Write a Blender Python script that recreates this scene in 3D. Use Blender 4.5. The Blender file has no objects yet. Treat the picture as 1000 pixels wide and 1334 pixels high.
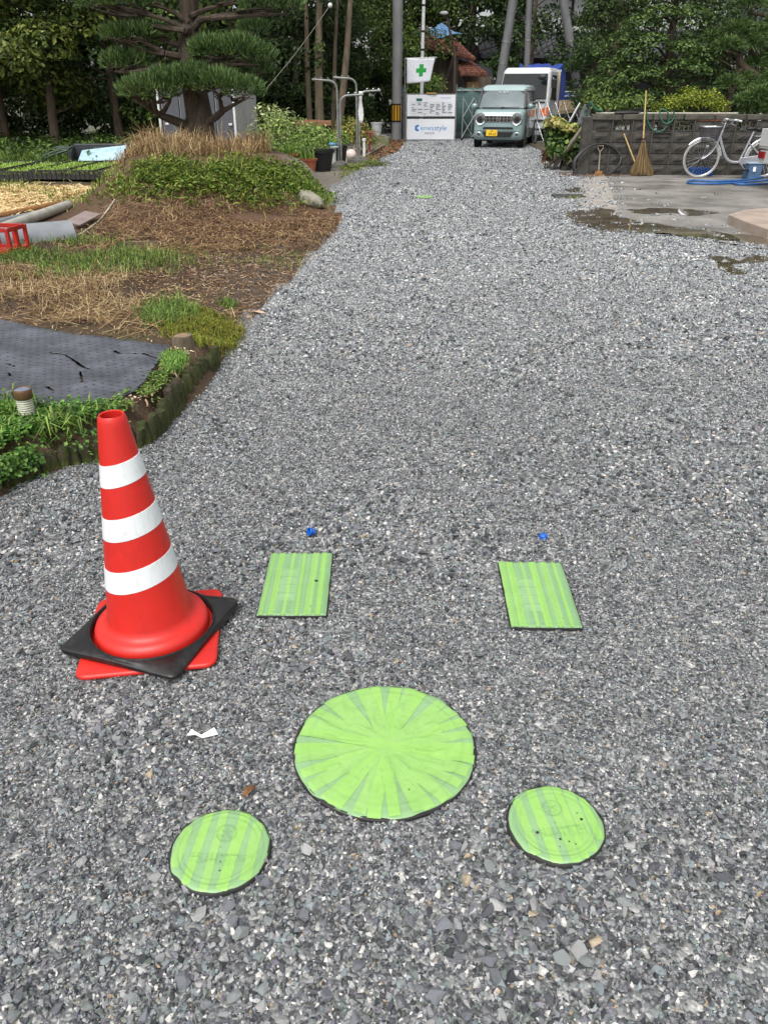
import bpy, bmesh, math, random
import numpy as np
from mathutils import Vector, Matrix, Euler, Quaternion

random.seed(7)
rng = np.random.default_rng(7)
R = math.radians
scene = bpy.context.scene
COL = scene.collection

# ---------------------------------------------------------------- camera
CAM_H, PITCH, FPX = 1.5, R(28.0), 1030.0          # photo is 1000 x 1334
cd = bpy.data.cameras.new('camera')
cd.sensor_fit = 'VERTICAL'; cd.sensor_height = 24.0
cd.lens = FPX * 24.0 / 1334.0
cd.clip_start = 0.05; cd.clip_end = 2000
cam = bpy.data.objects.new('camera', cd); COL.objects.link(cam)
cam.location = (0, 0, CAM_H); cam.rotation_euler = (R(90) - PITCH, 0, 0)
scene.camera = cam

# ---------------------------------------------------------------- sky, sun, exposure (overcast day)
SUN_EL, SUN_AZ = R(58), R(200)      # azimuth clockwise from +Y : light from behind the camera, a little to its left
w = bpy.data.worlds.new('World'); scene.world = w; w.use_nodes = True
nt = w.node_tree; nt.nodes.clear()
sky = nt.nodes.new('ShaderNodeTexSky'); sky.sky_type = 'NISHITA'; sky.sun_disc = False
sky.sun_elevation = SUN_EL; sky.sun_rotation = SUN_AZ; sky.dust_density = 4.0; sky.air_density = 1.0
hs = nt.nodes.new('ShaderNodeHueSaturation'); hs.inputs['Saturation'].default_value = 0.22
bg = nt.nodes.new('ShaderNodeBackground'); bg.inputs['Strength'].default_value = 0.15
wo = nt.nodes.new('ShaderNodeOutputWorld')
nt.links.new(sky.outputs[0], hs.inputs['Color']); nt.links.new(hs.outputs[0], bg.inputs['Color'])
nt.links.new(bg.outputs[0], wo.inputs['Surface'])
sd = bpy.data.lights.new('sun', 'SUN'); sd.energy = 1.5; sd.angle = R(35); sd.color = (1.0, 0.97, 0.93)
sun = bpy.data.objects.new('sun', sd); COL.objects.link(sun)
sdir = Vector((math.sin(SUN_AZ) * math.cos(SUN_EL), math.cos(SUN_AZ) * math.cos(SUN_EL), math.sin(SUN_EL)))
sun.rotation_euler = sdir.to_track_quat('Z', 'Y').to_euler(); sun.location = sdir * 30
scene.view_settings.view_transform = 'Standard'; scene.view_settings.look = 'None'
scene.view_settings.gamma = 1.0; scene.view_settings.use_curve_mapping = False
scene.view_settings.exposure = 0.55

# ---------------------------------------------------------------- pixel -> place
_s, _c = math.sin(PITCH), math.cos(PITCH)
def ray(u, v):
    yd = (v - 667.0) / FPX
    return (u - 500.0) / FPX, _c - yd * _s, _s + yd * _c
def G(u, v, z=0.0):                       # on the level plane z
    x, F, D = ray(u, v); t = (CAM_H - z) / D
    return Vector((x * t, F * t, z))
def P(u, v, Y):                           # at forward distance Y
    x, F, D = ray(u, v); t = Y / F
    return Vector((x * t, Y, CAM_H - D * t))
def PX(v, Y):                             # metres in one photo pixel there
    return Y / ray(500, v)[1] / FPX

# ---------------------------------------------------------------- colour and materials
def lin(c): c /= 255.0; return c / 12.92 if c <= 0.04045 else ((c + 0.055) / 1.055) ** 2.4
def S(r, g, b, a=1.0): return (lin(r), lin(g), lin(b), a)
MATS = {}
def new_mat(name):
    m = bpy.data.materials.new(name); m.use_nodes = True
    n = m.node_tree.nodes; n.clear()
    out = n.new('ShaderNodeOutputMaterial'); bs = n.new('ShaderNodeBsdfPrincipled')
    m.node_tree.links.new(bs.outputs[0], out.inputs['Surface'])
    MATS[name] = m
    return m, n, m.node_tree.links, bs
def noise(n, l, scale, detail=4, rough=0.6, coord='Object', stretch=None):
    tc = n.new('ShaderNodeTexCoord'); t = n.new('ShaderNodeTexNoise')
    t.inputs['Scale'].default_value = scale; t.inputs['Detail'].default_value = detail; t.inputs['Roughness'].default_value = rough
    if stretch:
        mp = n.new('ShaderNodeMapping'); mp.inputs['Scale'].default_value = stretch
        l.new(tc.outputs[coord], mp.inputs[0]); l.new(mp.outputs[0], t.inputs['Vector'])
    else:
        l.new(tc.outputs[coord], t.inputs['Vector'])
    return t
def ramp(n, l, fac, stops):
    r = n.new('ShaderNodeValToRGB'); e = r.color_ramp.elements
    e[0].position, e[0].color = stops[0]; e[1].position, e[1].color = stops[-1]
    for p, c in stops[1:-1]:
        k = e.new(p); k.color = c
    l.new(fac, r.inputs[0]); return r
def M(name, c1, c2=None, scale=12.0, rough=0.6, bump=0.0, bscale=None, metal=0.0, spec=0.5, stretch=None, lo=0.35, hi=0.68, coat=0.0, objrand=0.0):
    if name in MATS: return MATS[name]
    m, n, l, b = new_mat(name)
    b.inputs['Roughness'].default_value = rough; b.inputs['Metallic'].default_value = metal
    b.inputs['Specular IOR Level'].default_value = spec; b.inputs['Coat Weight'].default_value = coat
    c2 = c2 or tuple(x * 0.72 for x in c1[:3]) + (1,)
    t = noise(n, l, scale, stretch=stretch)
    r = ramp(n, l, t.outputs['Fac'], [(lo, c1), (hi, c2)])
    col = r.outputs[0]
    if objrand:
        oi = n.new('ShaderNodeObjectInfo'); h = n.new('ShaderNodeHueSaturation')
        mr = n.new('ShaderNodeMapRange'); mr.inputs['To Min'].default_value = 1 - objrand; mr.inputs['To Max'].default_value = 1 + objrand
        l.new(oi.outputs['Random'], mr.inputs['Value']); l.new(mr.outputs[0], h.inputs['Value']); l.new(col, h.inputs['Color']); col = h.outputs[0]
    l.new(col, b.inputs['Base Color'])
    mr = n.new('ShaderNodeMapRange'); mr.inputs['To Min'].default_value = max(0.02, rough - 0.1); mr.inputs['To Max'].default_value = min(1, rough + 0.12)
    l.new(t.outputs['Fac'], mr.inputs['Value']); l.new(mr.outputs[0], b.inputs['Roughness'])
    if bump:
        t2 = noise(n, l, bscale or scale * 4, 5); bp = n.new('ShaderNodeBump'); bp.inputs['Strength'].default_value = bump; bp.inputs['Distance'].default_value = 0.01
        l.new(t2.outputs['Fac'], bp.inputs['Height']); l.new(bp.outputs[0], b.inputs['Normal'])
    return m
def M_attr(name, rough=0.6, trans=0.0, spec=0.4, vary=0.0, vscale=40, bump=0.0, bscale=60):
    if name in MATS: return MATS[name]
    m, n, l, b = new_mat(name)
    a = n.new('ShaderNodeAttribute'); a.attribute_name = 'col'; col = a.outputs['Color']
    if vary:
        t = noise(n, l, vscale, 6, 0.7); h = n.new('ShaderNodeHueSaturation')
        mr = n.new('ShaderNodeMapRange'); mr.inputs['From Min'].default_value = 0.25; mr.inputs['From Max'].default_value = 0.75
        mr.inputs['To Min'].default_value = 1 - vary; mr.inputs['To Max'].default_value = 1 + vary
        l.new(t.outputs['Fac'], mr.inputs['Value']); l.new(mr.outputs[0], h.inputs['Value']); l.new(col, h.inputs['Color']); col = h.outputs[0]
    l.new(col, b.inputs['Base Color']); b.inputs['Roughness'].default_value = rough; b.inputs['Specular IOR Level'].default_value = spec
    if bump:
        t2 = noise(n, l, bscale, 6, 0.7); bp = n.new('ShaderNodeBump'); bp.inputs['Strength'].default_value = bump; bp.inputs['Distance'].default_value = 0.03
        l.new(t2.outputs['Fac'], bp.inputs['Height']); l.new(bp.outputs[0], b.inputs['Normal'])
    if trans:
        tr = n.new('ShaderNodeBsdfTranslucent'); l.new(col, tr.inputs['Color']); mx = n.new('ShaderNodeMixShader'); mx.inputs[0].default_value = trans
        out = [x for x in n if x.type == 'OUTPUT_MATERIAL'][0]
        l.new(b.outputs[0], mx.inputs[1]); l.new(tr.outputs[0], mx.inputs[2]); l.new(mx.outputs[0], out.inputs['Surface'])
    return m

# ---------------------------------------------------------------- object helpers
def tag(o, label=None, cat=None, group=None, kind=None):
    if label: o['label'] = label
    if cat: o['category'] = cat
    if group: o['group'] = group
    if kind: o['kind'] = kind
    return o
def thing(name, label, cat, loc=(0, 0, 0), rz=0.0, group=None):
    o = bpy.data.objects.new(name, None); COL.objects.link(o)
    o.empty_display_size = 0.1
    o.location = loc; o.rotation_euler = (0, 0, rz)
    return tag(o, label, cat, group)
def link(name, me, mat=None, parent=None, loc=None):
    o = bpy.data.objects.new(name, me); COL.objects.link(o)
    if mat is not None and not me.materials:
        for m_ in (mat if isinstance(mat, (list, tuple)) else [mat]): me.materials.append(m_)
    if parent is not None: o.parent = parent
    if loc is not None: o.location = loc
    return o
def copy_tree(o, parent=None):
    c = o.copy(); COL.objects.link(c)
    if parent is not None: c.parent = parent
    for ch in list(o.children): copy_tree(ch, c)
    return c

class MB:
    def __init__(s, off=(0, 0, 0)):
        s.v = []; s.f = []; s.m = []; s.off = Vector(off); s.cur = 0
    def add(s, vs, fs):
        b = len(s.v); s.v += [tuple(Vector(p) - s.off) for p in vs]
        for f in fs: s.f.append(tuple(b + i for i in f)); s.m.append(s.cur)
        return s
    def box(s, c, size, rot=None, taper=1.0):
        hx, hy, hz = size[0] / 2, size[1] / 2, size[2] / 2
        vs = [Vector((x * hx * (taper if z > 0 else 1), y * hy * (taper if z > 0 else 1), z * hz)) for z in (-1, 1) for y in (-1, 1) for x in (-1, 1)]
        if rot is not None:
            m = rot if isinstance(rot, Matrix) else (Matrix.Rotation(rot, 3, 'Z') if isinstance(rot, (int, float)) else Euler(rot).to_matrix())
            vs = [m @ p for p in vs]
        c = Vector(c)
        return s.add([p + c for p in vs], [(0, 2, 3, 1), (4, 5, 7, 6), (0, 1, 5, 4), (2, 6, 7, 3), (0, 4, 6, 2), (1, 3, 7, 5)])
    def beam(s, p0, p1, wd, th, up=(0, 0, 1)):
        p0, p1 = Vector(p0), Vector(p1); d = (p1 - p0); L = d.length; d.normalize()
        x = d.cross(Vector(up))
        if x.length < 1e-4: x = d.cross(Vector((1, 0, 0)))
        x.normalize(); z = x.cross(d)
        return s.box((p0 + p1) / 2, (wd, L, th), Matrix((x, d, z)).transposed())
    def tube(s, pts, r, n=8, cap=True, closed=False):
        pts = [Vector(p) for p in pts]; k = len(pts)
        rs = r if isinstance(r, (list, tuple)) else [r] * k
        ref = None; rings = []
        for i in range(k):
            if closed: t = pts[(i + 1) % k] - pts[i - 1]
            else: t = pts[min(i + 1, k - 1)] - pts[max(i - 1, 0)]
            t.normalize()
            if ref is None:
                ref = t.cross(Vector((0, 0, 1)))
                if ref.length < 1e-3: ref = t.cross(Vector((1, 0, 0)))
            ref = (ref - t * ref.dot(t)).normalized(); b = t.cross(ref)
            rings.append([pts[i] + (ref * math.cos(a) + b * math.sin(a)) * rs[i] for a in [2 * math.pi * j / n for j in range(n)]])
        vs = [p for rg in rings for p in rg]; fs = []
        for i in range(k if closed else k - 1):
            i2 = (i + 1) % k
            for j in range(n): fs.append((i * n + j, i * n + (j + 1) % n, i2 * n + (j + 1) % n, i2 * n + j))
        if cap and not closed:
            fs.append(tuple(range(n))[::-1]); fs.append(tuple((k - 1) * n + j for j in range(n)))
        return s.add(vs, fs)
    def lathe(s, prof, n=24, c=(0, 0, 0), cap0=True, cap1=True, axis=None):
        c = Vector(c); vs = []; fs = []; k = len(prof)
        for (r, z) in prof:
            for j in range(n):
                a = 2 * math.pi * j / n; p = Vector((r * math.cos(a), r * math.sin(a), z))
                if axis is not None: p = axis @ p
                vs.append(c + p)
        for i in range(k - 1):
            for j in range(n): fs.append((i * n + j, i * n + (j + 1) % n, (i + 1) * n + (j + 1) % n, (i + 1) * n + j))
        if cap0: fs.append(tuple(range(n))[::-1])
        if cap1: fs.append(tuple((k - 1) * n + j for j in range(n)))
        return s.add(vs, fs)
    def prism(s, outline, z0, z1, fn=lambda a, b, h: (a, b, h)):
        k = len(outline)
        vs = [fn(a, b, z0) for a, b in outline] + [fn(a, b, z1) for a, b in outline]
        return s.add(vs, [tuple(range(k))[::-1], tuple(range(k, 2 * k))] + [(i, (i + 1) % k, k + (i + 1) % k, k + i) for i in range(k)])
    def ell(s, c, rad, nu=12, nv=8, jit=0.0):
        c = Vector(c); vs = []; fs = []
        for i in range(nv + 1):
            th = math.pi * i / nv
            for j in range(nu):
                ph = 2 * math.pi * j / nu; q = 1 + random.uniform(-jit, jit)
                vs.append(c + Vector((rad[0] * math.sin(th) * math.cos(ph) * q, rad[1] * math.sin(th) * math.sin(ph) * q, rad[2] * math.cos(th) * q)))
        for i in range(nv):
            for j in range(nu): fs.append((i * nu + j, (i + 1) * nu + j, (i + 1) * nu + (j + 1) % nu, i * nu + (j + 1) % nu))
        return s.add(vs, fs)
    def build(s, name, mat, parent=None, smooth=False, bevel=0.0, loc=None, seg=2):
        me = bpy.data.meshes.new(name); me.from_pydata(s.v, [], s.f)
        for m_ in (mat if isinstance(mat, (list, tuple)) else [mat]): me.materials.append(m_)
        if any(s.m): me.polygons.foreach_set('material_index', s.m)
        bm = bmesh.new(); bm.from_mesh(me); bmesh.ops.remove_doubles(bm, verts=bm.verts, dist=1e-5); bmesh.ops.recalc_face_normals(bm, faces=bm.faces)
        bm.to_mesh(me); bm.free()
        if smooth: me.polygons.foreach_set('use_smooth', [True] * len(me.polygons))
        me.update()
        o = link(name, me, None, parent, loc)
        if bevel:
            bv = o.modifiers.new('bevel', 'BEVEL'); bv.width = bevel; bv.segments = seg; bv.limit_method = 'ANGLE'; bv.angle_limit = R(35)
        if smooth and not bevel:
            me.set_sharp_from_angle(angle=R(50))
        return o

def np_mesh(name, verts, faces, cols=None, mat=None, parent=None, loc=None, smooth=False):
    """verts (N,3); faces (F,k) all of one size; cols (N,3|4) per vertex"""
    me = bpy.data.meshes.new(name); verts = np.asarray(verts, np.float32); faces = np.asarray(faces, np.int32)
    F, k = faces.shape
    if loc is not None: verts = verts - np.asarray(loc, np.float32)
    me.vertices.add(len(verts)); me.vertices.foreach_set('co', verts.ravel())
    me.loops.add(F * k); me.loops.foreach_set('vertex_index', faces.ravel())
    me.polygons.add(F); me.polygons.foreach_set('loop_start', np.arange(0, F * k, k, dtype=np.int32))
    me.update(calc_edges=True)
    if cols is not None:
        cols = np.asarray(cols, np.float32)
        if cols.shape[1] == 3: cols = np.hstack([cols, np.ones((len(cols), 1), np.float32)])
        a = me.attributes.new('col', 'FLOAT_COLOR', 'POINT'); a.data.foreach_set('color', cols.ravel())
    me.polygons.foreach_set('use_smooth', np.full(F, bool(smooth)))
    return link(name, me, mat, parent, loc)

def unit(a): return a / np.maximum(np.linalg.norm(a, axis=1, keepdims=True), 1e-9)
def leaves(c, nrm, size, aspect=0.45, fold=0.25):
    """one folded rhombic leaf for each centre; returns verts, faces"""
    N = len(c); nrm = unit(nrm); t = unit(np.cross(nrm, rng.normal(size=(N, 3)))); b = np.cross(nrm, t)
    s = np.broadcast_to(np.asarray(size, float).reshape(-1, 1), (N, 1))
    v = np.empty((N, 4, 3))
    v[:, 0] = c - t * s * 0.5; v[:, 2] = c + t * s * 0.5
    v[:, 1] = c + b * s * aspect * 0.5 + nrm * s * fold * 0.4; v[:, 3] = c - b * s * aspect * 0.5 + nrm * s * fold * 0.4
    i = np.arange(N)[:, None] * 4
    f = np.concatenate([i + [0, 1, 2], i + [0, 2, 3]], 0)
    return v.reshape(-1, 3), f
def blades(base, h, wd, lean, up=None):
    """curved grass blades: 5 verts, 3 tris each"""
    N = len(base); a = rng.uniform(0, 2 * np.pi, N); d = np.stack([np.cos(a), np.sin(a), np.zeros(N)], 1)
    side = np.stack([-np.sin(a), np.cos(a), np.zeros(N)], 1)
    h = np.broadcast_to(np.asarray(h, float), (N,))[:, None]; wd = np.broadcast_to(np.asarray(wd, float), (N,))[:, None]
    lean = np.broadcast_to(np.asarray(lean, float), (N,))[:, None]
    z = np.array([[0, 0, 1.0]])
    mid = base + z * h * 0.55 * np.sqrt(np.maximum(0, 1 - (lean * 0.5) ** 2)) + d * h * lean * 0.32
    tip = base + z * h * np.maximum(0.03, (1 - lean * 0.75)) + d * h * lean * 0.95
    v = np.stack([base - side * wd / 2, base + side * wd / 2, mid + side * wd * 0.4, mid - side * wd * 0.4, tip], 1)
    i = np.arange(N)[:, None] * 5
    f = np.concatenate([i + [0, 1, 2], i + [0, 2, 3], i + [3, 2, 4]], 0)
    return v.reshape(-1, 3), f
def pick(pal, N, wts=None, jit=0.15):
    pal = np.array([p[:3] for p in pal]); wts = None if wts is None else np.array(wts) / sum(wts)
    return pal[rng.choice(len(pal), N, p=wts)] * rng.uniform(1 - jit, 1 + jit, (N, 1))
def in_poly(x, y, poly):
    x = np.asarray(x); y = np.asarray(y); ins = np.zeros(x.shape, bool); n = len(poly)
    for i in range(n):
        x0, y0 = poly[i][0], poly[i][1]; x1, y1 = poly[i - 1][0], poly[i - 1][1]
        cnd = ((y0 > y) != (y1 > y)) & (x < (x1 - x0) * (y - y0) / ((y1 - y0) if y1 != y0 else 1e-9) + x0)
        ins ^= cnd
    return ins
def seg_dist(x, y, pl):
    d = np.full(np.shape(x), 1e9)
    for (a, b) in zip(pl[:-1], pl[1:]):
        dx, dy = b[0] - a[0], b[1] - a[1]; L2 = dx * dx + dy * dy
        t = np.clip(((x - a[0]) * dx + (y - a[1]) * dy) / L2, 0, 1)
        d = np.minimum(d, np.hypot(x - a[0] - t * dx, y - a[1] - t * dy))
    return d
def sample_poly(poly, n):
    xs = [p[0] for p in poly]; ys = [p[1] for p in poly]; out = np.zeros((0, 2))
    while len(out) < n:
        q = np.stack([rng.uniform(min(xs), max(xs), n * 2), rng.uniform(min(ys), max(ys), n * 2)], 1)
        out = np.vstack([out, q[in_poly(q[:, 0], q[:, 1], poly)]])
    return out[:n]
def gpoly(px, z=0.0): return [tuple(G(u, v, z)[:2]) for u, v in px]
def vnoise(x, y, sc, seed=0):
    """smooth value noise 0..1"""
    x = np.asarray(x, float) / sc + 100 + seed * 17.3; y = np.asarray(y, float) / sc + 100 + seed * 31.7
    xi = np.floor(x).astype(int); yi = np.floor(y).astype(int); fx = x - xi; fy = y - yi
    fx = fx * fx * (3 - 2 * fx); fy = fy * fy * (3 - 2 * fy)
    def h(a, b): q = np.sin(a * 127.1 + b * 311.7 + seed * 74.7) * 43758.5453; return q - np.floor(q)
    return (h(xi, yi) * (1 - fx) + h(xi + 1, yi) * fx) * (1 - fy) + (h(xi, yi + 1) * (1 - fx) + h(xi + 1, yi + 1) * fx) * fy
def sstep(a, b, x): t = np.clip((x - a) / (b - a), 0, 1); return t * t * (3 - 2 * t)
def smooth_path(pts, k=6):
    pts = [Vector(p) for p in pts]; out = []
    for i in range(len(pts) - 1):
        p0, p1, p2, p3 = pts[max(i - 1, 0)], pts[i], pts[i + 1], pts[min(i + 2, len(pts) - 1)]
        for j in range(k):
            t = j / k
            out.append(0.5 * ((2 * p1) + (p2 - p0) * t + (2 * p0 - 5 * p1 + 4 * p2 - p3) * t * t + (3 * p1 - p0 - 3 * p2 + p3) * t ** 3))
    return out + [pts[-1]]
_txt = {}
def text_mesh(body, size, extrude=0.0):
    cu = bpy.data.curves.new('text', 'FONT'); cu.body = body; cu.size = size; cu.extrude = extrude; cu.align_x = 'CENTER'; cu.align_y = 'CENTER'; cu.resolution_u = 3
    o = bpy.data.objects.new('text', cu); COL.objects.link(o)
    bpy.context.view_layer.update()
    me = bpy.data.meshes.new_from_object(o.evaluated_get(bpy.context.evaluated_depsgraph_get()))
    bpy.data.objects.remove(o); return me
def text(name, body, size, mat, parent, loc, rot=(R(90), 0, 0), sx=1.0):
    me = text_mesh(body, size); me.name = name
    o = link(name, me, mat, parent, loc); o.rotation_euler = rot; o.scale = (sx, 1, 1)
    return o
# ================================================================ GROUND
EDGE = [tuple(G(u, v)[:2]) for u, v in [(-260, 765), (-120, 702), (0, 645), (60, 617), (130, 600), (200, 577), (232, 545), (262, 505), (290, 478), (335, 440),
        (352, 405), (390, 370), (420, 332), (448, 300), (457, 280), (442, 264), (432, 252), (455, 232), (490, 212), (522, 198), (530, 186)]]
GARDEN = EDGE + [(0.7, 60), (-70, 60), (-70, -4), (-2.6, -4)]
APRON = gpoly([(746, 226), (750, 262), (757, 285), (790, 297), (860, 303), (930, 314), (1000, 326), (1300, 368)]) + [(26, 8), (26, 17.6)]

def inside_d(x, y):
    d = seg_dist(x, y, EDGE); return np.where(in_poly(x, y, GARDEN), d, -d)
def terr(x, y, d=None):
    x = np.asarray(x, float); y = np.asarray(y, float)
    if d is None: d = inside_d(x, y)
    bed = 0.155 - 0.10 * sstep(4.5, 6.0, y) - 0.03 * sstep(8, 10, y) - 0.015 * sstep(13, 14, y) * sstep(-2.0, -1.2, x)
    steep = sstep(0.02, 0.075, d); slow = sstep(-0.03, 0.45, d); k = sstep(4.65, 5.3, y)
    rise = steep * (1 - k) + slow * k
    q = 1 - np.where(x < -3.15, ((x + 3.15) / 1.6) ** 2, ((x + 3.15) / 2.75) ** 2) - np.where(y < 14.2, ((y - 14.2) / 4.0) ** 2, ((y - 14.2) / 3.2) ** 2)
    mound = 0.60 * sstep(0.0, 0.85, q) * sstep(0, .6, d)
    n = 0.05 * (vnoise(x, y, .7, 1) - .5) + 0.025 * (vnoise(x, y, .22, 2) - .5) + 0.012 * (vnoise(x, y, .08, 3) - .5)
    n = n * sstep(0.05, 0.35, d) * (1 - 0.6 * sstep(13, 14, y) * sstep(-2.0, -1.2, x))
    hollow = .05 * sstep(.35, .55, d) * sstep(3.75, 4.0, y) * (1 - sstep(5.0, 5.6, y)) * (1 - sstep(-1.75, -1.5, x))   # dip added under the sheet so its cracks look dark
    out = -0.05 + (bed + 0.05) * rise + mound + n - hollow
    return np.where(d > .1, np.maximum(out, .008), out)
_tt = np.concatenate([np.linspace(1.5, 12, 700), np.linspace(12.02, 40, 900)])
def GT(u, v):                                    # where the view ray of a pixel first meets the garden terrain
    x, F_, D_ = ray(u, v); X_ = x * _tt; Y_ = F_ * _tt; Z_ = CAM_H - D_ * _tt; k = np.argmax(Z_ <= np.maximum(terr(X_, Y_), 0))
    return Vector((X_[k], Y_[k], Z_[k]))
def tpoly(px): return [tuple(GT(u, v)[:2]) for u, v in px]
def on_terr(q, dz=0.0): return np.column_stack([q, terr(q[:, 0], q[:, 1]) + dz])

# far ground sheet
m_far = M('far_ground', S(96, 92, 80), S(70, 76, 52), scale=0.6, rough=0.95, bump=.4, bscale=8)
g = MB(); g.add([(-700, -700, -.06), (700, -700, -.06), (700, 900, -.06), (-700, 900, -.06)], [(0, 1, 2, 3)])
tag(g.build('ground', m_far), 'bare ground beyond the lane and gardens', 'ground', kind='structure')

# gravel lane: colour scaled paler further along, darker near the lids
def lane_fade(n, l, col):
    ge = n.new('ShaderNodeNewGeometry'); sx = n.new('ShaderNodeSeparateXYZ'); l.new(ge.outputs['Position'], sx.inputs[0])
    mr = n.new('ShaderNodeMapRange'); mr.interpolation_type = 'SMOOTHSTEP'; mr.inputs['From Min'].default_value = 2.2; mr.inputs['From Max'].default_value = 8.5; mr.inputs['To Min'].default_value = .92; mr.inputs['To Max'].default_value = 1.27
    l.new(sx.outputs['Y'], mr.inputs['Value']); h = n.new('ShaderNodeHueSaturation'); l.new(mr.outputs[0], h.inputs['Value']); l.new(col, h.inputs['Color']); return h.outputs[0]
m, n, l, b = new_mat('gravel_fines')
tc = n.new('ShaderNodeTexCoord')
vo = n.new('ShaderNodeTexVoronoi'); vo.inputs['Scale'].default_value = 75; l.new(tc.outputs['Object'], vo.inputs['Vector'])
vo2 = n.new('ShaderNodeTexVoronoi'); vo2.inputs['Scale'].default_value = 190; l.new(tc.outputs['Object'], vo2.inputs['Vector'])
GR = [(0, S(44, 45, 47)), (.3, S(78, 80, 82)), (.55, S(106, 108, 110)), (.8, S(140, 141, 140)), (.93, S(184, 183, 178)), (1, S(222, 220, 214))]
sc1 = n.new('ShaderNodeSeparateColor'); l.new(vo.outputs['Color'], sc1.inputs[0]); sc2 = n.new('ShaderNodeSeparateColor'); l.new(vo2.outputs['Color'], sc2.inputs[0])
r1 = ramp(n, l, sc1.outputs[0], GR); r2 = ramp(n, l, sc2.outputs[0], GR)
mx = n.new('ShaderNodeMix'); mx.data_type = 'RGBA'; mx.inputs[0].default_value = .45
l.new(r1.outputs[0], mx.inputs[6]); l.new(r2.outputs[0], mx.inputs[7])
big = noise(n, l, .55, 5, .6); h = n.new('ShaderNodeHueSaturation'); mr = n.new('ShaderNodeMapRange')
mr.inputs['From Min'].default_value = .3; mr.inputs['From Max'].default_value = .7; mr.inputs['To Min'].default_value = .82; mr.inputs['To Max'].default_value = 1.22
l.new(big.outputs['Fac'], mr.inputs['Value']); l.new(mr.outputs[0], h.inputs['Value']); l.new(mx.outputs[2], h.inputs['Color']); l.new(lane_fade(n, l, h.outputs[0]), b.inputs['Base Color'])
bp = n.new('ShaderNodeBump'); bp.inputs['Strength'].default_value = .9; bp.inputs['Distance'].default_value = .008; bp.invert = True
l.new(vo.outputs['Distance'], bp.inputs['Height']); l.new(bp.outputs[0], b.inputs['Normal'])
b.inputs['Roughness'].default_value = .55; b.inputs['Specular IOR Level'].default_value = .5
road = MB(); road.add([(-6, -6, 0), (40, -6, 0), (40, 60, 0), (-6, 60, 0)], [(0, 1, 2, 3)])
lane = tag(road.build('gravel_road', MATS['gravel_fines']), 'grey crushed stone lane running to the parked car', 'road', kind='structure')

# loose gravel: clumps of angular chips set out over the lane
def hull(k=13, sx=1, sy=1, sz=1):
    bm = bmesh.new(); p = rng.normal(size=(k, 3)); p = unit(p) * rng.uniform(.8, 1.1, (k, 1)) * [sx, sy, sz]
    for q in p: bm.verts.new(q)
    r_ = bmesh.ops.convex_hull(bm, input=bm.verts)
    bmesh.ops.delete(bm, geom=list({e for e in r_['geom_unused'] + r_['geom_interior'] if isinstance(e, bmesh.types.BMVert)}), context='VERTS')
    bmesh.ops.triangulate(bm, faces=bm.faces); bm.verts.index_update()
    v = np.array([x.co[:] for x in bm.verts]); f = np.array([[x.index for x in y.verts] for y in bm.faces]); bm.free()
    return v, f
HULLS = [hull(11, 1.2, rng.uniform(.65, 1), rng.uniform(.4, .75)) for _ in range(26)]
STONE_PAL = [S(92, 96, 103), S(120, 121, 123), S(106, 114, 109), S(146, 147, 148), S(176, 176, 174), S(216, 213, 206), S(64, 66, 70), S(150, 132, 108), S(110, 106, 116), S(128, 138, 140), S(80, 80, 80)]
STONE_W = [16, 17, 10, 13, 8, 5, 13, 3.0, 6, 6, 12]
m_chip = M_attr('gravel_chip', rough=.5, spec=.5, vary=.18, vscale=220)
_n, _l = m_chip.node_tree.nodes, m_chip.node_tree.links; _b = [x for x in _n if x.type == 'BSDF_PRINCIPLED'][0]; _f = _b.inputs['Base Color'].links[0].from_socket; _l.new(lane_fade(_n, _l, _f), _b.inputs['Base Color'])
def rotm(n_, flat=.5):
    a = rng.uniform(0, 2 * np.pi, n_); t = rng.normal(0, flat, n_); t2 = rng.normal(0, flat, n_)
    return [Euler((t[i], t2[i], a[i])).to_matrix() for i in range(n_)]
src = bpy.data.collections.new('gravel_clump_sources')
NCL = 28
for ci in range(NCL):
    V = []; Fs = []; C = []; base = 0; K = 15; rc = 4.4
    mats_ = rotm(K)
    for k in range(K):
        hv, hf = HULLS[rng.integers(len(HULLS))]
        s_ = math.exp(rng.normal(-.12, .42)); a = rng.uniform(0, 2 * math.pi); rr = rc * math.sqrt(rng.uniform())
        v_ = (hv * s_) @ np.array(mats_[k]).T + [rr * math.cos(a), rr * math.sin(a), rng.uniform(-.15, .4) * s_]
        V.append(v_); Fs.append(hf + base); base += len(v_)
        C.append(np.repeat(pick(STONE_PAL, 1, STONE_W, .2), len(v_), 0))
    me_o = np_mesh('gravel_clump_%02d' % ci, np.vstack(V), np.vstack(Fs), np.vstack(C), m_chip)
    COL.objects.unlink(me_o); src.objects.link(me_o)

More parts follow.
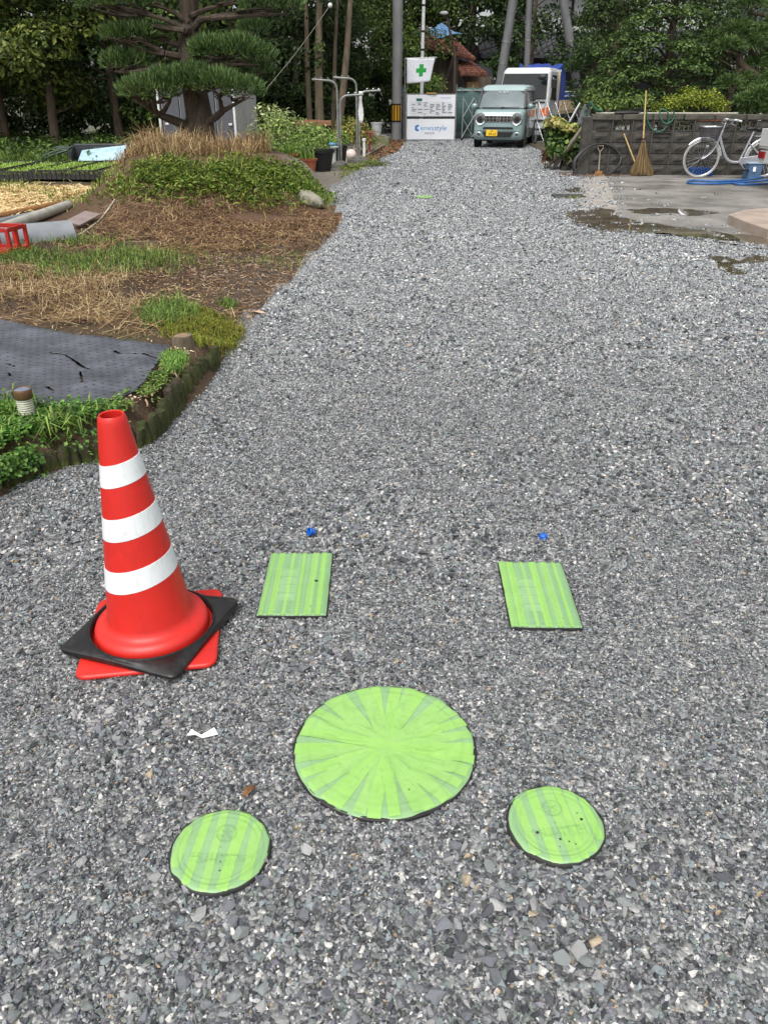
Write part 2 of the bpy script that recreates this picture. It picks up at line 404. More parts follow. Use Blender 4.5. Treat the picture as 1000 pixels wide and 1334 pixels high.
def instancer(name, pts, scl, rot, idx, coll):
    me = bpy.data.meshes.new(name); N = len(pts)
    me.vertices.add(N); me.vertices.foreach_set('co', np.asarray(pts, np.float32).ravel())
    me.attributes.new('scl', 'FLOAT', 'POINT').data.foreach_set('value', np.asarray(scl, np.float32))
    me.attributes.new('rot', 'FLOAT_VECTOR', 'POINT').data.foreach_set('vector', np.asarray(rot, np.float32).ravel())
    me.attributes.new('idx', 'INT', 'POINT').data.foreach_set('value', np.asarray(idx, np.int32))
    o = link(name, me)
    ng = bpy.data.node_groups.new(name + '_nodes', 'GeometryNodeTree')
    ng.interface.new_socket('Geometry', in_out='INPUT', socket_type='NodeSocketGeometry'); ng.interface.new_socket('Geometry', in_out='OUTPUT', socket_type='NodeSocketGeometry')
    N_ = ng.nodes; gi = N_.new('NodeGroupInput'); go = N_.new('NodeGroupOutput'); ip = N_.new('GeometryNodeInstanceOnPoints'); ci_ = N_.new('GeometryNodeCollectionInfo')
    ci_.inputs['Collection'].default_value = coll; ci_.inputs['Separate Children'].default_value = True; ci_.inputs['Reset Children'].default_value = True
    ip.inputs['Pick Instance'].default_value = True
    def attr(nm, tp, oi=0):
        a = N_.new('GeometryNodeInputNamedAttribute'); a.data_type = tp; a.inputs['Name'].default_value = nm
        return a.outputs['Attribute']
    e2r = N_.new('FunctionNodeEulerToRotation'); L = ng.links
    L.new(gi.outputs[0], ip.inputs['Points']); L.new(ci_.outputs[0], ip.inputs['Instance'])
    L.new(attr('idx', 'INT'), ip.inputs['Instance Index']); L.new(attr('rot', 'FLOAT_VECTOR'), e2r.inputs[0]); L.new(e2r.outputs[0], ip.inputs['Rotation'])
    L.new(attr('scl', 'FLOAT'), ip.inputs['Scale']); L.new(ip.outputs[0], go.inputs[0])
    md = o.modifiers.new('scatter', 'NODES'); md.node_group = ng
    return o

def coarse(x, y):                     # where the coarse stone lies: 0 fine .. 1 coarse
    c = vnoise(x, y, .55, 5) * .6 + vnoise(x, y, .2, 6) * .4
    c = sstep(.52, .72, c) * .75
    for (u, v, r_) in ((690, 1220, .3), (300, 1225, .22), (160, 960, .2), (560, 715, .28), (900, 560, .5), (420, 850, .16), (330, 740, .15)):
        p = G(u, v); c = np.maximum(c, np.exp(-((x - p.x) ** 2 + (y - p.y) ** 2) / (r_ * r_)))
    return np.clip(c, 0, 1)
# footprints kept clear of loose stone
COVER = [(G(500, 975), .222), (G(287, 1106), .10), (G(723, 1072), .10)]
RECT_PX = {'L': [(351, 721), (435, 721), (424, 803), (335, 801)], 'R': [(648, 732), (731, 733), (759, 819), (666, 817)]}
PUDDLES = (([(739, 278), (760, 276), (786, 272), (802, 277), (808, 284), (824, 286), (827, 291), (810, 295), (808, 304), (786, 302), (762, 295), (744, 287)], .0095, 'brown rain puddle beside the cracked concrete strip'), ([(806, 297), (846, 292), (878, 295), (923, 302), (968, 306), (1010, 312), (1010, 322), (962, 317), (917, 312), (872, 306), (834, 304)], .0112, 'long muddy puddle between the apron and the gravel'),
               ([(818, 274), (859, 272), (904, 275), (934, 278), (904, 280), (859, 278), (826, 278)], .0088, 'narrow wet groove puddle across the apron'), ([(917, 329), (946, 337), (965, 336), (1004, 333), (1004, 343), (968, 344), (954, 347), (966, 354), (958, 360), (940, 354), (930, 345)], .0065, 'shallow puddle lying in the gravel'), ([(732, 247), (754, 245), (758, 250), (744, 252)], .0085, 'small puddle near the drain grate'))
def clear(x, y, far=False):
    ok = inside_d(x, y) < rng.uniform(-.03, .09, len(x)) * np.where(y > 4.4, 1, .2)
    for c, r_ in COVER: ok &= np.hypot(x - c.x, y - c.y) > r_
    for k in RECT_PX: ok &= ~in_poly(x, y, gpoly(RECT_PX[k]))
    ap = in_poly(x, y, APRON); dd = seg_dist(x, y, APRON[:8])
    ok &= ~(ap & (rng.uniform(0, 1, len(x)) > np.exp(-dd / .35) * .5))
    for px, z, lab in PUDDLES: ok &= ~(in_poly(x, y, gpoly(px)) & (rng.uniform(0, 1, len(x)) > .12))
    return ok
pts = []; scl = []
for (y0, y1, xl, xr, s0, dens) in ((.35, 2.4, -2.2, 2.2, .0037, 2600), (2.4, 4.6, -2.7, 3.4, .0046, 1600), (4.6, 8.2, -2.0, 5.4, .0068, 720), (8.2, 14.0, -1.6, 8, .0088, 430), (14.0, 20.5, -1.2, 4.6, .0100, 330), (20.5, 33, -.4, 6.0, .012, 230)):
    N = int((y1 - y0) * (xr - xl) * dens); x = rng.uniform(xl, xr, N); y = rng.uniform(y0, y1, N)
    k = clear(x, y); x, y = x[k], y[k]; c = coarse(x, y)
    s_ = s0 * rng.uniform(.75, 1.25, len(x)) * (1 + .75 * c)
    keep = rng.uniform(0, 1, len(x)) < 1 / (1 + .75 * c) ** 1.4
    x, y, s_ = x[keep], y[keep], s_[keep]
    z = np.where(in_poly(x, y, APRON), .007, rng.uniform(-.001, .0045, len(x)))
    pts.append(np.column_stack([x, y, z])); scl.append(s_)
pts = np.vstack(pts); scl = np.concatenate(scl)
rot = np.column_stack([rng.normal(0, .06, (len(pts), 2)), rng.uniform(0, 6.28, len(pts))])
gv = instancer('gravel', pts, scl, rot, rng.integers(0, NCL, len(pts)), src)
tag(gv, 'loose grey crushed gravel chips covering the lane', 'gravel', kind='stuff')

# the larger single stones lying on top of the gravel
m_stone = []
for i, (c1, c2) in enumerate([(S(104, 108, 114), S(128, 130, 134)), (S(120, 126, 124), S(140, 144, 144)), (S(150, 150, 150), S(176, 175, 172)), (S(164, 146, 122), S(190, 176, 150)), (S(208, 205, 198), S(228, 225, 218)), (S(72, 74, 78), S(92, 94, 98))]):
    m_stone.append(M('stone_%d' % i, c1, c2, scale=60, rough=.55, bump=.5, bscale=160, objrand=.18))
stone_me = []
for i in range(30):
    hv, hf = hull(14, 1.15, rng.uniform(.7, 1), rng.uniform(.45, .8)); me = bpy.data.meshes.new('stone')
    me.from_pydata([tuple(v) for v in hv], [], [tuple(int(q) for q in f) for f in hf]); me.materials.append(m_stone[[0, 0, 1, 1, 2, 0, 5, 1, 2, 0][i % 10]])
    stone_me.append(me)
tan_me = stone_me[0].copy(); tan_me.materials.clear(); tan_me.materials.append(m_stone[3])
whi_me = stone_me[3].copy(); whi_me.materials.clear(); whi_me.materials.append(m_stone[4])
def stone(me, x, y, r_, z=None):
    o = bpy.data.objects.new('stone', me); COL.objects.link(o); o.parent = lane
    o.location = (x, y, r_ * .25 + .004 if z is None else z); o.scale = (r_, r_, r_ * random.uniform(.75, 1)); o.rotation_euler = (random.gauss(0, .2), random.gauss(0, .2), random.uniform(0, 6.28))
N = 0
while N < 275:
    y = .72 + 2.6 * random.random() ** 1.5; x = random.uniform(-.55 - .5 * y, .55 + .5 * y)
    c = float(coarse(np.array([x]), np.array([y]))[0])
    if random.random() > .06 + c or not clear(np.array([x]), np.array([y]))[0]: continue
    if any(math.hypot(x - p.x, y - p.y) < r_ + .03 for p, r_ in COVER): continue
    if math.hypot(x + .72, y - 2.02) < .3: continue
    stone(random.choice(stone_me), x, y, random.uniform(.0075, .0165) * (1 + .25 * c)); N += 1
for (u, v, r_, me) in ((105, 1125, .019, stone_me[4]), (605, 1150, .018, tan_me), (773, 1228, .021, tan_me), (694, 1193, .015, tan_me), (428, 1232, .012, whi_me), (315, 1218, .02, stone_me[2]), (820, 1105, .014, stone_me[8]), (520, 1140, .013, whi_me),
                       (845, 1012, .015, stone_me[9]), (397, 873, .024, stone_me[1]), (455, 858, .018, stone_me[6]), (440, 820, .014, stone_me[2]), (385, 845, .014, tan_me), (164, 1020, .010, tan_me), (195, 1012, .013, tan_me), (757, 1180, .017, stone_me[11]), (560, 960 + 720, .01, whi_me)):
    p = G(u, v); stone(me, p.x, p.y, r_)

# ================================================================ GARDEN TERRAIN
def grade(a, b_, s0, s1, turn):      # graded spacing
    out = [a]
    while out[-1] < b_:
        out.append(out[-1] + s0 + (s1 - s0) * min(1, max(0, (out[-1] - a) / turn)))
    return np.array(out)
ys = np.concatenate([grade(1.6, 8, .04, .05, 6), grade(8.06, 34, .06, .35, 12)])
xs = -grade(-1.4, 40, .04, .6, 14)[::-1]
X, Y = np.meshgrid(xs, ys); D = inside_d(X, Y); Z = terr(X, Y, D)
nx, ny = len(xs), len(ys)
idx = np.arange(nx * ny).reshape(ny, nx)
F = np.stack([idx[:-1, :-1], idx[:-1, 1:], idx[1:, 1:], idx[1:, :-1]], -1).reshape(-1, 4)
keepf = (D.ravel()[F] > -.22).any(1); F = F[keepf]
def c3(*a): return np.array(S(*a)[:3])
col = np.tile(c3(84, 68, 55), (ny, nx, 1))
def blend(mask, c): 
    global col
    col = col * (1 - mask[..., None]) + np.array(c) * mask[..., None]
n1 = vnoise(X, Y, .8, 11); n2 = vnoise(X, Y, .25, 12)
blend(sstep(.45, .7, n1) * .6, c3(106, 88, 70))
blend(sstep(.5, .8, n2) * .5, c3(66, 54, 44))
blend(sstep(5.2, 6.5, Y) * (1 - sstep(9.5, 10.3, Y)) * sstep(-2.2, -1.0, X) * .75, c3(98, 88, 78))      # trodden grey dirt
blend(sstep(9.4, 10.4, Y) * (1 - sstep(14.2, 15, Y)) * sstep(-5, -3.6, X) * .7, c3(104, 80, 62))           # bank
blend(sstep(13.2, 14.2, Y) * sstep(-1.9, -1.3, X) * .85, c3(140, 133, 122))                                # path by the laundry stands
blend(sstep(11.2, 12, Y) * (1 - sstep(14.8, 15.3, Y)) * (1 - sstep(-5.2, -4.2, X)) * .9, c3(188, 164, 122))  # straw ground
blend(sstep(15.2, 16, Y) * (1 - sstep(-5, -4, X)) * .6, c3(74, 84, 46))
blend(sstep(19.5, 22, Y) * (1 - sstep(-1.9, -1.2, X)) * .7, c3(52, 52, 36))
blend(sstep(.45, .62, vnoise(X, Y, .5, 14)) * (1 - sstep(5, 5.6, Y)) * .35, c3(78, 88, 44))
m_soil = M_attr('garden_soil', rough=.95, spec=.25, vary=.5, vscale=55, bump=.9, bscale=45)
soil = np_mesh('garden_soil', np.column_stack([X.ravel(), Y.ravel(), Z.ravel()]), F, col.reshape(-1, 3), m_soil, smooth=True)
tag(soil, 'brown garden soil rising to a low bank beside the lane', 'soil', kind='structure')

# ---- moss covered log edging along the bed
m_log = None
m, n, l, b = new_mat('mossy_log')
t1 = noise(n, l, 9, 6, .7); t2 = noise(n, l, 60, 5, .7, stretch=(1, 1, .25))
ra = ramp(n, l, t1.outputs['Fac'], [(.34, S(50, 42, 34)), (.42, S(70, 60, 47)), (.49, S(54, 60, 24)), (.64, S(82, 90, 30))])
rb = ramp(n, l, t2.outputs['Fac'], [(.3, (.55, .55, .55, 1)), (.7, (1.25, 1.25, 1.25, 1))])
mx = n.new('ShaderNodeMix'); mx.data_type = 'RGBA'; mx.blend_type = 'MULTIPLY'; mx.inputs[0].default_value = 1
l.new(ra.outputs[0], mx.inputs[6]); l.new(rb.outputs[0], mx.inputs[7]); l.new(mx.outputs[2], b.inputs['Base Color']); b.inputs['Roughness'].default_value = .95
bp = n.new('ShaderNodeBump'); bp.inputs['Strength'].default_value = .8; bp.inputs['Distance'].default_value = .015; l.new(t2.outputs['Fac'], bp.inputs['Height']); l.new(bp.outputs[0], b.inputs['Normal'])
path = smooth_path([Vector((x, y, 0)) for x, y in EDGE[0:9]], 30)
acc = 0; prev = path[0]; spots = []; nxt = .05
for p in path[1:]:
    acc += (p - prev).length
    if acc >= nxt: spots.append((p.copy(), (p - prev).normalized())); nxt = acc + random.uniform(.034, .05)
    prev = p
edging = thing('log_edging', 'mossy weathered log edging holding the raised bed beside the cone', 'garden edging', spots[len(spots) // 2][0])
for p, t in spots:
    nrm = Vector((-t.y, t.x, 0)); 
    if nrm.x > 0: nrm = -nrm
    c = p + nrm * .03; hgt = random.uniform(.115, .16) * (.62 + .38 * float(sstep(3.3, 3.7, p.y))); r_ = random.uniform(.024, .034)
    if p.y > 4.45: hgt *= random.uniform(.75, 1.05)
    mb = MB(); k = 9; lean = Vector((random.gauss(0, .012), random.gauss(0, .012), 0))
    prof = []
    for i in range(6):
        zz = -.05 + (hgt + .05) * i / 5; prof.append((r_ * (random.uniform(.9, 1.08) if i < 5 else .72), zz))
    mb.lathe(prof, k, (0, 0, 0))
    mb.v = [(v[0] + random.uniform(-.004, .004) + lean.x * v[2] / hgt, v[1] + random.uniform(-.004, .004) + lean.y * v[2] / hgt, v[2] + (random.uniform(-.008, .006) if v[2] > hgt - .02 else 0)) for v in mb.v]
    mb.build('log', MATS['mossy_log'], edging, smooth=True, loc=c - Vector(edging.location))

# ---- black rubber mat lying on the bed
MZ = .19
mat_px = [(-150, 398), (0, 418), (110, 436), (224, 448), (206, 474), (191, 495), (171, 509), (133, 520), (91, 526), (60, 525), (35, 522), (0, 520), (-150, 516)]
mpoly = gpoly(mat_px, MZ)
cracks = [[(66, 458), (84, 460), (101, 469), (116, 480)], [(150, 457), (157, 461), (186, 464)], [(186, 464), (200, 468), (210, 467)], [(105, 483), (108, 500)], [(10, 469), (18, 472)], [(11, 480), (13, 486)], [(60, 451), (65, 451)], [(62, 503), (70, 509)]]
cw = [gpoly(c, MZ) for c in cracks]
cs = .0075
xa = min(p[0] for p in mpoly); xb = max(p[0] for p in mpoly); ya = min(p[1] for p in mpoly); yb = max(p[1] for p in mpoly)
gx = np.arange(max(xa, -3.6), xb, cs); gy = np.arange(ya, yb, cs); MX, MY = np.meshgrid(gx, gy)
wob = .012 * (vnoise(MX, MY, .03, 41) - .5)
ins = in_poly(MX + wob, MY + wob, mpoly)
for c in cw:
    wd = .0055 if len(c) > 2 else .004
    ins &= seg_dist(MX + wob, MY - wob, c) > wd * (0.35 + vnoise(MX, MY, .06, 43))
MZZ = MZ + .05 * (vnoise(MX, MY, .5, 21) - .5) + .018 * (vnoise(MX, MY, .16, 22) - .5) + .05 * sstep(5.6, 6.3, MY)
dedge = seg_dist(MX, MY, mpoly + mpoly[:1]); MZZ = MZZ - .012 * (1 - sstep(0, .08, dedge))
for c in cw: MZZ = MZZ + .012 * np.exp(-(seg_dist(MX, MY, c) / .03) ** 2) * (vnoise(MX, MY, .1, 25) - .2)
MZZ = np.maximum(MZZ, terr(MX, MY) + .012)
ii = np.arange(MX.size).reshape(MX.shape); okf = ins[:-1, :-1] & ins[1:, 1:] & ins[:-1, 1:] & ins[1:, :-1]
Fm = np.stack([ii[:-1, :-1], ii[:-1, 1:], ii[1:, 1:], ii[1:, :-1]], -1)[okf]
used = np.unique(Fm); rem = np.zeros(MX.size, int); rem[used] = np.arange(len(used))
m, n, l, b = new_mat('rubber_mat')
tc = n.new('ShaderNodeTexCoord'); mp = n.new('ShaderNodeMapping'); mp.inputs['Rotation'].default_value = (0, 0, R(32)); mp.inputs['Scale'].default_value = (17, 27, 0)
vo = n.new('ShaderNodeTexVoronoi'); vo.inputs['Scale'].default_value = 1; vo.inputs['Randomness'].default_value = .12
l.new(tc.outputs['Object'], mp.inputs[0]); l.new(mp.outputs[0], vo.inputs['Vector'])
dot = ramp(n, l, vo.outputs['Distance'], [(.13, (.1, .1, .1, 1)), (.2, (1, 1, 1, 1))])
t1 = noise(n, l, 3.5, 6, .65); rc_ = ramp(n, l, t1.outputs['Fac'], [(.3, S(50, 51, 56)), (.5, S(74, 76, 83)), (.72, S(100, 102, 110))])
mx = n.new('ShaderNodeMix'); mx.data_type = 'RGBA'; l.new(dot.outputs[0], mx.inputs[0]); mx.inputs[6].default_value = S(28, 28, 31); l.new(rc_.outputs[0], mx.inputs[7]); l.new(mx.outputs[2], b.inputs['Base Color'])
t3 = noise(n, l, 45, 6, .7); ad = n.new('ShaderNodeMath'); ad.operation = 'MULTIPLY_ADD'; l.new(t3.outputs['Fac'], ad.inputs[0]); ad.inputs[1].default_value = .5; l.new(dot.outputs[0], ad.inputs[2])
bp = n.new('ShaderNodeBump'); bp.inputs['Strength'].default_value = .5; bp.inputs['Distance'].default_value = .005; l.new(ad.outputs[0], bp.inputs['Height']); l.new(bp.outputs[0], b.inputs['Normal'])
b.inputs['Roughness'].default_value = .5; b.inputs['Specular IOR Level'].default_value = .55
mloc = (-2.2, 4.9, MZ)
mo = np_mesh('rubber_mat', np.column_stack([MX.ravel()[used], MY.ravel()[used], MZZ.ravel()[used]]), rem[Fm], None, m, loc=mloc, smooth=True)
sl = mo.modifiers.new('thickness', 'SOLIDIFY'); sl.thickness = .006; sl.offset = -1
tag(mo, 'cracked dark grey dimpled rubber sheet lying on the raised bed', 'mat')
# ================================================================ TRAFFIC CONE
def plastic(name, c1, c2, rough=.32, dirt=None):
    m, n, l, b = new_mat(name)
    t = noise(n, l, 5, 6, .65); t2 = noise(n, l, 30, 8, .75, stretch=(1, 1, .35))
    r_ = ramp(n, l, t.outputs['Fac'], [(.3, c1), (.75, c2)])
    dm = ramp(n, l, t2.outputs['Fac'], [(.5, (0, 0, 0, 1)), (.74, (.7, .7, .7, 1))])
    mx = n.new('ShaderNodeMix'); mx.data_type = 'RGBA'; l.new(dm.outputs[0], mx.inputs[0]); l.new(r_.outputs[0], mx.inputs[6]); mx.inputs[7].default_value = dirt or tuple(x * .45 for x in c1[:3]) + (1,)
    l.new(mx.outputs[2], b.inputs['Base Color'])
    mr = n.new('ShaderNodeMapRange'); mr.inputs['To Min'].default_value = rough - .08; mr.inputs['To Max'].default_value = rough + .25
    l.new(t2.outputs['Fac'], mr.inputs['Value']); l.new(mr.outputs[0], b.inputs['Roughness'])
    bp = n.new('ShaderNodeBump'); bp.inputs['Strength'].default_value = .12; bp.inputs['Distance'].default_value = .004; l.new(t2.outputs['Fac'], bp.inputs['Height']); l.new(bp.outputs[0], b.inputs['Normal'])
    return m
m_red = plastic('cone_red', S(204, 40, 30), S(190, 34, 27), .34, S(170, 30, 26))
m_band = plastic('cone_white', S(226, 229, 230), S(212, 216, 218), .42, S(180, 182, 180))
m_rub = plastic('rubber_black', S(27, 26, 26), S(18, 18, 18), .3, S(64, 58, 52))
def rrect(w_, h_, r_, k=5):
    out = []
    for cx, cy, a0 in ((w_ / 2 - r_, h_ / 2 - r_, 0), (-w_ / 2 + r_, h_ / 2 - r_, 90), (-w_ / 2 + r_, -h_ / 2 + r_, 180), (w_ / 2 - r_, -h_ / 2 + r_, 270)):
        for i in range(k + 1):
            a = R(a0 + 90 * i / k); out.append((cx + r_ * math.cos(a), cy + r_ * math.sin(a)))
    return out
CC = Vector((-.716, 2.004, 0))
cone = thing('traffic_cone', 'red traffic cone with three white bands standing on the gravel', 'traffic cone', CC)
mb = MB(); o_ = rrect(.405, .405, .035); mb.prism(o_, .004, .022)
base = mb.build('base', m_red, cone, smooth=True, bevel=.008); base.rotation_euler = (0, 0, R(7.5))
CZ = lambda z: .128 + (.037 - .128) * (z - .082) / (.735 - .082)
mb = MB(); mb.lathe([(.172, .018), (.171, .052), (.165, .066), (.150, .072), (.140, .076), (CZ(.09) + .004, .084), (CZ(.10), .10)] + [(CZ(z), z) for z in (.2, .3, .4, .5, .6, .7, .72)] + [(.036, .731), (.033, .735), (.029, .733), (.031, .70), (.036, .62)], 64, cap0=False, cap1=True)
mb.build('body', m_red, cone, smooth=True)
for z0, z1 in ((.228, .295), (.388, .454), (.545, .608)):
    mb = MB(); mb.lathe([(CZ(z0) - .001, z0 - .0005), (CZ(z0) + .0012, z0), (CZ((z0 + z1) / 2) + .0012, (z0 + z1) / 2), (CZ(z1) + .0012, z1), (CZ(z1) - .001, z1 + .0005)], 64, cap0=False, cap1=False)
    mb.v = [(x * (1 - .14 * .2 * x / .1), y * (1 - .14 * .2 * x / .1), z + .2 * x) for x, y, z in mb.v]
    mb.build('reflective_band', m_band, cone, smooth=True)
cone.rotation_euler = (R(.3), R(-1.3), 0)
# black rubber weight dropped over the cone: square slab with a round hole
wt = thing('cone_weight', 'black square rubber weight ring laid over the cone base', 'cone weight', CC + Vector((0, 0, .024)), R(-18.5))
mb = MB(); k = 48; vs = []; fs = []
sq = []
oo = rrect(.396, .396, .022, 6)
def sq_at(a):
    d = Vector((math.cos(a), math.sin(a))); best = None
    for i in range(len(oo)):
        p, q = Vector(oo[i - 1]), Vector(oo[i]); e = q - p; den = d.x * e.y - d.y * e.x
        if abs(den) < 1e-9: continue
        t = (p.x * e.y - p.y * e.x) / den; s_ = (p.x * d.y - p.y * d.x) / den
        if t > 0 and -1e-6 <= s_ <= 1 + 1e-6: best = t if best is None else max(best, t)
    return best
angs = sorted([2 * math.pi * i / 56 for i in range(56)] + [math.atan2(y, x) % (2 * math.pi) for x, y in oo])
prof_in = [(.183, 0.0), (.181, .018), (.184, .024), (.190, .026)]
def wob(a, k_): return .004 * math.sin(2 * a + 1) + .003 * math.sin(3 * a)
for a in angs:
    ro = sq_at(a); ca, sa = math.cos(a), math.sin(a); ring = [(r_, z) for r_, z in prof_in]
    ring += [((.19 + ro) / 2, .0235 + wob(a, 0)), (ro - .006, .020 + wob(a, 0) * 1.8), (ro - .001, .017 + wob(a, 0) * 1.8), (ro, .008 + wob(a, 0)), (ro - .003, .0)]
    vs += [(r_ * ca, r_ * sa, z) for r_, z in ring]
q = 9
for i in range(len(angs)):
    j = (i + 1) % len(angs)
    for t in range(q): fs.append((i * q + t, j * q + t, j * q + (t + 1) % q, i * q + (t + 1) % q))
mb.add(vs, fs); mb.build('rubber_slab', m_rub, wt, smooth=True)
mb = MB(); rg = Matrix.Rotation(0, 3, 'Z')
mb.tube([(.1875 * math.cos(2 * math.pi * i / 40), .1875 * math.sin(2 * math.pi * i / 40), .026) for i in range(40)], .0035, 6, closed=True)
mb.build('inner_lip', m_rub, wt, smooth=True)

# ================================================================ TAPED COVERS
def tape_mat(name, c1, c2, tint, rough=.38):
    m, n, l, b = new_mat(name)
    t = noise(n, l, 14, 5, .6); r0_ = ramp(n, l, t.outputs['Fac'], [(.3, c1), (.72, c2)])
    at = n.new('ShaderNodeAttribute'); at.attribute_name = 'col'; r_ = n.new('ShaderNodeMix'); r_.data_type = 'RGBA'; l.new(at.outputs['Fac'], r_.inputs[0]); l.new(r0_.outputs[0], r_.inputs[6]); r_.inputs[7].default_value = tint
    vo = n.new('ShaderNodeTexVoronoi'); vo.inputs['Scale'].default_value = 28; tc = n.new('ShaderNodeTexCoord'); l.new(tc.outputs['Object'], vo.inputs['Vector'])
    sp = ramp(n, l, vo.outputs['Distance'], [(.055, (1, 1, 1, 1)), (.085, (0, 0, 0, 1))])
    t2 = noise(n, l, 9, 2); msk = ramp(n, l, t2.outputs['Fac'], [(.58, (0, 0, 0, 1)), (.6, (1, 1, 1, 1))])
    mu = n.new('ShaderNodeMath'); mu.operation = 'MULTIPLY'; l.new(sp.outputs[0], mu.inputs[0]); l.new(msk.outputs[0], mu.inputs[1])
    mx = n.new('ShaderNodeMix'); mx.data_type = 'RGBA'; l.new(mu.outputs[0], mx.inputs[0]); l.new(r_.outputs[2], mx.inputs[6]); mx.inputs[7].default_value = S(60, 80, 45)
    l.new(mx.outputs[2], b.inputs['Base Color']); b.inputs['Roughness'].default_value = rough
    t3 = noise(n, l, 70, 4); bp = n.new('ShaderNodeBump'); bp.inputs['Strength'].default_value = .25; bp.inputs['Distance'].default_value = .002; l.new(t3.outputs['Fac'], bp.inputs['Height']); l.new(bp.outputs[0], b.inputs['Normal'])
    return m
m_pale = tape_mat('tape_pale', S(138, 174, 126), S(128, 166, 110), S(104, 140, 98))
m_tape = tape_mat('tape_green', S(146, 187, 108), S(136, 181, 94), S(120, 164, 92))
m_tape2 = tape_mat('tape_bright', S(146, 190, 102), S(137, 184, 90), S(120, 166, 88))
m_lid = M('lid_iron', S(40, 40, 38), S(24, 24, 24), rough=.7, bump=.3)
TOP = .014
def bump_ring(r, r0, w_): return np.exp(-((r - r0) / w_) ** 2)
def relief_big(x, y):
    r = np.hypot(x, y); a = np.arctan2(y, x)
    z = .0007 * (np.sin(a * 26) > .1) * ((r > .13) & (r < .16)) + .0007 * (np.sin(a * 18 + 1) > .1) * ((r > .085) & (r < .115)) + .0006 * (np.sin(a * 12) > 0) * ((r > .045) & (r < .07))
    z = z + .0013 * bump_ring(r, .198, .004) + .003 * (vnoise(x + 3, y + 3, .05, 51) - .5) + .0016 * (vnoise(x + 3, y + 3, .018, 52) - .5)
    z = z + .0014 * np.abs(np.sin(a * 7 + 4 * vnoise(x + 2, y + 2, .1, 53))) ** 12 * sstep(.02, .08, r)
    return z
def relief_small(x, y, s=1):
    r = np.hypot(x, y); z = .0016 * bump_ring(r, .094, .003) + .0008 * bump_ring(r, .082, .002)
    e = np.hypot(x - .004, y - .038); z = z + .0018 * bump_ring(e, .022, .002) + .0014 * bump_ring(np.abs(x - .004), .0, .0022) * (e < .017) + .0014 * bump_ring(np.abs(x - .004) * .8 - np.abs(y - .038), .0, .002) * (e < .016)
    row = (np.abs(y + .028) < .014); cellx = (x + .06) / .021; fx = cellx - np.floor(cellx)
    st = (bump_ring(fx, .2, .09) + bump_ring(fx, .75, .09) + bump_ring((y + .028) * 60, np.sin(np.floor(cellx) * 5) * .6, .16))
    z = z + .0014 * st * row * (np.abs(x) < .062)
    return z + .0022 * (vnoise(x + s, y + s, .04, 54) - .5) + .0008 * (vnoise(x + s, y + s, .012, 55) - .5)
def relief_rect(x, y, s=1):
    cw_ = .028; k = np.floor(x / cw_); fx = x / cw_ - k - .5
    tri = np.abs(((y / .024 + k * .5) % 1) - .5) * 2 - .5
    z = .0016 * np.exp(-((fx * 1.3 - tri * .8) / .2) ** 2) + .0014 * np.exp(-((fx * 1.3 + tri * .8) / .2) ** 2)
    ctr = (np.abs(x + .03) < .035) & (np.abs(y + .01) < .10)
    z = np.where(ctr, .0013 * (np.abs(((y + .3) / .05) % 1 - .5) < .16) * (np.abs(x + .03) < .028), z)
    edge = .0014 * (bump_ring(np.abs(x), .100, .003) + bump_ring(np.abs(y), .182, .003))
    return z + edge + .0026 * (vnoise(x + s, y + s, .06, 56) - .5)
def press(relief, x, y):
    """0..1 where the tape is pressed over raised or sunk pattern of the lid below"""
    z = relief(x, y); e = .0016; g_ = np.abs(relief(x + e, y) - z) + np.abs(relief(x, y + e) - z); q = np.clip(g_ / .0008, 0, 1) * .5; return np.repeat(q[:, None], 3, 1)
def disc_sheet(name, rad, relief, mat, parent, nr=44, na=150, notch=None):
    V = []; jit = .0035 * (vnoise(np.arange(na) * .31, np.zeros(na), 1, 61) - .5) * 2; jit[-6:] = jit[-6:] * .3
    for i in range(nr + 1):
        f = (i / nr) ** .8
        for j in range(na):
            a = 2 * math.pi * j / na; rr = (rad + jit[j]) * f
            if notch and abs((a - notch + math.pi) % (2 * math.pi) - math.pi) < .05: rr *= .93
            V.append((rr * math.cos(a), rr * math.sin(a)))
    V = np.array(V); z = TOP + relief(V[:, 0], V[:, 1]); r = np.hypot(V[:, 0], V[:, 1]); z = z - .003 * sstep(rad * .94, rad, r)
    ii = np.arange((nr + 1) * na).reshape(nr + 1, na); jj = np.roll(ii, -1, 1)
    F_ = np.stack([ii[:-1], ii[1:], jj[1:], jj[:-1]], -1).reshape(-1, 4)
    o = np_mesh(name, np.column_stack([V, z]), F_, press(relief, V[:, 0], V[:, 1]), mat, parent, smooth=True)
    sl = o.modifiers.new('t', 'SOLIDIFY'); sl.thickness = .0015; sl.offset = -1
    return o
def strip(parent, mat, fn, relief, la, lb, w_, lift, rad=None, n_=90, k_=12, off=0.0):
    """one length of tape: fn(s,t)->x,y ; s along, t across"""
    s_ = np.linspace(la, lb, n_); t_ = np.linspace(-w_ / 2, w_ / 2, k_); A, T = np.meshgrid(s_, t_, indexing='ij')
    T = T + .0014 * (vnoise(A + off, T * 0 + off, .03, 71) - .5)
    x, y = fn(A, T)
    if rad:
        r = np.hypot(x, y); q = np.minimum(1, (rad - .001) / np.maximum(r, 1e-6)); x, y = x * q, y * q
    z = TOP + relief(x, y) + lift
    if rad: z = z - .003 * sstep(rad * .94, rad, np.hypot(x, y))
    ii = np.arange(n_ * k_).reshape(n_, k_); F_ = np.stack([ii[:-1, :-1], ii[1:, :-1], ii[1:, 1:], ii[:-1, 1:]], -1).reshape(-1, 4)
    return np_mesh('tape_strip', np.column_stack([x.ravel(), y.ravel(), z.ravel()]), F_, press(relief, x.ravel(), y.ravel()), mat, parent, smooth=True)
p = G(500, 976, .012)
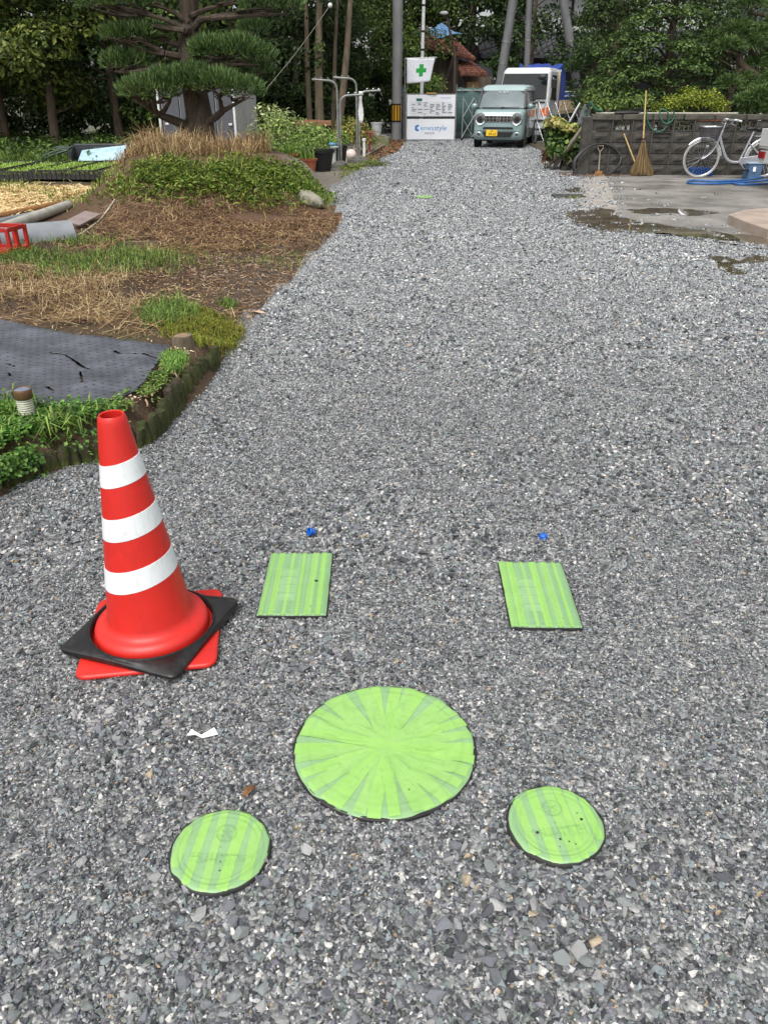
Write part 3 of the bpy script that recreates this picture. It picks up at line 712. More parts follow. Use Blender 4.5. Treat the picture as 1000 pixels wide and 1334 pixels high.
mh = thing('manhole_cover', 'large round manhole lid taped over in radiating green strips', 'manhole cover', (p.x + .002, p.y + .012, 0))
mb = MB(); mb.lathe([(.236, -.02), (.236, .008), (.232, .011)], 96); mb.build('lid', m_lid, mh, smooth=True)
disc_sheet('tape_sheet', .232, relief_big, m_pale, mh, notch=math.pi + .06)
for i in range(15):
    a = math.pi * (i + random.uniform(-.12, .12)) / 15; ca, sa = math.cos(a), math.sin(a); e0, e1 = random.uniform(.224, .232), random.uniform(.224, .232)
    sh = random.gauss(0, .006)
    strip(mh, random.choice([m_tape, m_tape, m_tape2]), lambda A, T: (A * ca - (T + sh) * sa, A * sa + (T + sh) * ca), relief_big, -e0, e1, random.uniform(.028, .04), .0006 + .00012 * i, rad=.2325, off=i * 3.1)
for (nm, u, v, lab, off, xs_) in (('inspection_lid', 287, 1106, 'small round lid taped green, clean, on the same side as the cone', 1.0, (-.088, -.05, -.012, .032, .072)), ('inspection_lid', 723, 1072, 'small round lid taped green, speckled with dirt and worn holes', 7.0, (-.07, -.03, .012, .034, .058, .085))):
    p = G(u, v, .012)
    t = thing(nm, lab, 'lid', (p.x, p.y, 0), R(8 if off > 2 else -4), 'small round taped lids')
    mb = MB(); mb.lathe([(.113, -.02), (.113, .008), (.110, .011)], 64); mb.build('lid', m_lid, t, smooth=True)
    rl = lambda x, y, o_=off: relief_small(x, y, o_)
    disc_sheet('tape_sheet', .109, rl, m_pale, t, 34, 90)
    for i, x0 in enumerate(xs_):
        w_ = random.uniform(.017, .026); L = math.sqrt(.109 ** 2 - (abs(x0) + .006) ** 2) if abs(x0) < .1 else .03
        tl = random.gauss(0, .02)
        strip(t, m_tape2 if i % 2 else m_tape, lambda A, T: (x0 + T + A * tl, A), rl, -L, L, w_, .0006, rad=.1095, off=i + off)
    if off > 2:
        for (x, y, r_) in ((-.05, -.022, .0035), (.062, .0, .0035), (-.005, -.047, .003), (.025, -.064, .0018), (.058, .018, .0016), (-.012, -.066, .0014)):
            h_ = MB(); h_.lathe([(r_ * random.uniform(.8, 1.2), 0), (r_, .0006)], 7, (x, y, TOP + float(rl(np.array([x]), np.array([y]))[0]) + .0012)); h_.build('worn_hole', m_lid, t)
for key, lab, off in (('L', 'rectangular meter box lid taped green with one small finger hole', 2.0), ('R', 'rectangular meter box lid taped green and scuffed with dark specks', 9.0)):
    q = [G(u, v, .012) for u, v in RECT_PX[key]]; c = sum(q, Vector()) / 4
    ang = math.atan2((q[1] - q[2] + q[0] - q[3]).x, (q[1] - q[2] + q[0] - q[3]).y)
    t = thing('meter_box_lid', lab, 'lid', (c.x, c.y, 0), -ang, 'rectangular taped lids')
    W2, L2 = .112, .194
    mb = MB(); mb.prism(rrect(.23, .394, .008), -.02, .011); mb.build('lid', m_lid, t, bevel=.002)
    rl = lambda x, y, o_=off: relief_rect(x, y, o_)
    gx = np.linspace(-W2, W2, 76); gy = np.linspace(-L2, L2, 130); A, B = np.meshgrid(gx, gy)
    jx = A + .002 * (vnoise(B, A * 0 + off, .05, 81) - .5) * (np.abs(A) > W2 - .004); z = TOP + rl(A, B) - .002 * sstep(W2 - .008, W2, np.abs(A)) - .002 * sstep(L2 - .008, L2, np.abs(B))
    ii = np.arange(A.size).reshape(A.shape); F_ = np.stack([ii[:-1, :-1], ii[:-1, 1:], ii[1:, 1:], ii[1:, :-1]], -1).reshape(-1, 4)
    o = np_mesh('tape_sheet', np.column_stack([jx.ravel(), B.ravel(), z.ravel()]), F_, press(rl, A.ravel(), B.ravel()), m_pale, t, smooth=True)
    sl = o.modifiers.new('t', 'SOLIDIFY'); sl.thickness = .0015; sl.offset = -1
    for i, x0 in enumerate((-.098, -.068, -.026, .014, .052, .084) if key == 'L' else (-.102, -.074, -.03, .006, .045, .08)):
        tl = random.gauss(0, .008)
        strip(t, m_tape2 if i % 2 else m_tape, lambda A, T: (np.clip(x0 + T + A * tl, -W2, W2), A), rl, -L2 + .001, L2 - .001, random.choice([.012, .018, .024]), .0006, off=i + off, n_=110)
    if key == 'L':
        mb = MB(); mb.lathe([(.0062, 0), (.0058, .0012)], 14, (.066, .005, TOP + .002)); mb.build('finger_hole', m_lid, t)

# ================================================================ LITTER ON THE LANE
m_paper = M('paper_white', S(238, 238, 234), S(222, 222, 218), rough=.7)
p = G(263, 958, .01); mb = MB()
pp = [(-.036, -.004), (-.03, .012), (-.008, .010), (.0, -.002), (.03, .018), (.041, .008), (.004, -.014), (-.014, -.008)]
vs = [(x, y, .004 + .008 * math.sin(i * 2.1)) for i, (x, y) in enumerate(pp)]
mb.add(vs + [(x, y, z - .0012) for x, y, z in vs], [(0, 1, 2, 7), (7, 2, 3, 6), (3, 4, 5, 6), (8, 15, 10, 9), (15, 14, 11, 10), (11, 14, 13, 12)] + [(i, (i + 1) % 8, 8 + (i + 1) % 8, 8 + i) for i in range(8)])
tag(mb.build('paper_scrap', m_paper, loc=p), 'crumpled strip of white paper lying on the gravel', 'paper scrap')
m_bcap = M('cap_blue', S(20, 96, 196), S(14, 80, 170), rough=.3)
p = G(406, 695, .008)
t = thing('plastic_plug', 'blue plastic cap tipped on its side in the gravel', 'plastic cap', p)
mb = MB(); ax = Euler((R(72), 0, R(-60))).to_matrix(); mb.lathe([(.011, -.012), (.014, .002), (.0155, .012), (.0135, .012), (.012, .0), (.0095, -.008)], 20, (0, 0, .008), cap0=True, cap1=True, axis=ax); mb.build('cap', m_bcap, t, smooth=True)
mb = MB(); mb.tube([ax @ Vector((.0155 * math.cos(a), .0155 * math.sin(a), .011)) + Vector((0, 0, .008)) for a in [2 * math.pi * i / 20 for i in range(20)]], .0014, 5, closed=True); mb.build('rim', m_bcap, t, smooth=True)
p = G(707, 700, .006)
mb = MB(); mb.lathe([(.0155, -.004), (.0155, .006), (.0135, .012), (.008, .0155), (.002, .0165)], 20); tag(mb.build('plastic_plug', m_bcap, smooth=True, loc=p), 'domed blue plastic cap sitting upright in the gravel', 'plastic cap')
m_leafd = M('leaf_dead', S(122, 84, 52), S(96, 62, 38), rough=.8, scale=60)
def dead_leaf(u, v, L, rz, lab, cat='leaf', mat=None, zf=None):
    p = zf if zf is not None else G(u, v, .012); mb = MB(); k = 8; vs = []; fs = []
    for i in range(k + 1):
        f = i / k; wd = L * .22 * math.sin(math.pi * min(1, f * .95 + .04)) ** .8
        for j, sgn in enumerate((-1, 0, 1)): vs.append((f * L - L / 2, sgn * wd, .006 * math.sin(f * 4) + abs(sgn) * .006 + (random.uniform(-.001, .001))))
    for i in range(k):
        for j in (0, 1): fs.append((i * 3 + j, i * 3 + j + 1, i * 3 + j + 4, i * 3 + j + 3))
    mb.add(vs, fs); o = mb.build('dead_leaf', mat or m_leafd, loc=p, smooth=True); o.rotation_euler = (0, 0, rz)
    sl = o.modifiers.new('t', 'SOLIDIFY'); sl.thickness = .0008
    return tag(o, lab, cat)
dead_leaf(325, 1032, .045, R(60), 'brown dead leaf on the gravel between the two round lids')
dead_leaf(337, 409, .13, R(-25), 'pale dry leaf on the dirt at the lane edge', mat=M('leaf_pale', S(206, 178, 150), S(180, 150, 120), rough=.8), zf=GT(337, 409) + Vector((0, 0, .01)))
# ================================================================ VEGETATION HELPERS
m_leaf = M_attr('foliage', rough=.55, trans=.22, spec=.35)
m_grass = M_attr('grass_blades', rough=.65, trans=.2, spec=.3)
m_dry = M_attr('dry_grass', rough=.85, trans=.1, spec=.2)
m_bark = M('bark', S(92, 80, 66), S(58, 48, 38), scale=14, rough=.95, bump=1.0, bscale=26, stretch=(1, 1, .2))
m_barkd = M('bark_dark', S(78, 68, 56), S(48, 40, 32), scale=14, rough=.95, bump=1.0, bscale=26, stretch=(1, 1, .2))
m_barkg = M('bark_grey', S(112, 100, 82), S(76, 68, 54), scale=9, rough=.95, bump=.8, bscale=24, stretch=(1, 1, .25))
def clump_pts(clumps, N, shell=(.72, 1.04), low=-.75):
    """points and outward normals over ellipsoid clumps [(centre, radii)], more on the bigger ones"""
    wts = np.array([(r[0] * r[1] + r[1] * r[2] + r[0] * r[2]) for c, r in clumps]); k = rng.choice(len(clumps), N, p=wts / wts.sum())
    d = unit(rng.normal(size=(N, 3))); bad = d[:, 2] < low; d[bad, 2] *= -1
    C = np.array([tuple(c) for c, r in clumps])[k]; Rr = np.array([tuple(r) for c, r in clumps])[k]
    f = rng.uniform(shell[0], shell[1], (N, 1)) * (1 + .22 * (vnoise(d[:, 0] * 3 + k, d[:, 1] * 3 + d[:, 2] * 2, .6, 91) - .5))[:, None]
    return C + d * Rr * f, unit(d / Rr), k
def foliage(name, clumps, N, leaf, pal, parent, wts=None, mat=None, up=.35, aspect=.5, tint=.25, low=-.75, shell=(.72, 1.04)):
    p, nn, k = clump_pts(clumps, N, shell, low)
    nr = unit(nn + rng.normal(0, .55, (N, 3)) + [0, 0, up])
    v, f = leaves(p, nr, leaf * rng.uniform(.65, 1.3, N), aspect)
    cc = pick(pal, N, wts, .22); tn = rng.uniform(1 - tint, 1 + tint, len(clumps))[k][:, None]
    loc = tuple(parent.location) if parent is not None else None
    o = np_mesh(name, v - (np.array(loc) if loc is not None else 0), f, np.repeat(cc * tn, 4, 0), mat or m_leaf, parent)
    return o
def branchy(mb, p0, p1, r0, r1, bend=.15, n_=7, sides=7):
    p0, p1 = Vector(p0), Vector(p1); L = (p1 - p0).length; pts_ = []
    o1 = Vector((random.gauss(0, bend), random.gauss(0, bend), random.gauss(0, bend * .6))) * L
    for i in range(n_ + 1):
        t = i / n_; pts_.append(p0.lerp(p1, t) + o1 * math.sin(t * math.pi) * .6 + Vector((random.gauss(0, .012), random.gauss(0, .012), 0)) * L * (0 < i < n_))
    mb.tube(pts_, [r0 + (r1 - r0) * i / n_ for i in range(n_ + 1)], sides)
def tree(name, label, base, trunk_top, r0, clumps, N, leaf, pal, group=None, wts=None, bark=None, aspect=.5, limb_r=.035, cat='tree', trunk_pts=None, low=-.75, up=.35, tint=.25, twigs=0):
    t = thing(name, label, cat, base, 0, group); b0 = Vector(base); mb = MB(off=base)
    tp = [Vector(q) for q in (trunk_pts or [b0 - Vector((0, 0, .15)), b0.lerp(Vector(trunk_top), .35) + Vector((random.gauss(0, .05), random.gauss(0, .05), 0)), b0.lerp(Vector(trunk_top), .7), Vector(trunk_top)])]
    sp = smooth_path(tp, 5); mb.tube(sp, [r0 * (1.25 if i == 0 else 1 - .72 * i / (len(sp) - 1)) for i in range(len(sp))], 11)
    for c, r_ in clumps:
        c = Vector(c); 
        cand = [q for q in sp if q.z < c.z - r_[2] * .1] or [sp[1]]
        st = min(cand, key=lambda q: (q - c).length * 1.0 + abs((c.z - q.z) - .35 * (Vector((c.x, c.y, 0)) - Vector((q.x, q.y, 0))).length))
        rr = max(.012, limb_r * min(1.4, .4 + (c - st).length * .35)); branchy(mb, st, c, rr, rr * .3)
        for _ in range(twigs): 
            d = Vector(unit(rng.normal(size=(1, 3)))[0]); d.z = abs(d.z) * .5
            branchy(mb, st.lerp(c, .6), c + Vector((d.x * r_[0], d.y * r_[1], d.z * r_[2])) * .75, rr * .4, .004, .2, 5, 5)
    mb.build('trunk', bark or m_bark, t, smooth=True)
    foliage('crown', clumps, N, leaf, pal, t, wts, aspect=aspect, low=low, up=up, tint=tint)
    return t
def soft_of(poly):
    a = np.array(poly); return .07 * min(np.ptp(a[:, 0]), np.ptp(a[:, 1]))
def grass(name, label, poly, N, h_, wd, lean, pal, cat='grass', dz=-.005, wts=None, mat=None, patchy=0.0, psc=.25, flat=False):
    q = sample_poly(poly, int(N * (1 + patchy))); q = q + rng.normal(0, 1, q.shape) * soft_of(poly)
    if patchy:
        k = vnoise(q[:, 0], q[:, 1], psc, 33) + .35 * vnoise(q[:, 0], q[:, 1], psc * .3, 34) > (.35 + .3 * patchy); q = q[k]
    b_ = on_terr(q, dz); n_ = len(b_)
    v, f = blades(b_, rng.uniform(h_ * .45, h_ * 1.15, n_), rng.uniform(wd * .7, wd * 1.3, n_), rng.uniform(lean[0], lean[1], n_))
    cc = np.repeat(pick(pal, n_, wts, .2), 5, 0); c0 = b_.mean(0)
    o = np_mesh(name, v, f, cc, mat or m_grass, loc=tuple(c0))
    return tag(o, label, cat, kind='stuff')
def ground_leaves(name, label, poly, N, leaf, hmax, pal, cat='weeds', aspect=.8, patchy=0.0, wts=None, psc=.2):
    q = sample_poly(poly, int(N * (1 + patchy))); q = q + rng.normal(0, 1, q.shape) * soft_of(poly)
    if patchy: q = q[vnoise(q[:, 0], q[:, 1], psc, 35) + .4 * vnoise(q[:, 0], q[:, 1], psc * .3, 36) > (.35 + .3 * patchy)]
    n_ = len(q); hh = hmax * (.35 + .65 * vnoise(q[:, 0], q[:, 1], psc * .6, 37)) * np.sqrt(rng.uniform(0, 1, n_)); b_ = on_terr(q) + np.column_stack([np.zeros((n_, 2)), hh])
    v, f = leaves(b_, np.array([[0, 0, 1.]]) + rng.normal(0, .45, (n_, 3)), leaf * rng.uniform(.6, 1.3, n_), aspect)
    c0 = b_.mean(0); o = np_mesh(name, v, f, np.repeat(pick(pal, n_, wts, .2), 4, 0), m_leaf, loc=tuple(c0))
    return tag(o, label, cat, kind='stuff')
def strands(name, label, poly, N, L, wd, pal, cat='dry grass', lift=.03, patchy=0.0, psc=.4, kind='stuff', comb=None):
    """lying dry stalks"""
    q = sample_poly(poly, int(N * (1 + patchy))); q = q + rng.normal(0, 1, q.shape) * soft_of(poly)
    if patchy: q = q[vnoise(q[:, 0], q[:, 1], psc, 38) + .4 * vnoise(q[:, 0], q[:, 1], psc * .3, 39) > (.35 + .3 * patchy)]
    n_ = len(q); a = rng.uniform(0, 2 * np.pi, n_) if comb is None else rng.normal(comb, .5, n_); l_ = rng.uniform(L * .4, L * 1.2, n_); c = rng.normal(0, .6, n_)
    V = np.empty((n_, 6, 3))
    for i, s_ in enumerate((-.5, 0, .5)):
        aa = a + c * s_ * .5; x = q[:, 0] + np.cos(aa) * l_ * s_; y = q[:, 1] + np.sin(aa) * l_ * s_
        z = terr(x, y) + .004 + lift * rng.uniform(0, 1, n_) * (1 if s_ else .6)
        sx, sy = -np.sin(aa) * wd / 2, np.cos(aa) * wd / 2
        V[:, i * 2] = np.column_stack([x - sx, y - sy, z]); V[:, i * 2 + 1] = np.column_stack([x + sx, y + sy, z + wd * .3])
    i = np.arange(n_)[:, None] * 6; f = np.concatenate([i + [0, 1, 3, 2], i + [2, 3, 5, 4]], 0)
    c0 = V.reshape(-1, 3).mean(0)
    o = np_mesh(name, V.reshape(-1, 3), f, np.repeat(pick(pal, n_, None, .25), 6, 0), m_dry, loc=tuple(c0))
    return tag(o, label, cat, kind=kind)

GREEN = [S(108, 134, 58), S(84, 110, 46), S(134, 156, 80), S(64, 86, 38)]
GREEN_Y = [S(126, 142, 58), S(102, 120, 48), S(148, 156, 82), S(80, 98, 40)]
MOSSY = [S(122, 132, 38), S(96, 112, 34), S(142, 142, 52), S(74, 90, 30), S(138, 122, 58)]
TAN = [S(172, 148, 108), S(146, 122, 86), S(194, 174, 134), S(118, 96, 68)]
BROWN = [S(122, 94, 68), S(96, 72, 54), S(146, 118, 88), S(76, 56, 42)]
# ---- raised bed by the cone
P1 = tpoly([(-120, 560), (0, 528), (60, 540), (110, 536), (150, 545), (160, 560), (120, 580), (60, 600), (0, 615), (-120, 660)])
ground_leaves('clover', 'bright green clover and weeds spilling over the bed edging', P1, 6000, .021, .075, [S(86, 134, 50), S(66, 112, 40), S(112, 154, 66), S(54, 92, 34)], 'clover', .85)
grass('bed_grass', 'tufts of broad green grass around the garden light', tpoly([(-60, 535), (0, 525), (60, 545), (125, 538), (150, 560), (95, 575), (0, 590), (-60, 610)]), 620, .13, .0075, (.3, 1.0), GREEN)
grass('drooping_grass', 'broad blades drooping over the log edging', tpoly([(55, 565), (110, 555), (120, 572), (60, 588)]), 40, .2, .011, (.85, 1.15), GREEN)
ground_leaves('bed_weeds', 'low weeds between the mat and the log edging', tpoly([(130, 530), (180, 512), (205, 490), (228, 480), (240, 492), (215, 520), (170, 545), (140, 548)]), 900, .024, .045, GREEN, 'weeds', .5, .6)
grass('feathery_weed', 'feathery light green weed growing by the mat corner', tpoly([(208, 468), (232, 462), (246, 478), (240, 494), (218, 490)]), 800, .085, .004, (.3, 1.0), [S(118, 156, 70), S(96, 136, 56), S(140, 172, 90)])
grass('moss_clump', 'yellow green mossy grass mound at the lane edge', tpoly([(212, 412), (250, 405), (285, 415), (318, 432), (325, 445), (300, 460), (262, 452), (225, 438)]), 5200, .085, .0055, (.4, 1.1), MOSSY)
grass('grass_tuft', 'fresh green grass tuft behind the mossy mound', tpoly([(185, 412), (200, 398), (240, 396), (262, 410), (225, 428), (192, 428)]), 900, .17, .007, (.2, .9), GREEN)
grass('grass_tuft', 'small grass tuft alone in the trodden dirt', tpoly([(284, 398), (296, 392), (310, 400), (300, 408)]), 160, .1, .006, (.3, .9), GREEN)
strands('wood_chips', 'pale wood chips scattered beside the mat corner', tpoly([(150, 520), (215, 455), (240, 448), (250, 470), (235, 500), (170, 545)]), 420, .022, .008, [S(206, 186, 156), S(170, 146, 116), S(226, 212, 188), S(120, 96, 74)], 'wood chips', .012)
strands('edge_litter', 'dead roots and twigs along the foot of the edging', gpoly([(-60, 668), (0, 640), (60, 618), (130, 600), (200, 576), (232, 545), (262, 505), (285, 480), (330, 445), (336, 452), (300, 490), (270, 512), (240, 555), (205, 592), (130, 618), (60, 640), (0, 662), (-60, 690)]), 900, .05, .003, BROWN + [S(120, 60, 40)], 'litter', .012)
ep = [q for q in path if q.y < 3.36]; NE = 1900; ei = rng.integers(1, len(ep) - 1, NE); eb = np.array([tuple(ep[i]) for i in ei]); et = np.array([tuple((ep[i + 1] - ep[i - 1]).normalized()) for i in ei]); en_ = np.column_stack([et[:, 1], -et[:, 0], np.zeros(NE)]); en_[en_[:, 0] < 0] *= -1
ek = vnoise(eb[:, 0], eb[:, 1], .16, 77) > rng.uniform(.25, .7, NE); hz = .3 + .7 * rng.uniform(0, 1, NE) ** .7
ept = (eb + en_ * (.035 * (1 - hz) + rng.uniform(-.02, .03, NE))[:, None] + np.column_stack([np.zeros((NE, 2)), .015 + hz * .14]))[ek]; v, f = leaves(ept, en_[ek] * .6 + [0, 0, .8] + rng.normal(0, .4, (len(ept), 3)), .02 * rng.uniform(.6, 1.4, len(ept)), .8)
tag(np_mesh('trailing_clover', v, f, np.repeat(pick([S(86, 126, 50), S(66, 104, 40), S(108, 142, 64), S(52, 84, 34)], len(ept)), 4, 0), m_leaf, loc=tuple(ept.mean(0))), 'clover trailing down over the face of the log edging', 'clover', kind='stuff')
# dry straw and grass over the open soil
strands('straw_litter', 'tan dry grass stalks lying behind the rubber mat', tpoly([(-150, 370), (0, 345), (150, 355), (215, 395), (200, 430), (120, 428), (0, 412), (-150, 395)]), 2600, .26, .0035, TAN + BROWN[:2], lift=.06, patchy=.8, psc=.45)
grass('dry_tufts', 'upright tan dry grass behind the rubber mat', tpoly([(-150, 380), (0, 352), (140, 362), (205, 400), (150, 420), (0, 402), (-150, 390)]), 700, .2, .004, (.6, 1.25), TAN, 'dry grass', mat=m_dry, patchy=.7)
grass('verge_grass', 'green grass in front of the grey pipes', tpoly([(-150, 330), (0, 325), (60, 318), (120, 312), (150, 325), (225, 335), (235, 348), (120, 360), (0, 358), (-150, 360)]), 3600, .16, .007, (.3, 1.1), GREEN, patchy=.6, psc=.5)
strands('bank_straw', 'dry stalks and dead leaves over the face of the bank', tpoly([(90, 335), (130, 290), (180, 262), (300, 262), (400, 268), (448, 290), (430, 320), (380, 332), (280, 330), (160, 335)]), 7000, .18, .006, BROWN + BROWN + TAN[:2], lift=.05, patchy=.15, psc=.6)
grass('bank_grass', 'thin green grass in the trodden dirt below the bank', tpoly([(200, 320), (330, 322), (400, 330), (385, 350), (260, 348), (170, 340)]), 1100, .07, .005, (.3, 1.0), GREEN_Y, patchy=.6, psc=.5)
strands('dirt_litter', 'dead leaf bits and twigs on the trodden dirt', tpoly([(180, 340), (400, 330), (415, 345), (350, 420), (325, 445), (260, 400), (200, 395)]), 4200, .05, .007, BROWN + [S(176, 156, 130)], 'litter', .012)
strands('soil_litter', 'small twigs and dead leaf bits over the open soil', tpoly([(-120, 345), (60, 345), (220, 350), (330, 400), (325, 440), (250, 470), (225, 448), (110, 432), (0, 415), (-120, 400)]), 4200, .045, .006, BROWN + TAN[:2] + [S(60, 48, 38)], 'litter', .015)
MT = tpoly([(150, 246), (165, 232), (205, 216), (260, 222), (330, 212), (385, 232), (420, 250), (395, 262), (330, 262), (250, 258), (175, 256)])
ground_leaves('ground_cover', 'dense green creeping ground cover on top of the bank', MT, 6500, .075, .16, [S(104, 128, 42), S(80, 106, 34), S(132, 150, 62), S(60, 84, 30), S(118, 120, 54)], 'ground cover', .4, .15)
grass('bank_tufts', 'long green grass mixed through the ground cover', MT, 1800, .22, .011, (.4, 1.1), GREEN_Y, patchy=.3)
grass('bank_tufts', 'fresh grass at the lane end of the bank', tpoly([(350, 235), (385, 222), (425, 255), (430, 266), (395, 262)]), 900, .2, .011, (.3, 1.0), GREEN)
TB = Vector((-3.12, 14.55, 0)); TB.z = float(terr(np.array([TB.x]), np.array([TB.y]))[0])
def tuft(name, label, centres, N, h_, wd, pal):
    V = []; F_ = []; n0 = 0
    for (x, y, r_) in centres:
        n_ = int(N * random.uniform(.5, 1.2)); h2 = h_ * random.uniform(.55, 1.25); a = rng.uniform(0, 6.28, n_); rr = r_ * np.sqrt(rng.uniform(0, 1, n_)); b_ = on_terr(np.column_stack([x + rr * np.cos(a), y + rr * np.sin(a)]), -.01)
        v, f = blades(b_, rng.uniform(h2 * .25, h2 * 1.15, n_), wd, rng.uniform(.25, 1.35, n_)); V.append(v); F_.append(f + n0); n0 += len(v)
    V = np.vstack(V); F_ = np.vstack(F_); c0 = V.mean(0)
    o = np_mesh(name, V, F_, np.repeat(pick(pal, len(V) // 5, None, .2), 5, 0), m_dry, loc=tuple(c0)); return tag(o, label, 'dry grass', kind='stuff')
tuft('dry_tussock', 'tall tan dry grass tussocks round the foot of the clipped tree', [(-3.85, 14.0, .25), (-3.5, 13.7, .3), (-3.1, 13.9, .25), (-2.75, 13.9, .3), (-2.45, 14.1, .35), (-2.15, 14.3, .3), (-3.7, 14.4, .3), (-3.3, 13.4, .45), (-2.5, 13.6, .45), (-4.1, 13.9, .3)], 430, .5, .008, TAN[:3] + BROWN[:1])

# ---- straw field, seedlings, weeds towards the wood
strands('straw_mulch', 'flat layer of golden straw mulch on the vegetable plot', tpoly([(-150, 240), (0, 244), (105, 246), (80, 258), (45, 270), (0, 284), (-150, 300)]), 11000, .3, .012, [S(222, 196, 146), S(204, 176, 124), S(236, 216, 172), S(180, 150, 102)], 'straw', .04)
grass('plot_grass', 'light green grass strip behind the straw', tpoly([(-100, 238), (0, 241), (150, 240), (160, 248), (110, 256), (140, 246), (0, 244), (-100, 243)]), 1400, .16, .014, (.3, 1.0), GREEN_Y)
m_tray = M('tray_black', S(40, 40, 38), S(58, 56, 50), rough=.7)
for i in range(6):
    x = -4.95 - i * .62; y = 15.65 + i * .03; z = float(terr(np.array([x]), np.array([y]))[0])
    t = thing('seedling_tray', 'black tray thick with green seedlings in the row behind the straw', 'seedling tray', (x, y, z), 0, 'seedling trays behind the straw')
    mb = MB(); mb.box((0, .0, .12), (.6, .02, .16)); mb.box((0, 2.2, .12), (.6, .02, .16)); mb.box((-.29, 1.1, .12), (.02, 2.18, .16)); mb.box((.29, 1.1, .12), (.02, 2.18, .16)); mb.box((0, 1.1, .1), (.56, 2.18, .06)); mb.build('tray', m_tray, t)
    for j in range(7): mb = MB(); mb.box((-.26 + j * .087, -.018, .12), (.018, .016, .15)); mb.build('rib', m_tray, t)
    q = np.column_stack([rng.uniform(-.3, .3, 1300), rng.uniform(-.03, 2.2, 1300), np.full(1300, .13)])
    v, f = blades(q, rng.uniform(.05, .13, 1300), .02, rng.uniform(.3, 1.1, 1300)); np_mesh('seedlings', v, f, np.repeat(pick([S(144, 172, 76), S(118, 150, 60), S(166, 190, 100)], 1300), 5, 0), m_grass, t)
ground_leaves('wood_edge_weeds', 'dark weeds along the foot of the wood', [(-16, 20), (-6, 19.8), (-5.5, 22.5), (-3.2, 20.0), (-2.2, 22.5), (-1.3, 27), (-1.2, 29), (-16, 29)], 9000, .16, .5, [S(70, 96, 36), S(50, 74, 28), S(92, 116, 48), S(44, 60, 26)], 'weeds', .4, .25, psc=.9)
grass('wood_edge_grass', 'rough grass in front of the wood', [(-16, 18.6), (-5.6, 18.9), (-5.2, 20.5), (-5.6, 22.6), (-16, 23)], 4200, .38, .02, (.3, 1.0), [S(82, 108, 40), S(60, 84, 32), S(112, 128, 58)], patchy=.2, psc=.8)

# ================================================================ CLOUD-PRUNED TREE
def PE(u, v, ru, rv, Y, ry=None):
    k = PX(v, Y); return (P(u, v, Y), (ru * k, (ry if ry else ru * k * .8), rv * k))
ct = thing('clipped_tree', 'cloud pruned evergreen with flat clipped pads on the bank', 'tree', TB)
mb = MB(off=TB)
sp = smooth_path([TB - Vector((0, 0, .2)), P(262, 172, 14.55), P(256, 130, 14.6), P(248, 85, 14.65), P(246, 30, 14.7), P(247, -30, 14.7), P(250, -110, 14.8), P(252, -170, 14.8)], 5)
rad_ = [.30, .27, .25, .24, .235] + [.23 - .005 * i for i in range(len(sp) - 5)]
mb.tube(sp, rad_[:len(sp)], 16)
for a in range(7):                                            # root flare and flutes of old stems grown together
    an = a * .9; d = Vector((math.cos(an), math.sin(an), 0)); mb.tube([TB + d * .3 - Vector((0, 0, .15)), TB + d * .2 + Vector((0, 0, .25)), P(260, 150, 14.55) + d * .13, P(252, 100, 14.6) + d * .1, P(248, 60, 14.65) + d * .08], [.1, .085, .075, .06, .03], 7)
PADS = [PE(196, 120, 36, 17, 14.0), PE(222, 112, 34, 18, 14.1), PE(252, 107, 36, 18, 14.2), PE(285, 112, 34, 16, 14.1), PE(318, 120, 27, 14, 14.1), PE(172, 122, 18, 13, 14.1),
        PE(278, 68, 30, 15, 14.3), PE(310, 67, 32, 16, 14.3), PE(338, 76, 20, 14, 14.4), PE(268, 78, 18, 12, 14.5), PE(150, 85, 18, 13, 14.4), PE(172, 82, 24, 13, 14.5), PE(150, 48, 18, 10, 14.3), PE(176, 44, 26, 11, 14.4), PE(205, 46, 16, 9, 14.6),
        PE(128, 4, 26, 14, 14.2), PE(160, 2, 34, 15, 14.3), PE(195, -4, 26, 14, 14.5), PE(345, 8, 32, 14, 14.3), PE(376, 10, 20, 12, 14.4), PE(310, -6, 34, 15, 14.5), PE(340, 92, 14, 9, 15.0), PE(310, 100, 20, 9, 15.2), PE(330, 40, 20, 9, 15.6)]
PADS += [(Vector((-3.9, 14.2, 4.1)), (.8, .7, .3)), (Vector((-2.4, 14.4, 4.2)), (.8, .7, .3)), (Vector((-3.1, 15.0, 5.0)), (.8, .8, .4)), (Vector((-3.1, 14.0, 4.7)), (.6, .6, .3))]
joints = {0: (208, 150), 1: (208, 150), 5: (208, 150), 2: (255, 130), 3: (290, 145), 4: (290, 145), 6: (252, 90), 7: (252, 90), 8: (252, 90), 9: (250, 95), 10: (205, 85), 11: (215, 92), 12: (215, 70), 13: (215, 70), 14: (240, 60), 15: (240, 40), 16: (245, 40), 17: (245, 30), 18: (262, 25), 19: (262, 25), 20: (250, 20)}
for i, (c, r_) in enumerate(PADS):
    st = min(sp, key=lambda q: abs(q.z - (c.z - .28)) + .2 * (q - c).length)
    if i in joints:
        e = P(joints[i][0], joints[i][1], (14.6 + c.y) / 2); branchy(mb, st if i > 5 else P(255, 168, 14.5), e, .065, .05, .06); branchy(mb, e, c - Vector((0, 0, r_[2] * .55)), .045, .018, .12)
        for _ in range(7):
            d = Vector((random.uniform(-1, 1) * r_[0], random.uniform(-1, 1) * r_[1], random.uniform(-.7, .1) * r_[2])) * .85; branchy(mb, e.lerp(c, .55), c + d, .016, .005, .2, 5, 5)
    else: branchy(mb, st, c - Vector((0, 0, r_[2] * .3)), .05, .02, .12)
mb.build('trunk', m_barkd, ct, smooth=True)
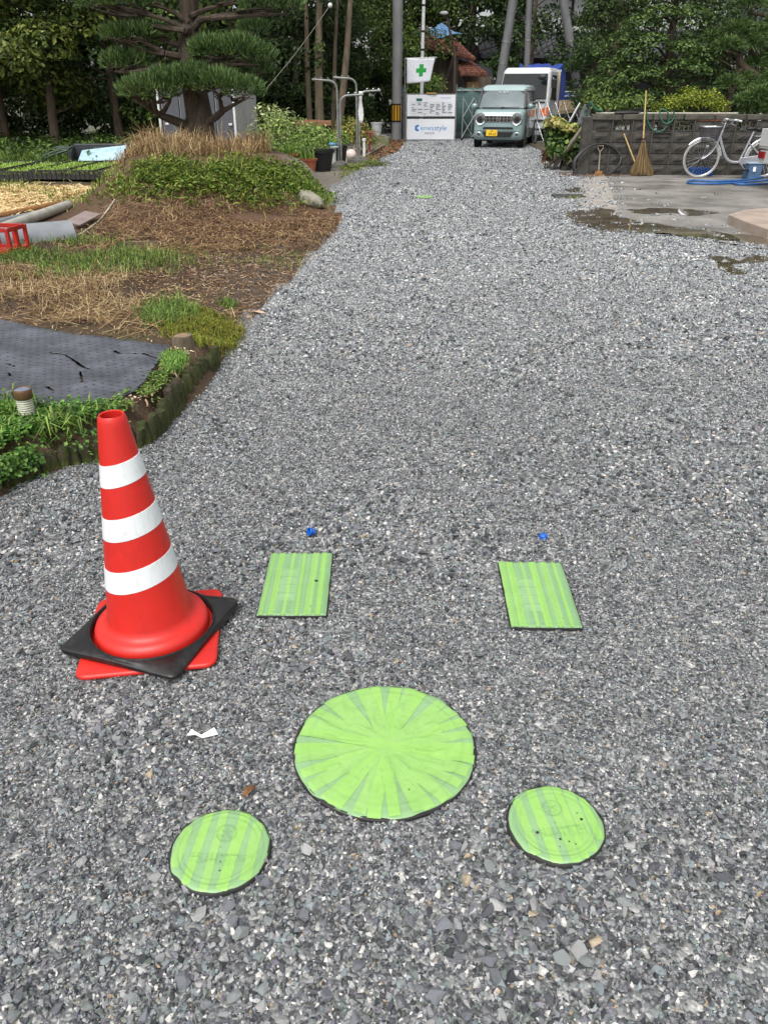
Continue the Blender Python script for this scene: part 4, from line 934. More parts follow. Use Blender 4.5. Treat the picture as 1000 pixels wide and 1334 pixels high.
PN = 42000; p_, nn, k = clump_pts(PADS, PN, (.8, 1.0), -.35); lowm = p_[:, 2] < np.array([c.z for c, r in PADS])[k]; hgt = np.where(lowm, .07, .12)
dirn = unit(nn * [.9, .9, .7] + [0, 0, .75] + rng.normal(0, .35, (PN, 3))); sd_ = unit(np.cross(dirn, rng.normal(size=(PN, 3)))); hh = hgt * rng.uniform(.6, 1.25, PN)
V = np.stack([p_ - sd_ * .005, p_ + sd_ * .005, p_ + dirn * hh[:, None] * .6 + sd_ * .0085, p_ + dirn * hh[:, None] * .6 - sd_ * .0085, p_ + dirn * hh[:, None]], 1)
i = np.arange(PN)[:, None] * 5; f = np.concatenate([i + [0, 1, 2], i + [0, 2, 3], i + [3, 2, 4]], 0)
np_mesh('needle_pads', V.reshape(-1, 3) - np.array(TB), f, np.repeat(pick([S(82, 108, 58), S(66, 92, 50), S(106, 130, 74), S(50, 72, 40), S(120, 142, 86)], PN, [4, 4, 3, 2, 2]), 5, 0), m_leaf, ct)

# ================================================================ THE WOOD ON THE LEFT
DK = [S(54, 74, 34), S(42, 60, 28), S(70, 92, 42), S(34, 48, 25)]
MID = [S(80, 100, 42), S(60, 82, 34), S(100, 118, 54), S(46, 64, 29)]
YEL = [S(106, 118, 50), S(82, 98, 40), S(130, 138, 70), S(60, 78, 32)]
WN = [('broadleaf tree with yellowish leaf sprays standing in the wood', YEL), ('dark evergreen tree standing in the wood edge', DK), ('mid green broadleaf tree standing in the wood', MID)]
def wood_tree(x, y, kind, lab, H_=6.5, rad=1.7, N=9000, leaf=.15, low=.5, over=1.2, group='trees of the dark wood', nclump=20):
    base = (x, y, 0); cl = []
    for i in range(nclump):
        z = random.uniform(low, H_ * (.75 if i % 2 else 1)); a = random.uniform(0, 6.28); rr = rad * math.sqrt(random.random()) * (.55 if z < 1.9 else 1)
        fy = -over * sstep(1.7, 2.6, z) * random.uniform(.2, 1)
        cl.append((Vector((x + rr * math.cos(a), y + rr * math.sin(a) * .8 + fy + (.9 if z < 1.8 else 0), z)), (random.uniform(.7, 1.15), random.uniform(.6, .9), random.uniform(.38, .7))))
    return tree('wood_tree', lab, base, (x + random.gauss(0, .2), y + .3, H_ * .8), .14, cl, N, leaf, kind, group, limb_r=.03)
spec = [(-14.6, 25.5, 0), (-12.6, 24.6, 0), (-10.9, 25.2, 2), (-9.2, 24.4, 0), (-7.7, 25.6, 1), (-6.0, 25.4, 2), (-4.4, 26.2, 1), (-2.9, 28.6, 1), (-2.0, 30.6, 1), (-1.5, 33.4, 2)]
ADJ = ['furthest into the field', 'behind the green hoops', 'above the upturned tub', 'behind the straw plot', 'behind the clipped pads', 'behind the metal shed', 'at the shed corner', 'behind the bare trunks', 'behind the laundry stands', 'beside the striped pole']
for (x, y, k), ad in zip(spec, ADJ):
    wood_tree(x, y, WN[k][1], WN[k][0].replace('standing in the wood edge', '').replace('standing in the wood', '').strip() + ' ' + ad, N=9500, leaf=.17 if k == 0 else .14, low=.4 if x < -3.5 else .2)
for i, x in enumerate((-17, -14, -11, -8, -5.4, -3.2)):
    wood_tree(x, 30.5 + (i % 2) * 1.4 + (2.2 if i == 5 else 0), DK, 'dense dark tree filling the back of the wood', 8.5, 2.3, 9000, .3, .3, .3, 'back row trees of the wood', 30)
for i, (x, lab) in enumerate(((-16.2, 'dark undergrowth bush at the far field end of the wood'), (-14.2, 'dark undergrowth bush behind the yellowish trees'), (-12.2, 'dark undergrowth bush behind the green hoops'), (-10.2, 'dark undergrowth bush behind the tub'), (-8.2, 'dark undergrowth bush behind the seedling trays'), (-6.3, 'dark undergrowth bush beside the shed door'), (-4.0, 'dark undergrowth bush behind the shed'), (-2.4, 'dark undergrowth bush behind the bare trunks'))):
    y = 28.2 + random.uniform(-.4, .4); t = thing('undergrowth_bush', lab, 'bush', (x, y, 0), 0, 'bushes under the wood'); cl = [(Vector((x + random.uniform(-.8, .8), y + random.uniform(-.3, .3), z)), (.85, .5, .5)) for z in (.4, .5, .9, 1.3, 1.5, 1.0)]
    foliage('leaves', cl, 2600, .15, DK, t); mb = MB(off=(x, y, 0)); [branchy(mb, (x, y, -.05), c, .03, .008, .1, 4, 5) for c, r_ in cl]; mb.build('stems', m_bark, t)
# bare trunks with leaves high up
for (u, Y, r_, u2, lab) in ((404, 26.6, .10, 398, 'slim brown bare trunk, first of the row behind the plank pile'), (416, 26.3, .15, 416, 'straight pale bare trunk with ivy leaves halfway up'), (436, 26.9, .13, 458, 'bare trunk slanting towards the striped pole'), (432, 27.5, .08, 440, 'thin bare trunk behind the slanting one')):
    b0 = P(u, 160, Y); b0.z = .03; tp = P(u2, -20, Y + .3); top = tp + (tp - b0) * .7
    cl = [(top + Vector((random.gauss(0, .8), random.gauss(0, .7), random.uniform(-1.4, .8))), (.8, .7, .5)) for _ in range(7)]
    if 'ivy' in lab: cl += [(P(416, v, Y - .1), (.16, .14, .16)) for v in (58, 66, 75, 84)]
    tree('bare_tree', lab, b0, top, r_, cl, 1800, .15, MID, 'bare trunks behind the planks', bark=m_barkg, trunk_pts=[b0 - Vector((0, 0, .2)), b0.lerp(tp, .5) + Vector((random.gauss(0, .05), 0, 0)), tp, top], limb_r=.025)
# ================================================================ THINGS IN THE LEFT GARDEN
def zt(x, y): return float(terr(np.array([x]), np.array([y]))[0])
m_pvc = M('pvc_grey', S(176, 174, 164), S(150, 148, 138), scale=6, rough=.5)
m_pvc2 = M('pipe_grey', S(132, 136, 140), S(112, 116, 120), scale=4, rough=.45)
m_rust = M('pipe_rust', S(146, 104, 58), S(112, 78, 44), scale=20, rough=.8, bump=.3)
m_white = M('white_paint', S(214, 214, 212), S(196, 197, 196), scale=8, rough=.55)
m_dark = M('dark_grey', S(52, 54, 58), S(42, 44, 48), scale=5, rough=.5)
m_black = M('black_plastic', S(26, 26, 27), S(18, 18, 19), rough=.5)
m_alu = M('aluminium', S(176, 178, 180), S(146, 148, 150), scale=20, rough=.35, metal=.7)
m_steel = M('galvanised', S(150, 152, 150), S(112, 112, 108), scale=14, rough=.45, metal=.5)
m_conc = M('concrete', S(142, 138, 130), S(112, 108, 100), scale=7, rough=.9, bump=.5, bscale=60)
m_concd = M('concrete_dark', S(98, 95, 90), S(72, 70, 66), scale=7, rough=.9, bump=.5, bscale=60)
m_wood = M('old_plank', S(150, 118, 88), S(108, 84, 62), scale=9, rough=.85, bump=.4, stretch=(1, .12, 1), objrand=.1)
m_woodg = M('grey_plank', S(140, 132, 116), S(104, 96, 84), scale=9, rough=.85, bump=.4, stretch=(1, .12, 1))
m_terra = M('terracotta', S(168, 92, 62), S(140, 74, 50), scale=12, rough=.8)
m_glass = M('dark_glass', S(44, 48, 50), S(34, 38, 40), rough=.08, spec=.8)

# garden light
p = GT(38, 548); t = thing('garden_light', 'small round solar garden light with copper brown cap', 'garden light', (p.x, p.y, p.z))
m_copper = M('copper_brown', S(128, 98, 72), S(98, 74, 54), rough=.35, metal=.5)
m_lens = M('lens_clear', S(176, 178, 158), S(150, 152, 134), rough=.15, spec=.7)
mb = MB(); mb.lathe([(.020, -.06), (.020, .012), (.034, .014), (.034, .035)], 24); mb.build('base', m_copper, t, smooth=True)
for i in range(7): mb = MB(); z = .035 + i * .0105; mb.lathe([(.0345, z), (.0375, z + .005), (.0345, z + .0104)], 28); mb.build('lens_ring', m_lens, t, smooth=True)
mb = MB(); mb.lathe([(.038, .109), (.041, .112), (.041, .15), (.039, .154), (.036, .154), (.035, .150)], 28, cap1=False); mb.build('cap', m_copper, t, smooth=True)
mb = MB(); mb.lathe([(.0345, .145), (.0345, .150)], 28); mb.build('solar_panel', M('solar_panel', S(96, 104, 124), S(120, 128, 146), rough=.2, scale=40), t)
# stump
p = GT(240, 452); t = thing('tree_stump', 'low cut stump at the corner of the log edging', 'stump', (p.x, p.y, p.z - .03))
mb = MB(); mb.lathe([(.075, -.05), (.066, .03), (.060, .09), (.056, .10)], 14); mb.v = [(v[0] * random.uniform(.85, 1.12), v[1] * random.uniform(.85, 1.12), v[2] + random.uniform(-.006, .006)) for v in mb.v]; mb.build('bark', m_barkg, t, smooth=True)
mb = MB(); mb.lathe([(.05, .098), (.03, .106)], 12); mb.build('cut_face', M('cut_wood', S(142, 120, 94), S(112, 92, 70), scale=60, rough=.85), t)

# red crate
p = GT(20, 331); cz = zt(p.x, p.y)
t = thing('bottle_crate', 'red plastic slatted crate lying in the grass by the pipes', 'crate', (p.x - .2, p.y + .12, cz), R(-8))
m_crate = M('crate_red', S(176, 42, 34), S(150, 34, 28), rough=.4)
for sx in (-.22, .22):
    for sy in (-.16, .16): mb = MB(); mb.box((sx, sy, .125), (.035, .035, .25)); mb.build('post', m_crate, t, bevel=.004)
for z in (.03, .235):
    for sy in (-.16, .16): mb = MB(); mb.box((0, sy, z), (.4, .022, .04)); mb.build('rail', m_crate, t, bevel=.003)
    for sx in (-.22, .22): mb = MB(); mb.box((sx, 0, z), (.022, .28, .04)); mb.build('rail', m_crate, t, bevel=.003)
for sy in (-.16, .16):
    for x in (-.09, .09): mb = MB(); mb.box((x, sy, .13), (.03, .018, .17)); mb.build('slat', m_crate, t)
for sx in (-.22, .22): mb = MB(); mb.box((sx, 0, .13), (.018, .035, .17)); mb.build('slat', m_crate, t)
mb = MB(); mb.box((0, 0, .018), (.4, .28, .012)); mb.build('floor', m_crate, t)
def pipe(name, lab, u0, v0, u1, v1, r_, mat, ext=1.0, open_=True, cat='pipe', dz=0):
    a, b_ = GT(u0, v0), GT(u1, v1); d = (b_ - a); a = a - d.normalized() * ext
    a.z = max(zt(a.x, a.y), zt(b_.x, b_.y) - .05) + r_ * .85 + dz; b_.z = zt(b_.x, b_.y) + r_ * .9 + dz
    t = thing(name, lab, cat, (a + b_) / 2 - Vector((0, 0, r_)))
    mb = MB(off=t.location); mb.tube([a, a.lerp(b_, .5), b_], r_, 20, cap=True); mb.build('tube', mat, t, smooth=True)
    e = (b_ - a).normalized(); mb = MB(off=t.location); mb.tube([b_ - e * .05, b_ + e * .006], r_ * 1.06, 20, cap=False); mb.build('socket', mat, t, smooth=True)
    mb = MB(off=t.location); mb.tube([b_ + e * .003, b_ + e * .005], r_ * .85, 18); mb.build('bore', m_black, t)
    return t
pipe('drain_pipe', 'long pale grey plastic pipe lying across the plot', 0, 306, 90, 273, .062, m_pvc)
pipe('drain_pipe', 'thinner grey pipe lying behind the pale plastic pipe', 0, 296, 58, 282, .045, m_pvc2)
pipe('bamboo_pole', 'rusty brown pole lying behind the grey pipes', -20, 292, 78, 270, .045, m_rust, cat='pole')
# half round gutter
a, b_ = GT(5, 319), GT(95, 311); d = (b_ - a).normalized(); a -= d * .9; a.z = b_.z = .06
t = thing('roof_gutter', 'wide grey half round gutter lying upside down in the grass', 'gutter', (a + b_) / 2)
nrm = Vector((-d.y, d.x, 0)); vs = []; fs = []; k = 14
for e_, c in enumerate((a, b_)):
    for rr in (.17, .158):
        for i in range(k + 1): an = math.pi * i / k; vs.append(c - t.location + nrm * rr * math.cos(an) + Vector((0, 0, rr * math.sin(an) * 1.05)))
q = k + 1
for i in range(k): fs += [(i, i + 1, 2 * q + i + 1, 2 * q + i), (q + i, 3 * q + i, 3 * q + i + 1, q + i + 1), (i, q + i, q + i + 1, i + 1), (2 * q + i, 2 * q + i + 1, 3 * q + i + 1, 3 * q + i)]
mb = MB(); mb.add(vs, fs); mb.build('gutter_shell', m_pvc2, t, smooth=True)
mb = MB(); mb.tube([a - t.location + nrm * .165 * math.cos(1.0) + Vector((0, 0, .152)), b_ - t.location + nrm * .165 * math.cos(1.0) + Vector((0, 0, .152))], .006, 6); mb.build('rib', m_pvc2, t)
a, b_ = GT(92, 300), GT(126, 284); mb = MB(); c = (a + b_) / 2; t = mb
mb.box((0, 0, 0), (.62, .2, .012), Euler((R(10), R(-4), math.atan2((b_ - a).y, (b_ - a).x))).to_matrix()); o = mb.build('board_offcut', M('board_mauve', S(146, 130, 126), S(124, 108, 104), scale=5, rough=.6), loc=c + Vector((0, 0, .07)))
tag(o, 'thin mauve grey board propped behind the gutter', 'board')
mb = MB(); pts_ = smooth_path([GT(u, v) + Vector((0, 0, .03)) for u, v in ((98, 312), (112, 304), (128, 292), (140, 278), (150, 263))], 5); c = pts_[0].copy(); mb.off = c; mb.tube(pts_, .008, 6); o = mb.build('loose_string', M('cord', S(196, 198, 182), S(170, 172, 156), rough=.7), loc=c, smooth=True); tag(o, 'pale cord trailing up the side of the bank', 'string')

# upturned tub and green hoops
tb = P(130, 214, 19.0); tz_ = zt(tb.x, tb.y)
t = thing('plastic_tub', 'dark tub on its side showing a pale blue inside', 'tub', (tb.x, tb.y, tz_ + .02), R(6))
mb = MB(); mb.box((0, .2, .06), (1.25, .5, .05), (R(-8), R(-2), 0)); mb.box((-.6, .2, .2), (.05, .5, .36)); mb.box((.6, .2, .2), (.05, .5, .3)); mb.box((0, .46, .22), (1.25, .05, .42)); mb.build('shell', m_dark, t, bevel=.02)
mb = MB(); mb.add([(-.45, -.06, .09), (.6, -.06, .07), (.56, .4, .40), (-.42, .4, .30), (-.45, -.05, .08), (.6, -.05, .06), (.56, .41, .39), (-.42, .41, .29)], [(0, 1, 2, 3), (7, 6, 5, 4), (0, 4, 5, 1), (1, 5, 6, 2), (2, 6, 7, 3), (3, 7, 4, 0)]); mb.build('blue_lining', M('pale_blue', S(176, 206, 214), S(140, 172, 186), scale=9, rough=.4), t)
mb = MB(); mb.box((-.5, -.08, .05), (.1, .06, .06)); mb.build('handle', m_white, t, bevel=.01)
hb = Vector((-6.7, 19.6, 0)); hb.z = zt(hb.x, hb.y)
t = thing('garden_hoops', 'bundle of bent green garden hoop poles over the tub', 'hoop poles', hb)
m_hoop = M('hoop_green', S(58, 84, 58), S(42, 62, 44), rough=.5)
for i in range(22):
    u0 = random.uniform(42, 62); v0 = random.uniform(204, 216); u1 = random.uniform(165, 205); v1 = random.uniform(202, 212); vt = random.uniform(189, 199); Y = 19.5 + random.uniform(-.1, .5)
    pp = smooth_path([P(u0, v0, Y), P(u0 + 22, vt + 4, Y), P(100, vt, Y), P(140, vt - 1, Y), P(u1 - 15, vt + 5, Y), P(u1, v1, Y)], 5)
    mb = MB(off=hb); mb.tube(pp, .011, 5); mb.build('pole', m_hoop, t, smooth=True)

# metal storage shed
t = thing('storage_shed', 'steel storage shed with charcoal doors and pale sides behind the clipped tree', 'shed', (-5.66, 22.35, 0), R(-13))
m_shedw = M('shed_pale', S(176, 176, 172), S(156, 156, 152), scale=3, rough=.5, stretch=(1, 1, .2))
m_door = M('shed_door', S(84, 86, 92), S(72, 74, 80), scale=3, rough=.45)
SW, SD, SH = 2.02, 1.5, 1.72
mb = MB(); mb.box((SW - .01, SD / 2 + .02, SH / 2), (.02, SD, SH)); mb.box((.01, SD / 2 + .02, SH / 2), (.02, SD, SH)); mb.box((SW / 2, SD + .01, SH / 2), (SW - .05, .02, SH)); mb.build('side_wall', m_shedw, t)
for i in range(9): mb = MB(); mb.box((SW + .006, .12 + i * .165, SH / 2), (.012, .05, SH - .06)); mb.build('wall_rib', m_shedw, t)
for i in range(4):
    mb = MB(); mb.box((.06 + (i + .5) * (SW - .1) / 4, .03 + (.02 if i % 2 else 0), SH / 2), ((SW - .1) / 4 - .012, .02, SH - .08)); d = mb.build('door', m_door, t, bevel=.004)
    mb = MB(); mb.box((.06 + (i + .06) * (SW - .1) / 4, .012 + (.02 if i % 2 else 0), SH / 2), (.02, .012, SH - .1)); mb.build('door_trim', m_alu, d)
    if i in (0, 3): mb = MB(); mb.box((.06 + (i + (.22 if i == 0 else .8)) * (SW - .1) / 4, .012, .78), (.09, .016, .05)); mb.build('handle', m_white, d, bevel=.004)
for x in (.0, SW): mb = MB(); mb.box((x, -.003, SH / 2), (.05, .05, SH)); mb.build('corner_post', m_white, t)
mb = MB(); mb.box((SW / 2, SD / 2, SH + .05), (SW + .16, SD + .2, .1)); mb.build('roof', m_white, t, bevel=.012)
mb = MB(); mb.box((SW / 2, SD / 2, .02), (SW + .04, SD, .05)); mb.build('base', m_conc, t)

a, b_ = P(345, 118, 21.0), P(430, 7, 24.0); c = a.copy(); mb = MB(off=c); mb.tube(smooth_path([a, a.lerp(b_, .5) - Vector((0, 0, .06)), b_], 6), .008, 6); mb.cur = 1; mb.ell(b_, (.06, .06, .06), 12, 8); tag(mb.build('slanting_rope', [M('rope_grey', S(120, 116, 106), S(96, 92, 84), rough=.8), m_white], loc=c, smooth=True), 'slanting grey rope with a white float strung before the bare trunks', 'rope')
# rock at the lane end of the bank
p = GT(402, 264); t = MB(); t.ell((0, 0, .06), (.26, .15, .11), 14, 9, .12); o = t.build('rock', M('rock_grey', S(142, 138, 124), S(108, 104, 92), scale=10, rough=.9, bump=.6), smooth=True, loc=(p.x, p.y, p.z - .02)); o.rotation_euler = (0, R(14), R(-35)); tag(o, 'long grey rock at the lane end of the bank', 'rock')

# potted plants
def shrub(name, label, base, clumps, N, leaf, pal, cat='plant', group=None, aspect=.4, stems=5, mat=None, up=.4):
    t = thing(name, label, cat, base, 0, group); mb = MB(off=base)
    for c, r_ in clumps:
        for _ in range(stems): branchy(mb, Vector(base) + Vector((random.gauss(0, .03), random.gauss(0, .03), 0)), Vector(c) + Vector((random.uniform(-1, 1) * r_[0], random.uniform(-1, 1) * r_[1], random.uniform(-.5, .8) * r_[2])) * .8, .009, .003, .1, 4, 5)
    mb.build('stems', M('stem', S(96, 92, 54), S(74, 66, 40), rough=.8), t)
    foliage('leaves', clumps, N, leaf, pal, t, None, mat, up, aspect, .2, -.6, (.2, 1.05)); return t
def pot(name, label, x, y, r_, h_, mat, pal=None, leafs=0, cat='plant pot', group=None, spiky=False, lh=.25):
    z = zt(x, y) if inside_d(np.array([x]), np.array([y]))[0] > 0 else 0.0
    t = thing(name, label, cat, (x, y, z), 0, group); mb = MB(); mb.lathe([(r_ * .72, 0), (r_ * .95, h_ * .85), (r_ * 1.06, h_ * .86), (r_ * 1.08, h_), (r_ * .95, h_), (r_ * .9, h_ * .9)], 22); mb.build('pot', mat, t, smooth=True)
    if leafs:
        a = rng.uniform(0, 6.28, leafs); rr = r_ * .8 * np.sqrt(rng.uniform(0, 1, leafs)); b_ = np.column_stack([rr * np.cos(a), rr * np.sin(a), np.full(leafs, h_ * .9)])
        if spiky: v, f = blades(b_, rng.uniform(lh * .5, lh * 1.2, leafs), .018, rng.uniform(.2, 1.0, leafs)); np_mesh('leaves', v, f, np.repeat(pick(pal, leafs), 5, 0), m_grass, t)
        else: foliage('leaves', [(Vector((x, y, z + h_ + lh * .45)), (r_ * 1.3, r_ * 1.3, lh * .6))], leafs, .07, pal, t, None, None, .5, .45)
    return t
LG = [S(140, 172, 78), S(112, 150, 60), S(168, 192, 104), S(86, 124, 50)]
pot('flower_pot', 'terracotta pot of strap leaves, the one at the lane side', -1.42, 16.1, .17, .27, m_terra, LG, 60, 'plant pot', 'terracotta pots', True, .3)
pot('flower_pot', 'terracotta pot of strap leaves tucked beside the bank', -1.78, 16.25, .17, .26, m_terra, LG, 60, 'plant pot', 'terracotta pots', True, .3)
pot('planter', 'large black plastic planter beside the laundry stand', -1.32, 18.2, .27, .42, m_black, LG, 260, 'planter', 'black planters', False, .4)
pot('planter', 'smaller black planter behind the large one', -1.02, 19.9, .18, .4, m_black, LG, 160, 'planter', 'black planters', False, .35)
pot('planter', 'wide dark planter under the leafy shrubs', -1.75, 18.0, .25, .36, m_black, LG, 220, 'planter', 'black planters', False, .35)
shrub('leafy_shrub', 'bright green leafy shrub between the bank and the planters', (-2.2, 17.6, .05), [(Vector((-2.2, 17.5, .35)), (.4, .35, .3)), (Vector((-2.55, 17.3, .3)), (.35, .3, .28)), (Vector((-1.9, 17.4, .3)), (.3, .3, .25))], 1500, .09, LG, 'shrub')
shrub('leafy_shrub', 'pale variegated shrub behind the planters', (-1.9, 19.6, .03), [(Vector((-1.9, 19.5, .6)), (.5, .4, .4)), (Vector((-1.5, 19.5, .55)), (.4, .35, .35)), (Vector((-2.4, 19.8, .7)), (.4, .35, .4))], 1700, .1, [S(150, 172, 96), S(176, 190, 120), S(118, 142, 68), S(90, 112, 54)], 'shrub')
shrub('leafy_shrub', 'tall shrub with cream leaf tips against the shed corner', (-2.75, 21.2, .03), [(Vector((-2.75, 21.0, .95)), (.4, .35, .35)), (Vector((-2.4, 21.1, .8)), (.4, .35, .35)), (Vector((-2.95, 21.0, .5)), (.4, .35, .35))], 900, .1, [S(164, 178, 118), S(196, 202, 150), S(104, 122, 66), S(84, 94, 54)], 'shrub')
shrub('leafy_shrub', 'brownish yellow shrub behind the laundry stands', (-.85, 23.2, .03), [(Vector((-.85, 23.0, .5)), (.55, .4, .45)), (Vector((-.45, 23.2, .35)), (.4, .4, .3))], 1100, .1, [S(146, 148, 70), S(122, 116, 56), S(160, 140, 78), S(104, 122, 56)], 'shrub')
shrub('weed_clump', 'low yellow green weeds at the foot of the laundry stands', (-.6, 19.0, .01), [(Vector((-.7, 18.6, .05)), (.35, .3, .07)), (Vector((-.2, 19.6, .05)), (.4, .5, .07))], 500, .07, GREEN_Y, 'weeds')
p = P(434, 188, 19.0); mb = MB(); mb.ell((0, 0, .0), (.10, .09, .045), 14, 8, .1); mb.cur = 1; mb.lathe([(.12, -.07), (.125, -.045), (.06, -.03)], 16); mb.lathe([(.05, -.5), (.06, -.06)], 10)
o = mb.build('blue_bowl', [M('cap_sky', S(86, 152, 200), S(60, 120, 172), rough=.5), M('pale_grey', S(186, 186, 180), S(160, 160, 156), rough=.6)], loc=p, smooth=True); tag(o, 'blue bundle in a pale dish on a stand among the plants', 'dish')
# small things round the stands
p = G(460, 208); t = thing('garden_ball', 'pink and white round ornament lying by the laundry stand', 'ornament', (p.x - .05, p.y, .02)); mb = MB(); mb.ell((0, 0, .1), (.13, .12, .12), 16, 10); mb.build('ball', M('ball_pink', S(206, 176, 170), S(226, 220, 214), scale=5, rough=.5), t, smooth=True); mb = MB(); mb.lathe([(.09, -.01), (.07, .02)], 14); mb.build('foot', m_terra, t)
p = G(477, 206); t = thing('white_post', 'short white plastic post beside the laundry stand', 'post', (p.x - .05, p.y, .0)); mb = MB(); mb.lathe([(.035, 0), (.035, .40)], 12); mb.build('shaft', m_white, t, smooth=True); mb = MB(); mb.lathe([(.05, .40), (.05, .45), (.03, .46)], 12); mb.build('cap', m_white, t, smooth=True)
p = G(481, 203); t = thing('garden_tap', 'rusty red standpipe tap next to the white post', 'tap', (p.x, p.y, 0)); mb = MB(); mb.tube([(0, 0, 0), (0, 0, .5), (.02, 0, .58)], .035, 8); mb.build('standpipe', M('tap_red', S(132, 66, 56), S(100, 50, 42), rough=.7), t, smooth=True); mb = MB(); mb.tube([(-.08, 0, .56), (.1, -.04, .55), (.12, -.05, .46)], .022, 7); mb.build('spout', M('tap_red', S(132, 66, 56)), t, smooth=True)

# laundry pole stands
def laundry(name, lab, base, hi, lo, rz, towel=False):
    t = thing(name, lab, 'laundry stand', base, rz, 'laundry pole stands'); mb = MB(); mb.add([(-.26, -.26, 0), (.26, -.26, 0), (.26, .26, 0), (-.26, .26, 0), (-.24, -.24, .07), (.24, -.24, .07), (.24, .24, .07), (-.24, .24, .07), (-.06, -.06, .15), (.06, -.06, .15), (.06, .06, .15), (-.06, .06, .15)],
        [(3, 2, 1, 0)] + [(a + i, a + (i + 1) % 4, a + 4 + (i + 1) % 4, a + 4 + i) for a in (0, 4) for i in range(4)] + [(8, 9, 10, 11)]); mb.build('foot', m_concd, t, bevel=.008)
    for sgn, zz, L, r_ in ((-1, hi, .52, .024), (1, lo, .50, .024)):
        x0 = .028 * sgn; mb = MB(); pts_ = [(x0, 0, .1), (x0, 0, zz - .2)] + [(x0 + sgn * .17 * (1 - math.cos(a)), 0, zz - .17 + .17 * math.sin(a)) for a in [R(q) for q in (15, 30, 45, 60, 75, 90)]] + [(sgn * (L + .03), 0, zz + .02)]
        mb.tube(pts_, r_, 9); ar = mb.build('arm', m_steel, t, smooth=True)
        for x in (.2, .34, .47):
            mb = MB(); mb.tube([(sgn * x, 0, zz + .015), (sgn * (x + .008), 0, zz + .05), (sgn * (x + .03), 0, zz + .06)], .009, 6); mb.build('hook', m_alu, ar)
    if towel:
        tw = MB(); vs = []; n_ = 7
        for i in range(n_ + 1):
            for j in range(4): vs.append((.02 + j * .03 + .02 * math.sin(i + j), -.035 - .01 * math.sin(i * .8 + j), 1.5 - i * .095))
        tw.add(vs, [(i * 4 + j, i * 4 + j + 1, (i + 1) * 4 + j + 1, (i + 1) * 4 + j) for i in range(n_) for j in range(3)]); o = tw.build('towel', M('towel_white', S(216, 216, 214), S(196, 196, 196), rough=.9), smooth=True)
        o.location = base; o.rotation_euler = (0, 0, rz); s_ = o.modifiers.new('t', 'SOLIDIFY'); s_.thickness = .01; tag(o, 'white cloth hanging down the laundry stand pole', 'towel')
    return t
p = G(443, 219); laundry('laundry_stand', 'steel two armed laundry pole stand beside the planters', (p.x, p.y, .005), 1.70, 1.42, R(8))
p = G(467, 212); laundry('laundry_stand', 'steel two armed laundry pole stand with a cloth on it', (p.x, p.y, .005), 1.76, 1.50, R(8), True)

# plank bench, step, pail, poles
t = thing('plank_pile', 'reddish planks stacked on dark blocks before the bare trunks', 'plank pile', (-2.35, 24.4, 0), R(4))
for i, (x, y, z, L) in enumerate(((0, 0, .72, 1.7), (-.15, .25, .74, 1.5), (.1, .5, .72, 1.6))): mb = MB(); mb.box((x, y, z), (L, .22, .12), R(random.uniform(-2, 2))); mb.build('plank', M('plank_red', S(148, 104, 78), S(116, 82, 62), scale=5, rough=.85, stretch=(.15, 1, 1)), t, bevel=.005)
for x in (-.6, 0, .55):
    for z in (.16, .5): mb = MB(); mb.box((x + random.uniform(-.05, .05), .2, z), (.45, .6, .33)); mb.build('block', m_concd, t, bevel=.01)
t = thing('concrete_step', 'mossy concrete block step at the edge of the wood', 'step', (-.28, 26.4, 0), R(20)); mb = MB(); mb.box((0, 0, .15), (.75, .5, .32)); mb.build('slab', M('mossy_concrete', S(130, 128, 112), S(96, 104, 66), scale=4, rough=.9, bump=.5), t, bevel=.015)
mb = MB(); mb.box((-.05, .0, .335), (.7, .45, .03)); mb.build('cap', m_conc, t, bevel=.006)
t = thing('pail', 'pale grey plastic pail standing on the concrete step', 'bucket', (-.22, 26.45, .352)); mb = MB(); mb.lathe([(.125, 0), (.165, .30), (.18, .305), (.18, .33), (.165, .33), (.12, .03)], 24, cap1=True); mb.build('shell', M('pail_grey', S(178, 180, 180), S(156, 158, 158), rough=.45), t, smooth=True)
mb = MB(); mb.tube([(.17 * math.cos(a), -.17 * math.sin(a) * .2 - .02, .31 - .12 * math.sin(a)) for a in [math.pi * i / 10 for i in range(11)]], .006, 6); mb.build('handle', m_steel, t)
for i, (u0, v0, u1, v1, lab) in enumerate(((472, 197, 508, 180, 'grey wooden pole lying beside the concrete step'), (480, 196, 506, 184, 'thin pale pole lying on the leaf litter by the step'), (476, 203, 500, 189, 'crooked branch lying along the lane edge'))):
    a, b_ = G(u0, v0, .05), G(u1, v1, .08); mb = MB(off=a); mb.tube(smooth_path([a, a.lerp(b_, .5) + Vector((.03, 0, .03)), b_], 3), .035, 7); tag(mb.build('wooden_pole', m_woodg, loc=a, smooth=True), lab, 'pole')
strands('leaf_litter', 'brown leaf litter between the step and the striped pole', [(-.6, 20.5), (.0, 21.5), (.5, 24), (.75, 28), (.8, 30), (-.6, 30), (-.7, 25)], 2200, .09, .03, BROWN + [S(150, 100, 70)], 'leaf litter', .04)
grass('path_grass', 'thin yellow grass on the dirt path', [(-.9, 16.5), (-.3, 17), (0, 20), (.2, 22), (-.5, 22), (-.9, 19)], 900, .12, .012, (.3, 1.1), GREEN_Y, patchy=.5)
